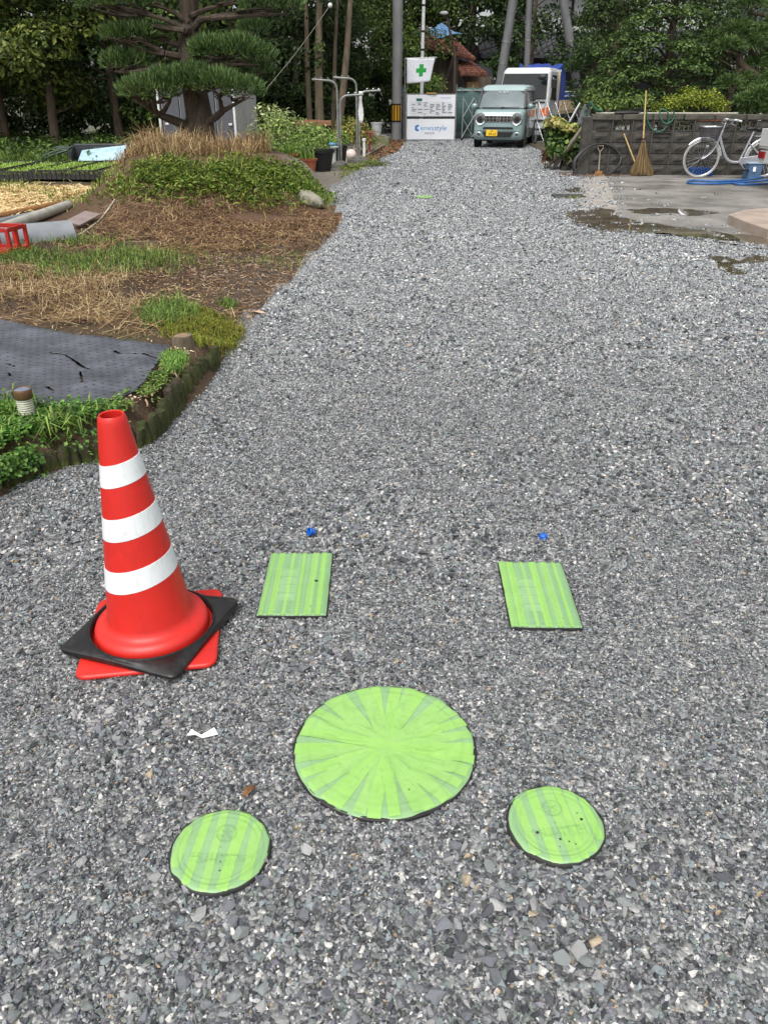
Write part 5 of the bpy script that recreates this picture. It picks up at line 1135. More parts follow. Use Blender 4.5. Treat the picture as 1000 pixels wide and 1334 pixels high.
# ================================================================ FAR END OF THE LANE
# concrete utility pole with yellow and black band
p = G(516, 182); Yp = p.y; zb = lambda v: P(516, v, Yp).z
m_pole = M('pole_concrete', S(150, 150, 150), S(128, 128, 126), scale=5, rough=.8, bump=.2, stretch=(1, 1, .3))
t = thing('utility_pole', 'concrete utility pole with yellow and black striped guard', 'utility pole', (p.x, p.y, 0))
mb = MB(); mb.tube([(0, 0, -.3), (0, 0, 4), (0, 0, 9.5)], [.165, .15, .12], 24); mb.build('shaft', m_pole, t, smooth=True)
z0, z1 = zb(159), zb(135); mb = MB(); mb.lathe([(.172, z0), (.172, z1)], 24, cap0=False, cap1=False); gd = mb.build('guard', m_black, t, smooth=True)
m_yel = M('guard_yellow', S(226, 168, 30), S(204, 150, 26), rough=.5)
for i in range(11):
    a = 2 * math.pi * i / 11; mb = MB(); vs = []
    for aa in (a - .15, a, a + .15):
        for z in (z0 + .05, z1 - .05): vs.append((.1745 * math.cos(aa), .1745 * math.sin(aa), z))
    mb.add(vs, [(0, 2, 3, 1), (2, 4, 5, 3)]); mb.build('stripe', m_yel, gd)
mb = MB(); mb.tube([(.16, -.05, -.1), (.165, -.05, 3), (.14, -.05, 9)], .022, 7); mb.build('conduit', m_steel, t, smooth=True)
# notice boards
Yb = 30.25; A = P(529.5, 182.5, Yb); B = P(591, 182, Yb); W = B.x - A.x
t = thing('sign_frame', 'white site notice boards in a frame by the striped pole', 'sign board', (A.x, Yb, 0))
zl0, zl1, zu0, zu1 = .035, P(560, 155, Yb).z, P(560, 151.5, Yb).z, P(560, 123.5, Yb).z
m_board = M('board_white', S(234, 236, 240), S(226, 228, 233), scale=2, rough=.4)
m_blue = M('logo_blue', S(46, 120, 196), S(40, 108, 184), rough=.5); m_blue2 = M('logo_light_blue', S(96, 168, 220), S(86, 158, 212), rough=.5); m_ink = M('ink_grey', S(110, 112, 118), S(96, 98, 104), rough=.6); m_grn = M('sign_green', S(28, 110, 84), S(24, 98, 76), rough=.5)
lb = MB(); lb.box((W / 2, 0, (zl0 + zl1) / 2), (W, .03, zl1 - zl0)); low_ = lb.build('lower_board', m_board, t, bevel=.004)
ub = MB(); ub.box((W / 2, 0, (zu0 + zu1) / 2), (W, .03, zu1 - zu0)); up_ = ub.build('upper_board', m_board, t, bevel=.004)
for x in (-.03, W + .03): mb = MB(); mb.box((x, .03, zu1 / 2), (.045, .045, zu1 + .02)); mb.build('frame_post', m_steel, t)
mb = MB(); mb.box((W / 2, .03, (zl1 + zu0) / 2), (W, .04, .05)); mb.build('frame_rail', m_dark, t)
mb = MB(); mb.box((W / 2, .03, zu1 + .02), (W + .1, .05, .03)); mb.build('frame_rail', m_steel, t)
yf = -.018; hL = zl1 - zl0; cz_ = (zl0 + zl1) / 2
# crescent emblem and name
cx, cy, r_ = W * .225, cz_ + hL * .06, hL * .155
def disc(mb, cx, cz, r0, r1, a0, a1, y, n_=24):
    vs = []; 
    for i in range(n_ + 1):
        a = a0 + (a1 - a0) * i / n_; vs += [(cx + r0 * math.cos(a), y, cz + r0 * math.sin(a)), (cx + r1 * math.cos(a), y, cz + r1 * math.sin(a))]
    mb.add(vs, [(2 * i, 2 * i + 1, 2 * i + 3, 2 * i + 2) for i in range(n_)])
mb = MB(); disc(mb, cx, cy, r_ * .38, r_, R(55), R(305), yf); mb.build('emblem', m_blue, low_)
mb = MB(); disc(mb, cx + r_ * .12, cy - r_ * .05, r_ * .2, r_ * .42, R(110), R(260), yf - .002); mb.build('emblem_core', m_blue2, low_)
text('lettering', 'enwa', hL * .36, m_blue2, low_, (W * .425, yf, cy - hL * .0), sx=.96)
text('lettering', 'style', hL * .36, m_blue, low_, (W * .705, yf, cy), sx=1.0)
text('lettering', '源和住宅', hL * .115, m_ink, low_, (W * .475, yf, cy - hL * .26), sx=1.2)
hU = zu1 - zu0; cu = (zu0 + zu1) / 2
mb = MB(); mb.box((W * .25, yf, cu + hU * .27), (W * .12, .004, hU * .13)); mb.build('green_heading', m_grn, up_)
text('lettering', 'Genwa style', hU * .1, m_blue, up_, (W * .80, yf, cu + hU * .36))
text('lettering', '工 事 中', hU * .085, m_ink, up_, (W * .55, yf, cu + hU * .44))
for i in range(9):                                        # ruled lines and rows of small print on the notice
    mb = MB(); z = cu + hU * (.16 - i * .075); mb.box((W * .5, yf, z), (W * .86, .002, .004)); mb.build('ruled_line', m_ink, up_)
rr_ = random.Random(3)
for i in range(8):
    for j in range(7):
        if rr_.random() < .35: continue
        mb = MB(); z = cu + hU * (.125 - i * .075); L = rr_.uniform(.03, .1); mb.box((W * (.1 + j * .125) + L * W / 2, yf, z), (L * W, .002, hU * .03)); mb.build('small_print', m_ink, up_)
mb = MB(); mb.box((W * .5, .0, zu1 + .05), (.34, .12, .03)); mb.build('light_strip', M('amber', S(214, 170, 96), S(190, 150, 84), rough=.4), t)
# flag
pf = P(527, 125, Yb + .1); t = thing('safety_flag', 'white flag with a green cross hung from a pole beside the notice boards', 'flag', (pf.x, pf.y, 0))
zt1 = P(527, 76, pf.y).z; zt0 = P(527, 110, pf.y).z
mb = MB(); mb.tube([(0, 0, 0), (0, 0, zt1 + .02)], .017, 8); mb.build('pole', m_alu, t, smooth=True)
mb = MB(); mb.tube([(0, 0, zt1), (1.05, 0, zt1 + .03)], .012, 7); mb.build('crossbar', m_alu, t, smooth=True)
FW, FH = .93, zt1 - zt0
def flagp(u, v): return ((.06 + u * FW * (1 - .16 * (1 - v) * u)), -.03 - .035 * math.sin(u * 5 + v * 2), zt0 + .02 + v * (FH - .02) + .0 + .07 * u * (1 - v))
mb = MB(); n_ = 14; mb.add([flagp(i / n_, j / n_) for j in range(n_ + 1) for i in range(n_ + 1)], [(j * (n_ + 1) + i, j * (n_ + 1) + i + 1, (j + 1) * (n_ + 1) + i + 1, (j + 1) * (n_ + 1) + i) for j in range(n_) for i in range(n_)])
fl = mb.build('cloth', M('flag_white', S(236, 237, 243), S(228, 230, 238), rough=.8), t, smooth=True); s_ = fl.modifiers.new('t', 'SOLIDIFY'); s_.thickness = .003
m_gx = M('cross_green', S(34, 168, 66), S(30, 154, 60), rough=.7)
def patch(u0, u1, v0, v1):
    mb = MB(); k = 6; vs = []
    for j in range(k + 1):
        for i in range(k + 1): q = flagp(u0 + (u1 - u0) * i / k, v0 + (v1 - v0) * j / k); vs.append((q[0], q[1] - .006, q[2]))
    mb.add(vs, [(j * (k + 1) + i, j * (k + 1) + i + 1, (j + 1) * (k + 1) + i + 1, (j + 1) * (k + 1) + i) for j in range(k) for i in range(k)]); return mb
for a in ((.34, .46, .41, .59), (.46, .62, .25, .76), (.62, .74, .41, .59)): patch(*a).build('green_cross', m_gx, fl, smooth=True)
# mast behind the flag
pm = P(549, 120, 32.5); t = thing('metal_mast', 'tall slim white metal mast with dark bands behind the flag', 'mast', (pm.x, pm.y, 0)); mb = MB(); mb.tube([(0, 0, 0), (0, 0, 3), (.05, 0, 8)], [.065, .06, .05], 14); mb.build('tube', m_white, t, smooth=True)
for v in (8, 42, 66, 96): z = P(549, v, 32.5).z; mb = MB(); mb.lathe([(.066, z), (.066, z + .06)], 14, (.01 * (z - 3) if z > 3 else 0, 0, 0)); mb.build('band', m_black, t)
# green mesh fence
m, n, l, b = new_mat('green_mesh'); b.inputs['Base Color'].default_value = S(62, 92, 90); b.inputs['Roughness'].default_value = .7; tr = n.new('ShaderNodeBsdfTransparent'); mx = n.new('ShaderNodeMixShader'); tn = noise(n, l, 3, 3); rp = ramp(n, l, tn.outputs['Fac'], [(.3, (.12, .12, .12, 1)), (.7, (.4, .4, .4, 1))])
l.new(rp.outputs[0], mx.inputs[0]); l.new(b.outputs[0], mx.inputs[1]); l.new(tr.outputs[0], mx.inputs[2]); l.new(mx.outputs[0], [x for x in n if x.type == 'OUTPUT_MATERIAL'][0].inputs['Surface'])
def mesh_fence(lab, u0, u1, Y, h_):
    a, b_ = P(u0, 180, Y), P(u1, 180, Y); L = b_.x - a.x; t = thing('mesh_fence', lab, 'fence', (a.x, Y, 0), 0, 'green mesh site fences'); k = max(2, int(L / .5)); vs = []
    for i in range(k * 4 + 1):
        for z in (.02, h_): vs.append((L * i / (k * 4), .03 * math.sin(i * 1.3) * (z > .1), z + .02 * math.sin(i * 2.2)))
    mb = MB(); mb.add(vs, [(2 * i, 2 * i + 2, 2 * i + 3, 2 * i + 1) for i in range(k * 4)]); o = mb.build('netting', MATS['green_mesh'], t, smooth=True); s_ = o.modifiers.new('t', 'SOLIDIFY'); s_.thickness = .006
    for i in range(k + 1): mb = MB(); mb.tube([(L * i / k, -.02, 0), (L * i / k, -.02, h_ + .1)], .022, 8); mb.build('post', m_steel, t, smooth=True)
    mb = MB(); mb.tube([(0, -.02, h_ * .95), (L, -.02, h_ * .95)], .018, 7); mb.build('rail', m_steel, t)
mesh_fence('green mesh fence between the notice boards and the car', 592, 634, 31.2, 1.62); mesh_fence('narrow green mesh fence panel between striped pole and notice boards', 520.5, 528.5, 31.0, 1.6)
# accordion gates
def accordion(lab, a, b_, h_, n_, z0=.12, mat_=m_white):
    a, b_ = Vector(a), Vector(b_); t = thing('accordion_gate', lab, 'gate', a, 0, 'accordion site gates'); d = b_ - a
    for i in range(n_ + 1):
        for s_ in (-1, 1):
            j = i + s_
            if not 0 <= j <= n_: continue
            for (q0, q1) in ((0, .5), (.5, 0), (.5, 1), (1, .5)):
                if (i < j):
                    mb = MB(); mb.beam(d * (i / n_) + Vector((0, -.01 * (q0 < q1), z0 + h_ * q0)), d * (j / n_) + Vector((0, -.01 * (q0 < q1), z0 + h_ * q1)), .010, .028, (0, 1, 0)); mb.build('bar', mat_, t)
    for f in (0, 1): mb = MB(); mb.beam(d * f + Vector((0, 0, .03)), d * f + Vector((0, 0, z0 + h_ + .05)), .03, .03, (0, 1, 0)); mb.build('end_post', m_alu, t)
    mb = MB(); mb.lathe([(.04, 0), (.04, .08)], 10, (0, 0, -.0)); mb.build('caster', m_black, t)
accordion('white accordion gate half folded beside the mesh fence', P(601, 182, 30.1).xy.to_3d(), P(628, 182, 30.6).xy.to_3d(), 1.2, 2)
accordion('grey accordion gate drawn across in front of the truck', P(697, 182, 27.9).xy.to_3d(), P(752, 182, 26.5).xy.to_3d(), 1.1, 5, mat_=m_alu)

# ---------------------------------------------------------------- tumbledown shed with red tiles
m_tile = M('tile_red', S(128, 80, 64), S(88, 58, 48), scale=9, rough=.8, objrand=.25)
m_wallb = M('plank_brown', S(106, 94, 80), S(76, 66, 56), scale=5, rough=.9, stretch=(1, 1, .2), bump=.3)
t = thing('old_shed', 'tumbledown shed with sagging red tile roofs behind the flag', 'shed', P(590, 120, 36).xy.to_3d()); O = Vector(t.location)
def tiled(parent, a, b_, c, d, rows, name='roof'):
    """a-b ridge, d-c eave: slab with round tile courses running down the slope"""
    a, b_, c, d = [Vector(q) - O for q in (a, b_, c, d)]; nrm = (b_ - a).cross(d - a).normalized(); nrm = nrm if nrm.z > 0 else -nrm
    mb = MB(); lo = nrm * -.06; vs = [a, b_, c, d, a + lo, b_ + lo, c + lo, d + lo]; mb.add(vs, [(0, 1, 2, 3), (7, 6, 5, 4), (0, 4, 5, 1), (1, 5, 6, 2), (2, 6, 7, 3), (3, 7, 4, 0)]); rf = mb.build(name, m_tile, parent)
    for i in range(rows):
        f = (i + .5) / rows; p0, p1 = a.lerp(b_, f), d.lerp(c, f); mb = MB(); k = 7
        for j in range(k):
            q0, q1 = p0.lerp(p1, j / k), p0.lerp(p1, (j + 1.08) / k); jj = Vector((random.gauss(0, .012), 0, random.gauss(0, .008))); mb.tube([q0 + nrm * .02 + jj, q1 + nrm * .045 + jj], [.055, .075], 7)
        mb.build('tile_course', m_tile, rf)
    return rf
tiled(t, P(548, 34, 39), P(590, 52, 39), P(618, 77, 36.2), P(550, 61, 36.0), 13); tiled(t, P(592, 80, 37.2), P(612, 82, 37.2), P(634, 98, 35.6), P(600, 97, 35.4), 8, 'lower_roof')
def wallq(parent, name, pts_, mat, th=.06):
    q = [Vector(x) - O for x in pts_]; nrm = (q[1] - q[0]).cross(q[3] - q[0]).normalized() * th; mb = MB(); mb.add(q + [x + nrm for x in q], [(0, 1, 2, 3), (7, 6, 5, 4), (0, 4, 5, 1), (1, 5, 6, 2), (2, 6, 7, 3), (3, 7, 4, 0)]); return mb.build(name, mat, parent)
wallq(t, 'wall', [P(560, 186, 36.8), P(592, 186, 36.8), P(592, 66, 36.8), P(560, 60, 36.8)], m_wallb)
wallq(t, 'rear_wall', [P(592, 186, 38.4), P(655, 186, 38.4), P(640, 90, 38.4), P(592, 72, 38.4)], m_dark)
wallq(t, 'side_wall', [P(603, 186, 36.4), P(650, 186, 36.9), P(640, 100, 36.9), P(603, 98, 36.4)], m_wallb)
for i, u in enumerate((564, 570, 577, 584, 590)): wallq(t, 'plank', [P(u, 186, 36.7 - .02 * (i % 2)), P(u + 5, 186, 36.7), P(u + 5, 68, 36.7), P(u, 66, 36.7)], m_wallb, .02)
wallq(t, 'plywood_sheet', [P(606, 122, 36.1), P(626, 122, 36.2), P(622, 106, 36.2), P(608, 107, 36.1)], M('plywood', S(186, 148, 98), S(164, 128, 82), rough=.8), .02)
for (u0, v0, u1, v1, Y) in ((592, 70, 575, 122, 36.0), (590, 130, 590, 66, 36.1), (596, 130, 594, 60, 36.2), (604, 180, 604, 96, 35.8)):
    mb = MB(off=O); mb.beam(P(u0, v0, Y), P(u1, v1, Y), .11, .11); mb.build('beam', M('beam_dark', S(62, 52, 44), S(48, 40, 34), rough=.9), t)
mb = MB(); vs = []; n_ = 8
tp0, tp1, tp2, tp3 = P(530, 52, 37), P(602, 46, 38), P(575, 33, 39), P(540, 44, 38.5)
for i in range(n_ + 1):
    for j in range(n_ + 1):
        f, h_ = i / n_, j / n_; q = tp0.lerp(tp1, f).lerp(tp3.lerp(tp2 if f > .4 else tp2, f), h_) + Vector((0, 0, .06 * math.sin(f * 9 + h_ * 5) + .06 * random.random())); vs.append(q - tp0)
mb.add(vs, [(i * (n_ + 1) + j, (i + 1) * (n_ + 1) + j, (i + 1) * (n_ + 1) + j + 1, i * (n_ + 1) + j + 1) for i in range(n_) for j in range(n_)]); o = mb.build('roof_tarp', M('tarp_faded', S(104, 140, 176), S(76, 112, 150), scale=3, rough=.6, bump=.4), loc=tp0); s_ = o.modifiers.new('t', 'SOLIDIFY'); s_.thickness = .01; tag(o, 'faded blue tarpaulin draped over the shed ridge', 'tarpaulin')
# lamp on a leaning post
a, b_ = P(591, 182, 35.4), P(581, 18, 35.4); a.z = 0; t = thing('lamp_post', 'leaning dark lamp post with a white head by the tiled shed', 'lamp post', a); mb = MB(off=a); mb.tube([a, P(592, 70, 35.4), b_], [.06, .055, .04], 8); mb.build('post', M('post_brown', S(78, 66, 58), S(58, 48, 42), rough=.8), t, smooth=True); mb = MB(off=a); q = P(578, 17, 35.3); mb.ell(q, (.17, .1, .07), 14, 8); mb.build('lamp_head', m_white, t, smooth=True)

# ---------------------------------------------------------------- the small car
def mirror_x(mb): pass
m_car = M('car_mint', S(134, 157, 157), S(126, 149, 149), scale=2, rough=.22, coat=.6, lo=.2, hi=.8)
m_carr = M('car_roof', S(156, 175, 175), S(148, 167, 167), scale=2, rough=.22, coat=.6)
m_ws = M('windscreen', S(108, 120, 122), S(90, 102, 104), scale=1.5, rough=.06, spec=.9)  # pale base colour stands in for sky reflected in the glass
m_tyre = M('tyre', S(30, 30, 31), S(22, 22, 22), rough=.85, scale=30); m_rim = M('rim', S(158, 160, 162), S(130, 132, 134), rough=.3, metal=.6)
m_chr = M('chrome', S(206, 208, 210), S(186, 188, 190), rough=.12, metal=.8); m_lampg = M('lamp_glass', S(84, 86, 85), S(44, 46, 46), scale=18, rough=.05, spec=.9)
m_plate = M('plate_yellow', S(232, 190, 44), S(222, 180, 40), rough=.45)
p = G(647, 194); CARA = R(-15.5)
car = thing('compact_car', 'pale teal boxy small car with round headlights facing down the lane', 'car', (p.x, p.y + .05, 0), CARA)
def loft(mb, secs):
    """secs: list of rings of equal length"""
    k = len(secs[0]); vs = [q for s_ in secs for q in s_]; fs = []
    for i in range(len(secs) - 1):
        for j in range(k): fs.append((i * k + j, i * k + (j + 1) % k, (i + 1) * k + (j + 1) % k, (i + 1) * k + j))
    fs.append(tuple(range(k))[::-1]); fs.append(tuple((len(secs) - 1) * k + j for j in range(k))); mb.add(vs, fs)
def ring_xz(w_, z0, z1, y, r_, k=4, crown=0.0):
    out = []
    for (sx, z, a0) in ((1, z1, 0), (-1, z1, 90), (-1, z0, 180), (1, z0, 270)):
        for i in range(k + 1):
            a = R(a0 + 90 * i / k); out.append((sx * (w_ / 2 - r_) + r_ * math.cos(a), y, (z - r_ if z == z1 else z + r_) + r_ * math.sin(a)))
    return out
mb = MB(); loft(mb, [ring_xz(1.30, .34, .90, -.02, .12), ring_xz(1.42, .26, 1.00, .03, .13), ring_xz(1.475, .22, 1.03, .16, .11), ring_xz(1.475, .22, 1.07, .5, .10), ring_xz(1.475, .22, 1.08, 1.5, .08), ring_xz(1.475, .22, 1.08, 2.9, .08), ring_xz(1.46, .24, 1.08, 3.3, .1), ring_xz(1.38, .3, 1.04, 3.39, .14)]); mb.build('body', m_car, car, smooth=True)
def cab_ring(y0, y1, w_, z, r_, k=4):
    out = []
    for (sx, yy, a0) in ((1, y1, 0), (-1, y1, 90), (-1, y0, 180), (1, y0, 270)):
        for i in range(k + 1): a = R(a0 + 90 * i / k); out.append((sx * (w_ / 2 - r_) + r_ * math.cos(a), (yy - r_ if yy == y1 else yy + r_) + r_ * math.sin(a), z))
    return out
mb = MB(); loft(mb, [cab_ring(.42, 3.33, 1.44, 1.05, .1), cab_ring(.62, 3.30, 1.38, 1.3, .1), cab_ring(.80, 3.25, 1.32, 1.53, .1)]); mb.build('cabin', m_dark, car, smooth=True)
mb = MB(); loft(mb, [cab_ring(.78, 3.27, 1.335, 1.525, .1), cab_ring(.86, 3.23, 1.30, 1.62, .14), cab_ring(1.0, 3.15, 1.20, 1.675, .18), cab_ring(1.4, 2.9, .9, 1.69, .2)]); mb.build('roof', m_carr, car, smooth=True)
mb = MB(); xw = .60; pts_ = []
for j in range(6):
    f = j / 5; z = 1.075 + f * .44; y = .385 + .345 * f + .04 * f * f
    for i in range(9): g_ = (i / 8 - .5) * 2; w_ = .66 - .05 * f; pts_.append((g_ * w_, y + .05 * g_ * g_ - .012, z))
mb.add(pts_, [(j * 9 + i, j * 9 + i + 1, (j + 1) * 9 + i + 1, (j + 1) * 9 + i) for j in range(5) for i in range(8)]); mb.build('windscreen', m_ws, car, smooth=True)
for sx in (-1, 1):
    mb = MB(); mb.beam((sx * .69, .42, 1.07), (sx * .63, .80, 1.55), .05, .06); mb.build('pillar', m_dark, car)
    for (ya, yb_) in ((.75, 1.55), (1.62, 2.45), (2.52, 3.1)):
        mb = MB(); s0 = .728; s1 = .668; mb.add([(sx * s0, ya - (.12 if ya < 1 else 0), 1.09), (sx * s0, yb_, 1.09), (sx * s1, yb_, 1.5), (sx * s1, ya + (.1 if ya < 1 else 0), 1.5)], [(0, 1, 2, 3)]); o = mb.build('side_window', m_glass, car); s_ = o.modifiers.new('t', 'SOLIDIFY'); s_.thickness = .01
    mb = MB(); mb.ell((sx * .83, .62, 1.12), (.095, .06, .075), 12, 8); mr_ = mb.build('mirror', m_car, car, smooth=True); mb = MB(); mb.beam((sx * .72, .62, 1.06), (sx * .80, .62, 1.08), .04, .03); mb.build('mirror_arm', m_black, mr_)
    hl = thing_ = None
    ax = Matrix.Rotation(R(90), 3, 'X')
    mb = MB(); mb.lathe([(.172, 0), (.172, .03), (.152, .048), (.140, .04)], 26, (sx * .53, .0, .79), axis=ax, cap0=False); hl = mb.build('headlight', m_chr, car, smooth=True)
    mb = MB(); mb.lathe([(.142, .0), (.138, .03), (.1, .05), (.02, .058)], 24, (sx * .53, .0, .79), axis=ax); mb.build('lens', m_lampg, hl, smooth=True)
    mb = MB(); mb.lathe([(.075, .04), (.065, .066), (.01, .072)], 16, (sx * .54, .0, .80), axis=ax); mb.build('projector', m_black, hl, smooth=True)
    mb = MB(); mb.lathe([(.07, -.02), (.07, .02), (.05, .028), (.045, .02)], 20, (sx * .56, -.0, .385), axis=ax); fg = mb.build('fog_lamp', m_chr, car, smooth=True); mb = MB(); mb.lathe([(.046, .0), (.03, .03)], 14, (sx * .56, -.0, .385), axis=ax); mb.build('lens', m_lampg, fg, smooth=True)
    for y in (.55, 2.95):
        az = Matrix.Rotation(R(90), 3, 'Y'); mb = MB(); mb.lathe([(.2, -.07), (.27, -.075), (.285, -.05), (.285, .05), (.27, .075), (.2, .07)], 28, (sx * .655, y, .285), axis=az); wl = mb.build('wheel', m_tyre, car, smooth=True)
        mb = MB(); mb.lathe([(.2, 0), (.195, .068), (.16, .062), (.05, .075), (.04, .08)], 24, (sx * .655, y, .285), axis=az if sx > 0 else Matrix.Rotation(R(-90), 3, 'Y')); mb.build('rim', m_rim, wl, smooth=True)
        mb = MB(); mb.lathe([(.345, .0), (.345, .004)], 28, (sx * .7365, y, .31), axis=az); mb.build('wheel_arch', m_black, car)
mb = MB(); mb.box((0, -.012, .80), (.86, .06, .20)); gr = mb.build('grille', m_chr, car, bevel=.02)
mb = MB(); mb.box((0, -.042, .80), (.80, .012, .15)); mb.build('grille_recess', m_black, gr)
for i in range(8):
    x = -.36 + i * .103; 
    mb = MB(); mb.box((x, -.05, .80), (.016, .016, .145)); mb.build('grille_bar', m_chr, gr)
mb = MB(); mb.box((0, -.05, .80), (.8, .014, .012)); mb.build('grille_bar', m_chr, gr)
text('emblem', 'S', .15, m_chr, gr, (0, -.062, .80), sx=1.2)
mb = MB(); mb.prism([(-.42, .585), (.42, .585), (.46, .525), (-.46, .525)], -.04, .05, lambda a, b_, h_: (a, h_, b_)); mb.build('upper_intake', m_black, car, bevel=.006)
mb = MB(); mb.prism([(-.46, .455), (.46, .455), (.38, .315), (-.38, .315)], -.045, .05, lambda a, b_, h_: (a, h_, b_)); mb.build('lower_intake', m_black, car, bevel=.006)
mb = MB(); mb.box((0, -.03, .50), (1.22, .03, .014)); mb.build('bumper_crease', m_carr, car)
mb = MB(); mb.box((-.17, -.062, .425), (.33, .012, .165)); pl = mb.build('number_plate', m_plate, car, bevel=.004)
text('plate_number', '89-63', .10, m_black, pl, (-.15, -.071, .395), sx=.95)
text('plate_number', '580', .045, m_black, pl, (-.17, -.071, .475), sx=1.3)
for x in (-.1, .12, .02): mb = MB(); mb.box((x, .70, 1.49), (.06, .02, .025)); mb.build('sensor', m_white, car)
mb = MB(); mb.beam((-.55, .37, 1.085), (.1, .345, 1.10), .02, .015); mb.build('wiper', m_black, car); mb = MB(); mb.beam((0.0, .35, 1.085), (.55, .38, 1.10), .02, .015); mb.build('wiper', m_black, car)
mb = MB(); mb.tube([(-.30 + .16 * math.cos(a), .62 + .05 * math.sin(a), 1.12 + .1 * math.sin(a)) for a in [2 * math.pi * i / 18 for i in range(18)]], .014, 6, closed=True); mb.build('steering_wheel', m_black, car)
mb = MB(); mb.box((0, 1.7, .24), (1.2, 2.9, .1)); mb.build('underbody', m_black, car)
for z, lab_ in ((.99, 0),): 
    for y in (1.45, 2.35): mb = MB(); mb.box((.742, y, .98), (.012, .16, .028)); mb.build('door_handle', m_car, car)
for y in (.72, 1.58, 2.48): mb = MB(); mb.box((.7375, y, .68), (.004, .008, .72)); mb.build('door_seam', m_black, car)

# ---------------------------------------------------------------- the white truck
p = P(677, 180, 29.6); TRA = R(-23)
tr_ = thing('flatbed_truck', 'white cab-over truck with cream drop sides parked behind the car', 'truck', (p.x, 29.6, 0), TRA)
m_trw = M('truck_white', S(208, 210, 210), S(194, 196, 196), scale=2, rough=.28, coat=.4); m_cream = M('cream_paint', S(206, 184, 150), S(180, 158, 126), scale=5, rough=.6); m_tarp = M('tarp_blue', S(40, 70, 150), S(28, 54, 124), scale=3, rough=.5, bump=.3, bscale=9)
CW = 1.72
mb = MB(); loft(mb, [[(x, y, .55) for x, y in ((-.83, 0), (.83, 0), (.86, .15), (.86, 1.5), (-.86, 1.5), (-.86, .15))], [(x, y, 1.25) for x, y in ((-.82, .0), (.82, .0), (.86, .12), (.86, 1.5), (-.86, 1.5), (-.86, .12))], [(x, y, 2.08) for x, y in ((-.76, .26), (.76, .26), (.80, .36), (.80, 1.5), (-.80, 1.5), (-.80, .36))], [(x, y, 2.2) for x, y in ((-.70, .36), (.70, .36), (.72, .45), (.72, 1.48), (-.72, 1.48), (-.72, .45))]]); mb.build('cab', m_trw, tr_, bevel=.05, seg=3)
mb = MB(); mb.add([(-.78, -.03, 1.30), (.78, -.03, 1.30), (.735, .19, 2.02), (-.735, .19, 2.02)], [(0, 1, 2, 3)]); o = mb.build('windscreen', M('truck_glass', S(40, 44, 46), S(28, 31, 33), rough=.06, spec=.3, scale=1.5), tr_); s_ = o.modifiers.new('t', 'SOLIDIFY'); s_.thickness = .012
for sx in (-1, 1):
    mb = MB(); mb.add([(sx * .876, .2, 1.28), (sx * .876, 1.05, 1.22), (sx * .825, 1.05, 1.98), (sx * .825, .42, 1.98)], [(0, 1, 2, 3)]); o = mb.build('side_window', m_glass, tr_); s_ = o.modifiers.new('t', 'SOLIDIFY'); s_.thickness = .012
    mb = MB(); mb.beam((sx * .84, .1, 1.1), (sx * .98, -.1, 1.9), .025, .025); mb.build('mirror_bar', m_white, tr_)
    mb = MB(); mb.box((sx * 1.02, -.08, 1.72), (.16, .08, .30)); mb.build('mirror', m_black, tr_, bevel=.03)
    mb = MB(); mb.add([(sx * .60, -.028, .98), (sx * .875, .02, 1.06), (sx * .875, .02, .80), (sx * .70, -.028, .80)], [(0, 1, 2, 3)]); o = mb.build('indicator', M('amber_lamp', S(226, 110, 30), S(206, 92, 24), rough=.2), tr_); s_ = o.modifiers.new('t', 'SOLIDIFY'); s_.thickness = .03
    mb = MB(); mb.box((sx * .60, -.03, .62), (.3, .04, .13)); mb.build('headlight', m_lampg, tr_, bevel=.02)
    for y in (.75, 3.2): 
        az = Matrix.Rotation(R(90), 3, 'Y'); mb = MB(); mb.lathe([(.2, -.1), (.33, -.1), (.35, -.06), (.35, .06), (.33, .1), (.2, .1)], 26, (sx * .70, y, .35), axis=az); wl = mb.build('wheel', m_tyre, tr_, smooth=True); mb = MB(); mb.lathe([(.2, -.09), (.2, .09), (.08, .06)], 20, (sx * .70, y, .35), axis=az); mb.build('rim', m_rim, wl, smooth=True)
    mb = MB(); mb.box((sx * .855, .75, .66), (.03, .72, .3)); mb.build('wheel_arch', m_black, tr_, bevel=.02)
mb = MB(); mb.box((0, .02, .52), (1.72, .14, .24)); mb.build('bumper', m_trw, tr_, bevel=.03)
mb = MB(); mb.box((0, -.018, .92), (1.0, .02, .2)); mb.build('grille', m_black, tr_, bevel=.01); mb = MB(); mb.box((0, -.02, 1.2), (1.5, .02, .03)); mb.build('cowl', m_black, tr_)
mb = MB(); mb.ell((.62, -.12, 1.92), (.14, .06, .09), 12, 8); mb.build('under_mirror', m_dark, tr_, smooth=True)
mb = MB(); mb.box((0, 2.3, .45), (1.3, 4.2, .2)); mb.build('chassis', m_black, tr_)
mb = MB(); mb.box((0, 3.15, .86), (1.8, 3.1, .1)); mb.build('bed', m_cream, tr_)
for sx in (-1, 1):
    sd_o = MB(); sd_o.box((sx * .9, 3.15, 1.07), (.04, 3.1, .34)); sb = sd_o.build('side_board', m_cream, tr_)
    for i in range(8): mb = MB(); mb.box((sx * .925, 1.75 + i * .4, 1.07), (.02, .06, .32)); mb.build('rib', m_cream, sb)
for x in (-.8, .8): mb = MB(); mb.box((x, 1.62, 1.5), (.07, .07, 1.3)); mb.build('guard_post', m_cream, tr_)
mb = MB(); mb.box((0, 1.62, 2.12), (1.7, .07, .07)); mb.build('guard_rail', m_white, tr_); 
for z in (1.36, 1.5): mb = MB(); mb.tube([(.92, 2.3, z), (.92, 4.2, z), (-.9, 4.3, z)], .02, 6); mb.build('rack_rail', m_white, tr_)
ld = MB(); vs = []; n_ = 10
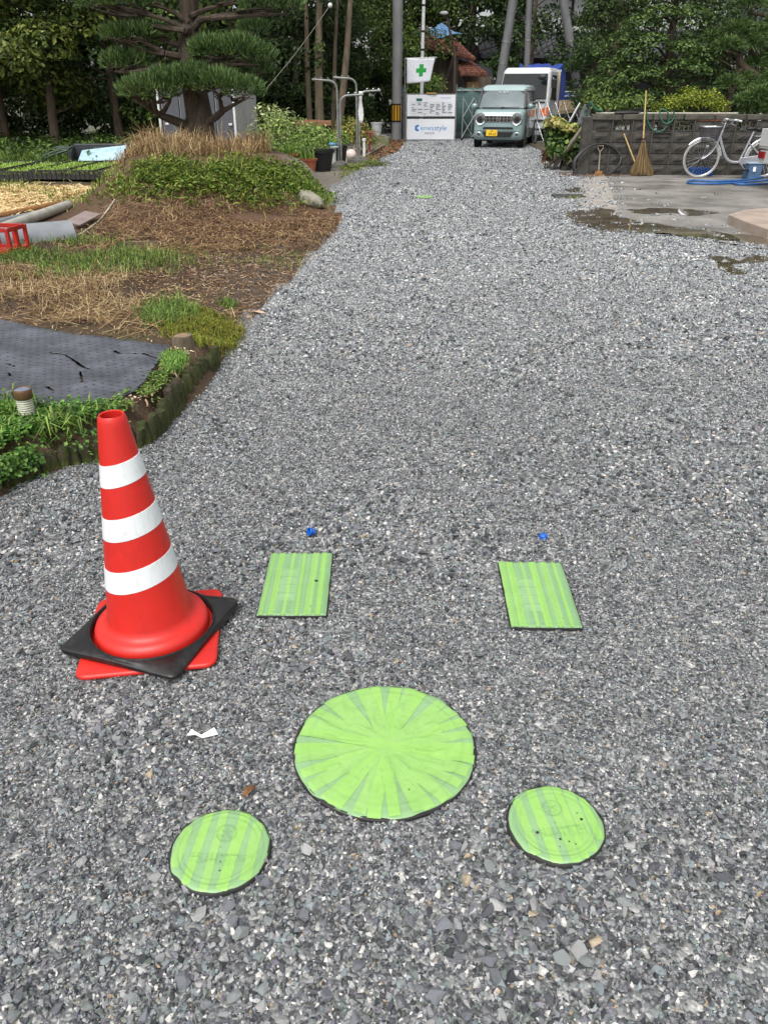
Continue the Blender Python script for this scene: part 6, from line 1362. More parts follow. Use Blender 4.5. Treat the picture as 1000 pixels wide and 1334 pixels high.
for i in range(n_ + 1):
    for j in range(n_ + 1): x = -.82 + 1.66 * i / n_; y = 1.72 + 1.5 * j / n_; e = min(i, n_ - i, j, n_ - j); vs.append((x, y, (2.22 + .12 * math.sin(i * 1.1 + j * .7) + .05 * random.random()) if e > 0 else .95))
ld.add(vs, [(i * (n_ + 1) + j, (i + 1) * (n_ + 1) + j, (i + 1) * (n_ + 1) + j + 1, i * (n_ + 1) + j + 1) for i in range(n_) for j in range(n_)]); o = ld.build('tarped_load', m_tarp, loc=tr_.location); o.rotation_euler = (0, 0, TRA); tag(o, 'bright blue tarpaulin over the tall load on the truck', 'tarpaulin')
mb = MB(); mb.box((.3, 3.7, 1.18), (1.1, .9, .5)); o = mb.build('load_box', m_tarp, loc=tr_.location, bevel=.04); o.rotation_euler = (0, 0, TRA); tag(o, 'blue wrapped box on the truck bed behind the cab', 'box')

# ---------------------------------------------------------------- poles behind the truck
m_poled = M('pole_dark', S(112, 113, 114), S(92, 92, 92), scale=5, rough=.8, bump=.2, stretch=(1, 1, .3))
def far_pole(lab, p0, p1, r_, mat=m_poled, name='concrete_pole'):
    d = (p1 - p0).normalized(); a = p0 - d * (p0.z / d.z); b_ = p0 + d * ((9.0 - p0.z) / d.z); t = thing(name, lab, 'utility pole', a, 0, 'concrete poles behind the truck')
    mb = MB(off=a); mb.tube([a - d * .3, a.lerp(b_, .5), b_], [r_, r_ * .9, r_ * .8], 18); mb.build('shaft', mat, t, smooth=True)
    for z in (2.4, 3.1): mb = MB(off=a); q = a + d * (z / d.z); mb.tube([q, q + d * .05], r_ * 1.0, 16, cap=False); mb.build('band', m_steel, t)
far_pole('thick grey pole leaning away from the tiled shed', P(655, 84, 34), P(668, 0, 34), .175)
far_pole('upright slim grey pole between the two leaning poles', P(686, 84, 33), P(689, 0, 33), .115)
far_pole('thick grey pole leaning against the garden trees', P(751, 110, 33.5), P(733, 0, 33.5), .165)
# ---------------------------------------------------------------- farmhouse beyond
m_kaw = M('roof_tile_grey', S(92, 94, 98), S(64, 66, 70), scale=8, rough=.5); m_plast = M('plaster', S(206, 206, 204), S(186, 186, 184), scale=2, rough=.8)
t = thing('farmhouse', 'old farmhouse with grey tiled roofs and white plaster behind the truck', 'house', (9.0, 44, 0)); O = Vector(t.location)
mb = MB(off=O); mb.box((11, 48, 1.7), (14, 6, 3.6)); mb.build('wall', m_dark, t)
mb = MB(off=O); mb.box((8.6, 48.2, 5.2), (4.4, 5, 2.2)); mb.build('upper_wall', m_plast, t)
def roof_slab(parent, x0, x1, yr, zr, ye, ze, nrow):
    mb = MB(off=O); a = [(x0, yr, zr), (x1, yr, zr), (x1, ye, ze), (x0, ye, ze)]; mb.add(a + [(x, y, z - .14) for x, y, z in a], [(0, 1, 2, 3), (7, 6, 5, 4), (0, 4, 5, 1), (1, 5, 6, 2), (2, 6, 7, 3), (3, 7, 4, 0)]); rf = mb.build('roof', m_kaw, parent)
    k = int((x1 - x0) / .3)
    for i in range(k + 1):
        x = x0 + (x1 - x0) * i / k; mb = MB(off=O); mb.tube([(x, yr, zr + .03), (x, ye - .02, ze + .03)], .07, 7); mb.build('tile_course', m_kaw, rf)
roof_slab(t, 4.6, 19, 46.2, 4.2, 43.2, 3.05, 0); roof_slab(t, 5.0, 18.5, 49, 8.6, 44.6, 6.2, 0)
for x in (5.2, 6.6, 8.2, 10.2, 12.2): mb = MB(off=O); mb.box((x, 44.4, 1.5), (.22, .22, 3.1)); mb.build('post', M('beam_dark', S(62, 52, 44)), t)
for x in (7.2, 9.2): mb = MB(off=O); mb.box((x, 45.66, 5.2), (.12, .08, 2.2)); mb.build('timber', M('beam_dark', S(62, 52, 44)), t)
O = Vector((14.5, 32, 0)); t = thing('white_house', 'white plastered house with dark timbers behind the garden pines', 'house', O)
mb = MB(off=O); mb.box((17.2, 33, 2.6), (9, 5, 5.2)); mb.build('wall', m_plast, t)
for u in (957, 1010, 1060): c = P(u, 10, 30.35); mb = MB(off=O); mb.box((c.x, 30.44, 2.6), (.3, .14, 5.2)); mb.build('timber', M('timber_brown', S(104, 88, 76), S(78, 64, 54), rough=.8), t)
c = P(979, 15, 30.4); mb = MB(off=O); mb.box((c.x, 30.45, 4.2), (1.0, .06, 1.5)); wn = mb.build('window', M('window_pale', S(168, 182, 190), S(150, 164, 172), rough=.1), t); mb = MB(off=O); mb.box((c.x, 30.43, 3.43), (1.1, .1, .08)); mb.build('sill', m_white, wn)
mb = MB(off=O); mb.add([(12, 36, 7.6), (22.5, 36, 7.6), (22.5, 29.4, 5.2), (12, 29.4, 5.2), (12, 36, 7.4), (22.5, 36, 7.4), (22.5, 29.4, 5.0), (12, 29.4, 5.0)], [(0, 1, 2, 3), (7, 6, 5, 4), (0, 4, 5, 1), (1, 5, 6, 2), (2, 6, 7, 3), (3, 7, 4, 0)]); mb.build('roof', m_kaw, t)
# trees behind the tiled shed and truck
wood_tree(1.4, 42.0, MID, 'green tree rising beside the slim mast', 7.5, 2.0, 7000, .17, .4, .4, None); wood_tree(3.9, 41.5, DK, 'large dark tree behind the tiled shed', 9, 2.8, 9000, .2, .5, .4, None)
wood_tree(6.4, 40.5, DK, 'dark tree between the leaning pole and the tiled shed', 8.5, 2.3, 7500, .19, 1.2, .2, None); wood_tree(.4, 35.6, MID, 'leafy tree beside the striped utility pole', 8, 1.8, 8000, .15, .2, .3, None)
shrub('vine_bush', 'light green vine bush growing behind the flag', P(556, 182, 33.2).xy.to_3d(), [(P(566, 112, 33.0), (.45, .4, .4)), (P(540, 120, 33.4), (.5, .4, .6)), (P(532, 60, 34.6), (.5, .5, .8))], 1700, .13, [S(112, 140, 60), S(88, 116, 48), S(140, 160, 84), S(66, 90, 40)], 'bush')

for i, (x, y, lab) in enumerate(((-1.5, 37.5, 'dark tree behind the striped pole'), (1.0, 44, 'tall dark tree far behind the slim mast'), (4.5, 47, 'tall dark tree far behind the tiled shed'), (20, 41, 'dark tree far beyond the white house'))): wood_tree(x, y, DK, lab, 11, 3.0, 8000, .3, .5, .2, None, 30)
# ================================================================ RIGHT SIDE: APRON, PUDDLES
m, n, l, b = new_mat('apron_concrete')
t1 = noise(n, l, 1.3, 6, .65); t2 = noise(n, l, 70, 4, .7)
ra = ramp(n, l, t1.outputs['Fac'], [(.3, S(98, 94, 89)), (.5, S(124, 120, 114)), (.7, S(144, 140, 135))]); rb = ramp(n, l, t2.outputs['Fac'], [(.3, (.7, .7, .7, 1)), (.7, (1.25, 1.25, 1.25, 1))])
mx = n.new('ShaderNodeMix'); mx.data_type = 'RGBA'; mx.blend_type = 'MULTIPLY'; mx.inputs[0].default_value = 1; l.new(ra.outputs[0], mx.inputs[6]); l.new(rb.outputs[0], mx.inputs[7]); l.new(mx.outputs[2], b.inputs['Base Color'])
rr_ = ramp(n, l, t1.outputs['Fac'], [(.35, (.3, .3, .3, 1)), (.6, (.75, .75, .75, 1))]); l.new(rr_.outputs[0], b.inputs['Roughness'])
bp = n.new('ShaderNodeBump'); bp.inputs['Strength'].default_value = .4; bp.inputs['Distance'].default_value = .01; l.new(t2.outputs['Fac'], bp.inputs['Height']); l.new(bp.outputs[0], b.inputs['Normal'])
def sheet(name, pts2, z, mat, jit=0.0, k=1, sd=0, loc=None):
    pp = [Vector((x, y, 0)) for x, y in pts2]
    if k > 1:
        q = smooth_path(pp + [pp[0]], k)[:-1]; pp = [Vector((p.x + jit * (vnoise(p.x, p.y, .12, sd) - .5), p.y + jit * 2 * (vnoise(p.x, p.y, .12, sd + 1) - .5), 0)) for p in q]
    bm = bmesh.new(); vs = [bm.verts.new((p.x, p.y, z)) for p in pp]; f = bm.faces.new(vs); bmesh.ops.triangulate(bm, faces=[f], ngon_method='EAR_CLIP'); bmesh.ops.recalc_face_normals(bm, faces=bm.faces)
    for f in bm.faces:
        if f.normal.z < 0: f.normal_flip()
    me = bpy.data.meshes.new(name); bm.to_mesh(me); bm.free(); return link(name, me, mat)
apn = tag(sheet('concrete_apron', APRON, .006, MATS['apron_concrete']), 'worn damp concrete apron in front of the block wall', 'pavement', kind='structure')
m_strip = M('strip_concrete', S(164, 158, 150), S(132, 124, 114), scale=3, rough=.7, bump=.3)
tag(sheet('concrete_strip', gpoly([(752, 229), (786, 229), (798, 262), (803, 276), (790, 297), (758, 288), (756, 262)]), .0075, m_strip, .08, 5, 3), 'paler cracked concrete strip beside the drain grate', 'pavement', kind='structure')
m, n, l, b = new_mat('puddle_water'); b.inputs['Base Color'].default_value = S(84, 76, 62); b.inputs['Roughness'].default_value = .04; b.inputs['Specular IOR Level'].default_value = .6
tn = noise(n, l, 25, 2); bp = n.new('ShaderNodeBump'); bp.inputs['Strength'].default_value = .02; l.new(tn.outputs['Fac'], bp.inputs['Height']); l.new(bp.outputs[0], b.inputs['Normal'])
t1 = noise(n, l, 4, 4); ra = ramp(n, l, t1.outputs['Fac'], [(.35, S(70, 62, 50)), (.65, S(98, 90, 74))]); l.new(ra.outputs[0], b.inputs['Base Color'])
for px, z, lab in PUDDLES:
    tag(sheet('puddle', gpoly(px), z, MATS['puddle_water'], .16, 5, 7), lab, 'puddle', kind='structure')
# raised slab
sl = [tuple(G(u, v, .12)[:2]) for u, v in ((948, 279), (968, 273), (1000, 271), (1250, 262), (1250, 345), (1000, 298), (970, 288))]
mb = MB(); mb.prism(sl, -.02, .12); tag(mb.build('raised_slab', M('slab_pink', S(168, 152, 138), S(140, 126, 114), scale=3, rough=.8, bump=.4), bevel=.012), 'raised pinkish concrete slab at the edge of the apron', 'pavement', kind='structure')
def gr2(name, lab, cx, cy, r_, N, h_, pal, z=0, cat='weeds'):
    a = rng.uniform(0, 6.28, N); rr = r_ * np.sqrt(rng.uniform(0, 1, N)); b_ = np.column_stack([rr * np.cos(a), rr * np.sin(a), np.full(N, 0.)]); v, f = blades(b_, rng.uniform(h_ * .4, h_ * 1.1, N), .008, rng.uniform(.3, 1.1, N)); tag(np_mesh(name, v + [cx, cy, z], f, np.repeat(pick(pal, N), 5, 0), m_grass, loc=(cx, cy, z)), lab, cat, kind='stuff')
p = G(1000, 304); gr2('slab_weeds', 'green weeds growing at the foot of the raised slab', p.x, p.y, .22, 500, .14, GREEN_Y)
p = G(752, 262); gr2('crack_weeds', 'thin weeds in the crack beside the concrete strip', p.x, p.y + .3, .12, 90, .06, GREEN_Y, .012)
p = G(553, 258); t = thing('inspection_lid', 'green taped lid far along the lane before the laundry stands', 'lid', (p.x, p.y, .006)); mb = MB(); mb.lathe([(.155, -.02), (.155, .008), (.15, .011)], 40); mb.build('lid', m_lid, t, smooth=True); mb = MB(); mb.lathe([(.148, .012), (.146, .0155), (.05, .017)], 40); mb.build('tape_sheet', m_pale, t, smooth=True)
for x0 in (-.09, -.03, .03, .09): mb = MB(); L = math.sqrt(.14 ** 2 - x0 ** 2) * 2; mb.box((x0, 0, .018), (.035, L, .002)); mb.build('tape_strip', m_tape2, t)
p = G(740, 257); t = thing('drain_grate', 'dark iron drain grate set at the edge of the gravel', 'drain', (p.x, p.y, .014)); mb = MB(); mb.box((0, 0, .0), (.5, .3, .012)); mb.build('pit', m_black, t)
for i in range(13): mb = MB(); mb.box((-.23 + i * .038, 0, .012), (.012, .27, .012)); mb.build('bar', m_concd, t)
for s_ in (-1, 1): mb = MB(); mb.box((0, s_ * .142, .013), (.5, .02, .016)); mb.build('frame', m_concd, t)

# ================================================================ BLOCK WALL
WR = R(-3); WA = Vector((4.12, 17.46, 0))
wall = thing('block_wall', 'low dark weathered concrete block wall behind the bicycle', 'wall', WA, WR)
m_blk = M('block', S(74, 71, 66), S(44, 43, 40), scale=6, rough=.95, bump=.7, bscale=40, objrand=.16)
m_mort = M('mortar', S(84, 81, 76), S(62, 60, 56), scale=10, rough=.95)
m_cope = M('coping', S(88, 85, 78), S(56, 56, 46), scale=5, rough=.95, bump=.6)
WL = 7.6; WT = .12
mb = MB(); mb.box((WL / 2 + .08, .065, .4), (WL - .15, .05, .8)); mb.build('mortar_core', m_mort, wall)
bw, bh = .385, .187
bmsh = []
for q in range(4):                                    # split-face blocks: bevelled margin, rough raised middle
    bm = bmesh.new(); nx_, nz_ = 7, 5; vs = []
    for j in range(nz_ + 1):
        for i in range(nx_ + 1):
            e = min(i, nx_ - i, j, nz_ - j); vs.append(((i / nx_ - .5) * bw, (0 if e == 0 else (-.004 if e == 1 else -.018 + random.uniform(-.008, .008))), (j / nz_ - .5) * bh))
    fs = [(j * (nx_ + 1) + i, j * (nx_ + 1) + i + 1, (j + 1) * (nx_ + 1) + i + 1, (j + 1) * (nx_ + 1) + i) for j in range(nz_) for i in range(nx_)]
    k = len(vs); vs += [(sx * bw / 2, .12, sz * bh / 2) for sx, sz in ((-1, -1), (1, -1), (1, 1), (-1, 1))]; c0, c1, c2, c3_ = 0, nx_, k - 1, k - 1 - nx_
    fs += [(k, k + 3, k + 2, k + 1), (c0, k, k + 1, c1), (c1, k + 1, k + 2, c2), (c2, k + 2, k + 3, c3_), (c3_, k + 3, k, c0)]
    me = bpy.data.meshes.new('block'); me.from_pydata(vs, [], fs); me.materials.append(m_blk); bmsh.append(me); bm.free()
SCREEN = {(1, 4), (3, 4), (4, 4), (7, 4), (9, 4), (11, 4), (13, 4), (3, 3)}
for j in range(5):
    for i in range(19):
        x = .2 + i * .4; z = .1 + j * .2
        if (i, j) in SCREEN:
            mb = MB(); fr = .022
            for zz in (z - bh / 2 + fr / 2, z + bh / 2 - fr / 2): mb.box((0, .06, zz - z), (bw, .12, fr))
            for xx in (-bw / 2 + fr / 2, bw / 2 - fr / 2): mb.box((xx, .06, 0), (fr, .118, bh - .03))
            if j == 4:
                mb.box((0, .06, 0), (bw * .5, .11, .02)); mb.box((-.09, .06, .04), (.02, .112, .07)); mb.box((.09, .06, -.04), (.02, .112, .07)); mb.box((-.14, .06, -.03), (.07, .108, .02)); mb.box((.14, .06, .03), (.07, .108, .02))
            else: mb.box((0, .06, .02), (bw * .8, .11, .025)); mb.box((0, .06, -.04), (.03, .112, .08))
            mb.build('screen_block', m_blk, wall, loc=(x, 0, z))
        else:
            o = link('block', bmsh[(i * 7 + j * 3) % 4], None, wall, (x, random.uniform(-.004, .004), z)); o.rotation_euler = (0, 0, 0)
for i in range(20): mb = MB(); mb.box((i * .4, -.008, .5), (.016, .05, 1.0)); mb.build('joint_rib', m_mort, wall)
for i in range(13):
    mb = MB(); L = .585; mb.box((0, .06, 0), (L, .2 + random.uniform(-.02, .02), .10)); mb.v = [(v[0], v[1], v[2] + random.uniform(-.008, .008)) for v in mb.v]; mb.build('coping_stone', m_cope, wall, loc=(.28 + i * .6, random.uniform(-.01, .01), 1.055), bevel=.015)
mb = MB(); mb.box((-.09, .06, .53), (.17, .2, 1.06)); mb.build('end_pier', m_blk, wall, bevel=.01)
Wm = Matrix.Translation(WA) @ Matrix.Rotation(WR, 4, 'Z')
def wq(u, v, off=.0):                                  # pixel onto the wall front plane, 'off' in front of it
    x, F_, D_ = ray(u, v); nrm = Vector((-math.sin(WR), math.cos(WR), 0)); p0 = WA - nrm * off; d = Vector((x, F_, -D_)); o = Vector((0, 0, CAM_H)); tt = (p0 - o).dot(nrm) / d.dot(nrm); return o + d * tt
# things leaning on the wall
m_bris = M_attr('broom_twigs', rough=.9, spec=.2)
bt = wq(835, 226, .22); bt.z = .012; tp = wq(841, 118, .02); br = thing('bamboo_broom', 'long bamboo twig broom leaning on the block wall', 'broom', bt)
d = (tp - bt); mb = MB(off=bt); k0 = bt + d * .42; mb.tube([k0, tp], [.016, .013], 8); mb.build('handle', M('bamboo', S(196, 170, 112), S(170, 140, 86), scale=14, rough=.6), br, smooth=True)
NB = 900; a = rng.uniform(0, 6.28, NB); rr = np.sqrt(rng.uniform(0, 1, NB)); ft = rng.uniform(0, .2, NB) ** 1.2; st = np.array(k0)[None] + np.column_stack([np.cos(a) * rr * .02, np.sin(a) * rr * .02, rng.uniform(-.05, .05, NB)]); en = np.column_stack([bt.x + np.cos(a) * rr * .25, bt.y + np.sin(a) * rr * .10, .015 + ft * .5])
sdv = unit(np.cross(en - st, [[0, 1.0, .2]])) * .0035; md_ = (st + en) / 2 - (np.column_stack([np.cos(a) * rr, np.sin(a) * rr, np.zeros(NB)]) * .025)
V = np.stack([st - sdv, st + sdv, md_ + sdv, md_ - sdv, en + sdv * .6, en - sdv * .6], 1); i = np.arange(NB)[:, None] * 6; f = np.concatenate([i + [0, 1, 2, 3], i + [3, 2, 4, 5]], 0)
np_mesh('twigs', V.reshape(-1, 3) - np.array(bt), f, np.repeat(pick([S(118, 98, 68), S(94, 78, 54), S(142, 120, 86), S(70, 56, 40)], NB), 6, 0), m_bris, br)
for f_ in (.40, .44): mb = MB(off=bt); q = bt + d * f_; mb.tube([q - d.normalized() * .012, q + d.normalized() * .012], .034, 12); mb.build('binding', m_black, br, smooth=True)
a, b_ = wq(833, 226, .2), wq(812, 174, .02); a.z = .02; t = thing('hoe', 'short hoe with a pale wooden handle leaning beside the broom', 'hoe', a); mb = MB(off=a); mb.tube([a, b_], .014, 8); mb.build('handle', M('bamboo', S(196, 170, 112)), t, smooth=True); mb = MB(off=a); mb.box(a + Vector((-.06, -.02, .03)), (.16, .06, .05), (R(20), 0, R(10))); mb.build('blade', m_rust, t)
a, b_ = wq(779, 227, .2), wq(781, 198, .06); a.z = .02; t = thing('shovel', 'small shovel with a grey D handle standing inside the hose loop', 'shovel', a); mb = MB(off=a); mb.tube([a, b_], .015, 8); mb.build('shaft', m_woodg, t, smooth=True)
mb = MB(off=a); e = b_; mb.tube([e, e + Vector((-.055, 0, .07)), e + Vector((-.05, 0, .115)), e + Vector((.05, 0, .115)), e + Vector((.055, 0, .07)), e], .011, 7); mb.build('grip', m_woodg, t, smooth=True)
mb = MB(off=a); mb.box(a + Vector((0, 0, .02)), (.14, .03, .1), (R(-10), 0, 0)); mb.build('blade', m_rust, t)
def hose(name, lab, px, off, r_, mat, cat='hose', k=6, plane=None, clampz=None):
    pts_ = smooth_path([(wq(u, v, o_) if plane is None else G(u, v, plane)) for (u, v, o_) in px], k)
    if clampz is not None:
        for q in pts_: q.z = max(q.z, clampz)
    c = pts_[0].copy(); mb = MB(off=c); mb.tube(pts_, r_, 8); return tag(mb.build(name, mat, loc=c, smooth=True), lab, cat)
m_hosb = M('hose_black', S(44, 45, 47), S(32, 33, 34), rough=.4); m_hosg = M('hose_green', S(44, 108, 84), S(34, 88, 68), rough=.4); m_hosu = M('hose_blue', S(44, 98, 160), S(34, 80, 136), rough=.4)
hose('black_hose', 'thick black hose looped upright against the wall end', [(758, 231, .35), (750, 226, .34), (748, 214, .3), (753, 203, .25), (766, 192, .15), (782, 187, .06), (797, 191, .06), (807, 202, .08), (807, 212, .15), (799, 222, .25), (789, 229, .33)], .1, .021, m_hosb, clampz=.03)
hose('black_hose', 'second thinner black hose following the loop by the wall end', [(747, 229, .3), (746, 214, .28), (752, 202, .22), (768, 190, .12), (784, 188, .05), (800, 195, .05), (809, 208, .1), (801, 221, .22), (793, 227, .3)], .1, .015, m_hosb, clampz=.03)
hose('green_hose', 'green hose hanging in loops over the wall top', [(842, 143, .06), (843, 158, .04), (850, 169, .04), (860, 171, .05), (868, 164, .05), (871, 152, .05), (867, 144, .06), (860, 143, .06), (859, 152, .06), (866, 161, .07), (874, 158, .07), (878, 150, .07), (875, 144, .08)], .05, .012, m_hosg, k=7)
hose('green_hose', 'short green hose end crossing the wall corner', [(768, 132, .1), (772, 138, .1), (777, 143, .05), (784, 144, .0)], .05, .018, m_hosg)
a, b_ = wq(776, 145, .0), wq(960, 150, -.02); a.z = b_.z = 1.125; c = a.copy(); mb = MB(off=c); mb.tube([a, b_], .014, 8); tag(mb.build('wall_pole', M('pole_pale', S(186, 182, 168), S(160, 156, 144), rough=.5), loc=c, smooth=True), 'long pale pole lying along the top of the block wall', 'pole')
p = wq(818, 143, -.06); p.z = 1.11; mb = MB(); mb.ell((0, 0, .02), (.35, .1, .045), 18, 8, .05); tag(mb.build('folded_sheet', m_black, loc=p, smooth=True), 'folded dark sheet lying on the wall top', 'sheet')
# blue tray behind the wheel, blue bucket, blue hose
p = G(898, 226); t = thing('blue_tray', 'blue plastic tray on the ground behind the bicycle wheel', 'tray', (p.x, 17.2, .013)); m_btray = M('tray_blue', S(30, 78, 150), S(24, 64, 128), rough=.45); mb = MB(); mb.box((0, 0, .01), (.38, .22, .02)); mb.build('base', m_btray, t)
for sy in (-1, 1): mb = MB(); mb.box((0, sy * .115, .07), (.42, .015, .14), (sy * R(-8), 0, 0)); mb.build('side', m_btray, t)
for sx in (-1, 1): mb = MB(); mb.box((sx * .2, 0, .07), (.015, .22, .138)); mb.build('end', m_btray, t)
p = G(977, 233); t = thing('blue_bucket', 'square blue grey bucket with a lid and a white label', 'bucket', (p.x, p.y, .013), R(4)); m_bb = M('bucket_blue', S(88, 116, 148), S(76, 102, 132), rough=.45); mb = MB(); mb.box((0, 0, .13), (.24, .24, .26), taper=1.12); mb.build('tub', m_bb, t, bevel=.015)
mb = MB(); mb.box((0, 0, .275), (.30, .30, .03)); mb.build('lid', M('lid_pale', S(150, 172, 190), S(136, 158, 176), rough=.45), t, bevel=.01); mb = MB(); mb.box((-.03, -.134, .17), (.055, .004, .085), (R(-6), 0, 0)); mb.build('label', m_paper, t)
for k_, (px, lab) in enumerate((([(1010, 226, 0), (980, 233, 0), (940, 236, 0), (905, 235, 0), (895, 237, 0), (905, 239, 0), (940, 239, 0), (985, 236, 0), (1010, 233, 0)], 'blue flat hose doubled back along the ground before the bicycle'), ([(1012, 238, 0), (985, 240, 0), (962, 240, 0), (955, 238.5, 0)], 'short blue hose lying parallel to the doubled hose'))):
    hose('blue_hose', lab, px, 0, .02, m_hosu, plane=.034)

# ================================================================ BICYCLE
bk = thing('bicycle', 'silver step-through bicycle with front basket parked at the wall', 'bicycle', (6.13, 16.72, .012), R(-3)); m_sil = M('bike_silver', S(186, 188, 192), S(168, 170, 174), rough=.25, metal=.5); m_tyw = M('tyre_grey', S(168, 166, 160), S(140, 138, 132), rough=.8)
ay = Matrix.Rotation(R(90), 3, 'X'); WBS = 1.18; WRd = .345
def ringp(cx, cz, r_, n_=40, y=0, a0=0, a1=360): return [(cx + r_ * math.cos(R(a0 + (a1 - a0) * i / n_)), y, cz + r_ * math.sin(R(a0 + (a1 - a0) * i / n_))) for i in range(n_ + (0 if a1 - a0 == 360 else 1))]
for cx in (0, WBS):
    mb = MB(); mb.tube(ringp(cx, WRd, WRd - .016), .018, 8, closed=True); wl = mb.build('wheel', m_tyw, bk, smooth=True)
    mb = MB(); mb.tube(ringp(cx, WRd, WRd - .038), .011, 6, closed=True); mb.build('rim', m_alu, wl, smooth=True)
    mb = MB(); mb.lathe([(.02, -.05), (.026, -.03), (.02, 0), (.026, .03), (.02, .05)], 12, (cx, 0, WRd), axis=ay); mb.build('hub', m_alu, wl, smooth=True)
    for i in range(28): a = 2 * math.pi * i / 28; s_ = .02 * (1 if i % 2 else -1); mb = MB(); mb.tube([(cx + .02 * math.cos(a + .6 * (1 if i % 4 < 2 else -1)), s_, WRd + .02 * math.sin(a + .6 * (1 if i % 4 < 2 else -1))), (cx + (WRd - .04) * math.cos(a), 0, WRd + (WRd - .04) * math.sin(a))], .0016, 4, cap=False); mb.build('spoke', m_alu, wl)
    mb = MB(); mb.tube(ringp(cx, WRd, WRd + .014, 26, 0, 8 if cx == 0 else 15, 140 if cx == 0 else 190), .022, 6); mb.build('mudguard', m_sil, bk, smooth=True)
hd = Vector((.30, 0, .78)); bb = Vector((.72, 0, .28)); stt = Vector((.87, 0, .75))
def tubes(name, pts_, r_, mat=m_sil, k=5): mb = MB(); mb.tube(smooth_path(pts_, k) if k > 1 else pts_, r_, 9); return mb.build(name, mat, bk, smooth=True)
tubes('down_tube', [(.285, 0, .72), (.36, 0, .55), (.47, 0, .36), (.58, 0, .29), bb], .026); tubes('head_tube', [(.25, 0, .60), (.315, 0, .84)], .022, k=1)
tubes('fork', [(.255, -.045, .62), (.17, -.05, .47), (.06, -.05, .37), (0, -.05, WRd)], .012); tubes('fork', [(.255, .045, .62), (.17, .05, .47), (.06, .05, .37), (0, .05, WRd)], .012)
tubes('seat_tube', [bb, (.80, 0, .5), (.90, 0, .82)], .018, k=1)
for y in (-.055, .055): tubes('chain_stay', [(.72, y * .5, .28), (WBS, y, WRd)], .011, k=1); tubes('seat_stay', [(.84, y * .4, .62), (WBS, y, WRd)], .010, k=1)
tubes('stem', [(.315, 0, .84), (.35, 0, .98)], .014, m_chr, k=1)
tubes('handlebar', [(.52, -.27, 1.0), (.42, -.27, 1.02), (.34, -.14, 1.02), (.34, 0, .985), (.34, .14, 1.02), (.42, .27, 1.02), (.52, .27, 1.0)], .012, m_chr)
for y in (-.27, .27): tubes('grip', [(.41, y, 1.022), (.54, y, .998)], .018, m_white, k=1); tubes('brake_lever', [(.40, y, 1.01), (.35, y * 1.0, .96), (.44, y, .93)], .008, m_chr, k=1)
m_bsk = M('basket_dark', S(70, 70, 74), S(52, 52, 56), rough=.6)
mb = MB(); mb.tube([(x, y, .90) for x, y in rrect(.36, .30, .08)], .012, 6, closed=True); mb.v = [(v[0] + .08, v[1], v[2]) for v in mb.v]; bs = mb.build('basket', m_alu, bk, smooth=True)
for k_ in range(7):
    z = .66 + k_ * .036; s_ = .78 + .22 * (z - .66) / .24; mb = MB(); mb.tube([(x * s_ + .08, y * s_, z) for x, y in rrect(.36, .30, .07)], .005, 5, closed=True); mb.build('wire', m_bsk, bs)
oo = rrect(.36, .30, .07, 6)
for k_ in range(0, len(oo)): x, y = oo[k_]; mb = MB(); mb.tube([(x * .78 + .08, y * .78, .66), (x + .08, y, .9)], .004, 4); mb.build('wire', m_bsk, bs)
for sy in (-1, 1):
    for x in (-.14, -.09, -.04, .01, .06, .11, .15): mb = MB(); mb.tube([(x * .78 + .08, sy * .15 * .78, .66), (x + .08, sy * .15, .9)], .004, 4); mb.build('wire', m_bsk, bs)
mb = MB(); mb.box((.08, 0, .66), (.27, .22, .006)); mb.build('basket_floor', m_bsk, bs)
mb = MB(); mb.ell((.98, 0, .86), (.085, .095, .045), 16, 8); mb.ell((.86, 0, .865), (.12, .04, .035), 14, 8); mb.build('saddle', m_black, bk, smooth=True)
for y in (-.07, .07): tubes('rack_rail', [(.92, y, .74), (1.35, y, .745)], .008, m_chr, k=1); tubes('rack_stay', [(1.3, y, .74), (WBS, y, WRd)], .007, m_chr, k=1)
for x in (1.0, 1.12, 1.24, 1.35): tubes('rack_bar', [(x, -.07, .745), (x, .07, .745)], .007, m_chr, k=1)
mb = MB(); mb.beam((.72, -.05, .30), (WBS, -.06, .36), .02, .13, (0, 0, 1)); mb.build('chain_guard', m_sil, bk, bevel=.01)
mb = MB(); mb.lathe([(.03, 0), (.035, .05), (.02, .06)], 14, (.08, -.06, .56), axis=Matrix.Rotation(R(-90), 3, 'Y')); mb.build('lamp', m_chr, bk, smooth=True)
tubes('crank', [(.72, -.08, .28), (.83, -.09, .16)], .012, m_chr, k=1); mb = MB(); mb.box((.84, -.14, .15), (.09, .08, .025)); mb.build('pedal', m_black, bk)
tubes('kick_stand', [(WBS, -.09, WRd), (WBS + .14, -.12, .02)], .012, m_chr, k=1); tubes('kick_stand', [(WBS, .09, WRd), (WBS + .14, .12, .02)], .012, m_chr, k=1)

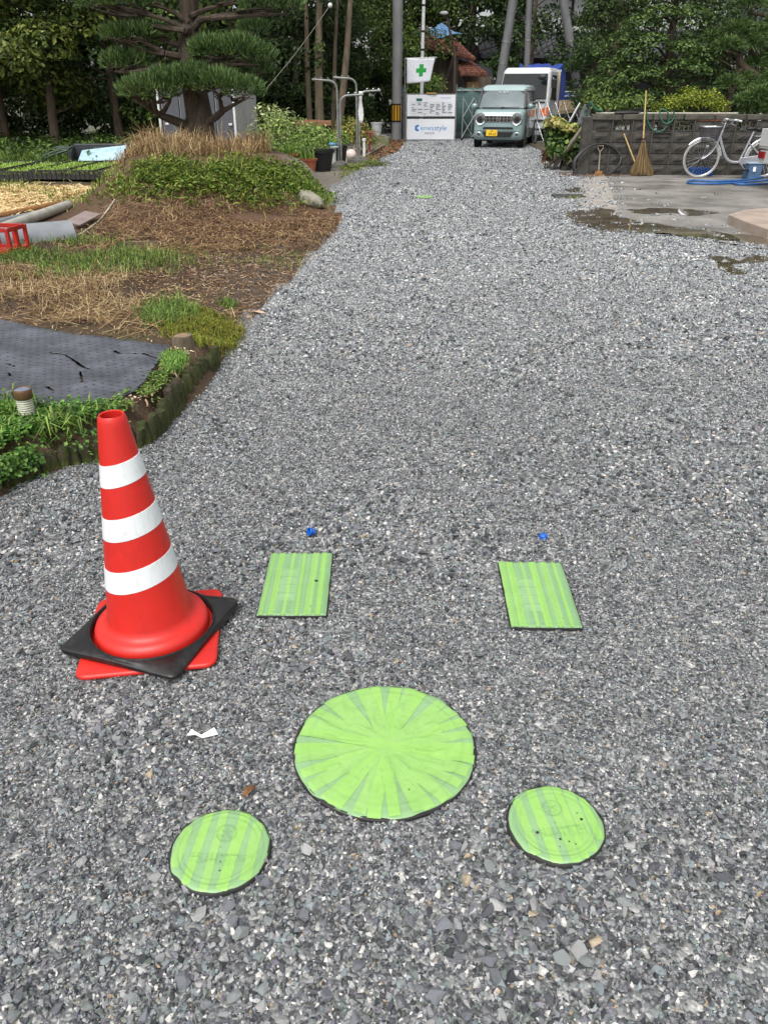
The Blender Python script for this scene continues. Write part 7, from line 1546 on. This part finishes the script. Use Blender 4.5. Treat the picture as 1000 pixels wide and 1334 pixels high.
# ================================================================ SMALL WHITE TRUCK AT THE EDGE OF THE FRAME
kt = thing('mini_truck', 'small white pickup truck parked before the bicycle, rear corner showing', 'truck', (6.52, 13.6, .012), R(2)); m_kw = M('pickup_white', S(206, 208, 206), S(190, 192, 190), rough=.35, coat=.3)
mb = MB(); mb.box((.95, .7, .66), (1.9, 1.4, .06)); mb.build('bed', m_kw, kt)
for y in (.02, 1.38): mb = MB(); mb.box((.97, y, .80), (1.9, .035, .27)); mb.build('side_gate', m_kw, kt, bevel=.008)
mb = MB(); mb.box((0, .7, .80), (.035, 1.40, .27)); mb.build('tail_gate', m_kw, kt, bevel=.008)
mb = MB(); mb.box((.06, .7, .50), (.1, 1.36, .2)); mb.build('rear_panel', m_kw, kt, bevel=.015)
for y in (.14, 1.26): mb = MB(); mb.box((.0, y, .53), (.04, .2, .11)); mb.build('tail_lamp', M('lamp_red', S(150, 26, 30), S(120, 20, 24), rough=.2), kt, bevel=.008)
mb = MB(); mb.box((.14, -.004, .53), (.16, .02, .11)); mb.build('tail_lamp', M('lamp_red', S(150, 26, 30)), kt, bevel=.005)
mb = MB(); mb.box((1.6, .7, .42), (3.0, 1.0, .14)); mb.build('chassis', m_black, kt)
mb = MB(); loft(mb, [[(x, y, .4) for x, y in ((1.98, .02), (3.3, .02), (3.3, 1.38), (1.98, 1.38))], [(x, y, 1.0) for x, y in ((1.98, .02), (3.25, .02), (3.25, 1.38), (1.98, 1.38))], [(x, y, 1.75) for x, y in ((2.0, .1), (2.85, .1), (2.85, 1.3), (2.0, 1.3))]]); mb.build('cab', m_kw, kt, bevel=.05)
mb = MB(); mb.add([(2.1, .03, 1.06), (3.1, .03, 1.06), (2.85, .095, 1.62), (2.15, .095, 1.62)], [(0, 1, 2, 3)]); o = mb.build('side_window', m_glass, kt); s_ = o.modifiers.new('t', 'SOLIDIFY'); s_.thickness = .012; s_.offset = 0
for x in (.75, 2.6):
    for y in (.1, 1.3):
        mb = MB(); mb.lathe([(.15, -.07), (.25, -.075), (.27, -.05), (.27, .05), (.25, .075), (.15, .07)], 24, (x, y, .27), axis=ay); wl = mb.build('wheel', m_tyre, kt, smooth=True); mb = MB(); mb.lathe([(.15, -.075), (.15, .075), (.05, .06)], 18, (x, y, .27), axis=ay); mb.build('rim', m_rim, wl, smooth=True)

# ================================================================ BUSH, LEANING BOARDS AND LADDER AT THE WALL END
bc = P(733, 216, 18.7).xy.to_3d()
shrub('hydrangea_bush', 'round leafy bush with yellowing top leaves at the wall end', bc, [PE(728, 175, 20, 16, 18.6), PE(748, 182, 20, 18, 18.7), PE(730, 195, 20, 16, 18.4), PE(750, 202, 18, 14, 18.4), PE(722, 162, 14, 9, 18.7)], 2400, .105, [S(80, 106, 48), S(60, 86, 38), S(104, 128, 62), S(44, 66, 30)], 'bush', aspect=.7)
shrub('flowering_sprigs', 'yellowish flowering sprigs on top of the round bush', P(728, 165, 18.5), [PE(722, 160, 13, 7, 18.4), PE(742, 168, 12, 6, 18.4)], 260, .11, [S(176, 176, 96), S(150, 156, 84), S(168, 150, 100)], 'flowers', aspect=.7)
shrub('dead_bush', 'withered brown growth at the foot of the bush', P(712, 214, 18.6).xy.to_3d(), [PE(712, 205, 9, 11, 18.5)], 260, .09, BROWN, 'bush')
def slat(name, lab, a, b_, wd, th, mat, cat): c = a.copy(); mb = MB(off=c); mb.beam(a, b_, wd, th, (0, 1, 0)); return tag(mb.build(name, mat, loc=c, bevel=.004), lab, cat)
slat('leaning_plank', 'long grey plank leaning up against the wall end', G(720, 219, .03), P(767, 155, 17.6), .05, .16, m_woodg, 'plank')
slat('leaning_plank', 'short weathered board low down against the bush', G(712, 217, .03), P(742, 190, 18.3), .04, .15, m_woodg, 'plank')
t = thing('alu_ladder', 'aluminium step ladder leaning behind the bush and wall', 'ladder', P(745, 200, 19.6).xy.to_3d()); O = Vector(t.location)
for (u0, v0, u1, v1, Y) in ((738, 178, 762, 136, 19.6), (752, 178, 770, 134, 19.4)): mb = MB(off=O); mb.beam(P(u0, v0 + 22, Y), P(u1, v1, Y), .04, .07, (0, 1, 0)); mb.build('rail', m_alu, t)
for k_ in range(7): f_ = .12 + k_ * .13; mb = MB(off=O); mb.beam(P(738, 200, 19.6).lerp(P(762, 136, 19.6), f_), P(752, 200, 19.4).lerp(P(770, 134, 19.4), f_), .05, .025, (0, 1, 0)); mb.build('rung', m_alu, t)
for i, (u0, v0, u1, v1, Y, c_, lab) in enumerate(((728, 182, 755, 134, 19.9, m_white, 'white pole leaning beside the step ladder'), (757, 175, 768, 131, 19.3, m_hosg, 'green pole leaning beside the step ladder'))): a = P(u0, v0, Y); b_ = P(u1, v1, Y); d = (b_ - a).normalized(); a = a - d * (a.z / d.z); c = a.copy(); mb = MB(off=c); mb.tube([a, b_], .018, 8); tag(mb.build('leaning_pole', c_, loc=c, smooth=True), lab, 'pole')
for i, (u, v, r_) in enumerate(((745, 220, .12), (755, 223, .09), (736, 222, .1), (762, 226, .08))): p = G(u, v); mb = MB(); mb.ell((0, 0, r_ * .4), (r_, r_ * .8, r_ * .7), 9, 6, .18); tag(mb.build('edge_rock', M('rock_dark', S(104, 98, 88), S(76, 72, 64), scale=8, rough=.9, bump=.6), loc=p), ['largest rough stone under the bush', 'brown stone at the foot of the wall end', 'rough stone beside the leaning plank', 'small stone next to the black hose'][i], 'rock')
def lit2(name, lab, poly, N, L, wd, pal, z): 
    q = sample_poly(poly, N); a = rng.uniform(0, 6.28, N); v, f = leaves(np.column_stack([q, np.full(N, z)]), np.array([[0, 0, 1.]]) + rng.normal(0, .3, (N, 3)), L * rng.uniform(.5, 1.3, N), wd); c0 = v.mean(0); tag(np_mesh(name, v, f, np.repeat(pick(pal, N), 4, 0), m_dry, loc=tuple(c0)), lab, 'leaf litter', kind='stuff')
lit2('wall_litter', 'brown fallen leaves along the foot of the wall', gpoly([(725, 226), (770, 224), (815, 224), (830, 228), (800, 231), (760, 232), (730, 230)]), 700, .05, .5, BROWN + [S(130, 78, 54)], .025)

# ================================================================ GARDEN BEHIND THE WALL
NIW = [S(66, 86, 42), S(50, 68, 32), S(88, 106, 54), S(38, 54, 27)]
Yg = 20.4; b0 = P(868, 150, Yg).xy.to_3d(); tps = [b0 - Vector((0, 0, .1)), P(868, 128, Yg), P(866, 105, Yg), P(872, 75, Yg), P(873, 45, Yg), P(880, 15, Yg + .1), P(878, -40, Yg)]
CL = [PE(u, v, a, b_, Yg + dy) for (u, v, a, b_, dy) in ((800, 118, 26, 17, -.3), (822, 104, 28, 18, -.5), (798, 90, 22, 16, -.2), (828, 78, 28, 18, -.5), (815, 56, 26, 16, -.2), (850, 60, 26, 16, -.6), (838, 34, 30, 16, -.3), (862, 22, 28, 15, -.5), (895, 20, 30, 14, -.3), (910, 2, 28, 14, 0), (860, 0, 34, 14, 0), (845, 100, 22, 14, -.7), (890, 66, 24, 15, -.5), (912, 78, 26, 16, -.3), (900, 95, 26, 14, -.5), (925, 98, 18, 14, -.2), (880, 88, 18, 12, -.8), (785, 128, 20, 12, -.4), (868, 112, 16, 10, -.4), (820, 128, 24, 11, -.6), (850, 125, 20, 12, -.5), (775, 110, 16, 12, 0), (785, 70, 16, 12, .2))]
CL += [(Vector((7.2 + random.uniform(-1.2, 1.2), Yg + random.uniform(-.6, .8), random.uniform(3.6, 5.0))), (.7, .6, .4)) for _ in range(8)]
tree('garden_tree', 'clipped broadleaf garden tree with spreading dark limbs behind the wall', b0, None, .16, CL, 19000, .078, [S(80, 104, 48), S(60, 84, 38), S(106, 128, 64), S(44, 62, 30)], bark=m_barkd, trunk_pts=tps, limb_r=.055, aspect=.55, low=-.15, up=.7, tint=.15)
for (u, v, lab) in ((790, 55, 'loose shrubby tree between the leaning pole and the clipped tree'), (765, 95, 'dark layered tree beside the leaning pole')):
    Y = 23.5 if u > 770 else 26; bb_ = P(u, 150, Y).xy.to_3d(); CL = [PE(u + random.uniform(-22, 18), random.uniform(v - 45, 140), random.uniform(13, 20), random.uniform(7, 12), Y + random.uniform(-.5, .8)) for _ in range(16)]
    CL += [(bb_ + Vector((random.uniform(-.9, .9), random.uniform(-.5, .8), random.uniform(2.8, 4.6))), (.6, .6, .4)) for _ in range(7)]
    tree('garden_tree', lab, bb_, bb_ + Vector((0, 0, 4.2)), .09, CL, 7000, .1, NIW if u > 770 else [S(60, 86, 44), S(46, 68, 34), S(84, 106, 58)], limb_r=.03)
shrub('clipped_hedge', 'bright yellow green clipped azalea hedge over the wall top', P(905, 150, 18.6).xy.to_3d(), [PE(875, 138, 20, 14, 18.6), PE(898, 130, 22, 16, 18.7), PE(922, 132, 20, 15, 18.7), PE(938, 140, 12, 10, 18.6), PE(858, 142, 14, 9, 18.6)], 3600, .05, [S(138, 150, 46), S(112, 128, 40), S(160, 168, 64), S(82, 100, 34)], 'hedge', aspect=.5)
shrub('wall_shrub', 'loose green shrub behind the wall beside the broom handle', P(810, 150, 18.9).xy.to_3d(), [PE(790, 138, 20, 9, 18.8), PE(815, 136, 20, 10, 18.9), PE(838, 134, 18, 11, 18.8), PE(770, 128, 14, 12, 19.2)], 2200, .075, [S(104, 126, 58), S(80, 104, 46), S(130, 148, 78), S(58, 78, 36)], 'shrub')
# garden pines
def pine(lab, base, trunk, pads, N, r0=.1, pal=None):
    t = thing('garden_pine', lab, 'tree', base); mb = MB(off=base); sp = smooth_path(trunk, 5); mb.tube(sp, [r0 * (1 - .6 * i / (len(sp) - 1)) for i in range(len(sp))], 9)
    for c, r_ in pads:
        st = min(sp, key=lambda q: (q - c).length + .3 * abs(q.z - c.z + .2)); branchy(mb, st, c - Vector((0, 0, r_[2] * .4)), r0 * .45, .012, .18)
        for _ in range(3): branchy(mb, st.lerp(c, .6), c + Vector((random.uniform(-.8, .8) * r_[0], random.uniform(-.8, .8) * r_[1], -.1 * r_[2])), .012, .004, .2, 4, 5)
    mb.build('trunk', m_bark, t, smooth=True)
    p_, nn, k = clump_pts(pads, N, (.55, 1.0), -.3); dirn = unit(nn * [1, 1, .6] + [0, 0, .35] + rng.normal(0, .45, (N, 3))); sd_ = unit(np.cross(dirn, rng.normal(size=(N, 3)))); hh = .15 * rng.uniform(.6, 1.2, N)
    V = np.stack([p_ - sd_ * .007, p_ + sd_ * .007, p_ + dirn * hh[:, None] * .6 + sd_ * .006 - [0, 0, .01], p_ + dirn * hh[:, None] * .6 - sd_ * .006 - [0, 0, .01], p_ + dirn * hh[:, None] - [0, 0, .04]], 1); i = np.arange(N)[:, None] * 5; f = np.concatenate([i + [0, 1, 2], i + [0, 2, 3], i + [3, 2, 4]], 0)
    np_mesh('needle_pads', V.reshape(-1, 3) - np.array(base), f, np.repeat(pick(pal or [S(86, 112, 58), S(66, 92, 48), S(108, 130, 72), S(50, 70, 38)], N), 5, 0), m_leaf, t); return t
bp_ = P(1002, 150, 20.0).xy.to_3d()
pine('garden_pine with twisting limbs standing over the bicycle wall'.replace('garden_pine', 'trained garden pine'), bp_, [bp_, P(1000, 125, 20), P(985, 100, 20), P(968, 88, 20), P(962, 72, 20), P(975, 60, 20.1), P(990, 78, 20.2), P(1012, 60, 20.2), P(1000, 20, 20.3)],
     [PE(u, v, a, b_, 19.8 + dy) for (u, v, a, b_, dy) in ((948, 62, 20, 11, 0), (975, 58, 20, 12, .2), (960, 40, 22, 10, .3), (990, 45, 20, 10, .3), (950, 112, 18, 12, 0), (968, 105, 18, 10, .2), (985, 85, 16, 9, .3), (930, 50, 14, 8, .3), (1015, 70, 20, 14, .2), (1010, 105, 20, 12, 0), (992, 118, 18, 10, -.2), (1020, 30, 24, 12, .3), (978, 5, 18, 7, .4))], 15000, .11)
pine('drooping fine leaved evergreen behind the wall at the rack end of the bicycle', P(985, 150, 18.7).xy.to_3d(), [P(985, 150, 18.7).xy.to_3d(), P(985, 130, 18.7), P(984, 112, 18.8)], [PE(u, v, a, b_, 18.6) for (u, v, a, b_) in ((975, 132, 20, 9), (995, 125, 22, 11), (1018, 130, 22, 12), (985, 142, 22, 6), (1010, 142, 22, 6))], 6000, .05)
mb = MB(); mb.box((0, 0, .5), (.8, .5, 1.0)); p = P(930, 130, 24).xy.to_3d(); tag(mb.build('brown_water_jar', m_terra, loc=p, bevel=.18, seg=4), 'large reddish brown jar glimpsed between the garden trees', 'jar')
# soil of the walled garden
g = MB(); g.add([(4.2, 17.62, .03), (30, 16.3, .03), (30, 29, .03), (4.6, 29, .03)], [(0, 1, 2, 3)]); tag(g.build('walled_garden_soil', M('soil_dark', S(86, 76, 60), S(66, 66, 44), scale=3, rough=.95, bump=.6)), 'dark planted soil behind the block wall', 'soil', kind='structure')
# backdrop trees
for (x, y, lab, H_) in ((10.5, 29.5, 'dark tree between the white house and the truck', 6.2), (8.2, 33.5, 'dark tree standing in front of the farmhouse eaves', 5.2), (14.0, 25.5, 'dark tree beyond the garden pines', 7), (10.3, 26.6, 'dark leafy tree between the clipped tree and the pines', 3.6)):
    wood_tree(x, y, DK, lab, H_, 1.6, 6500, .15, .4, .2, None)
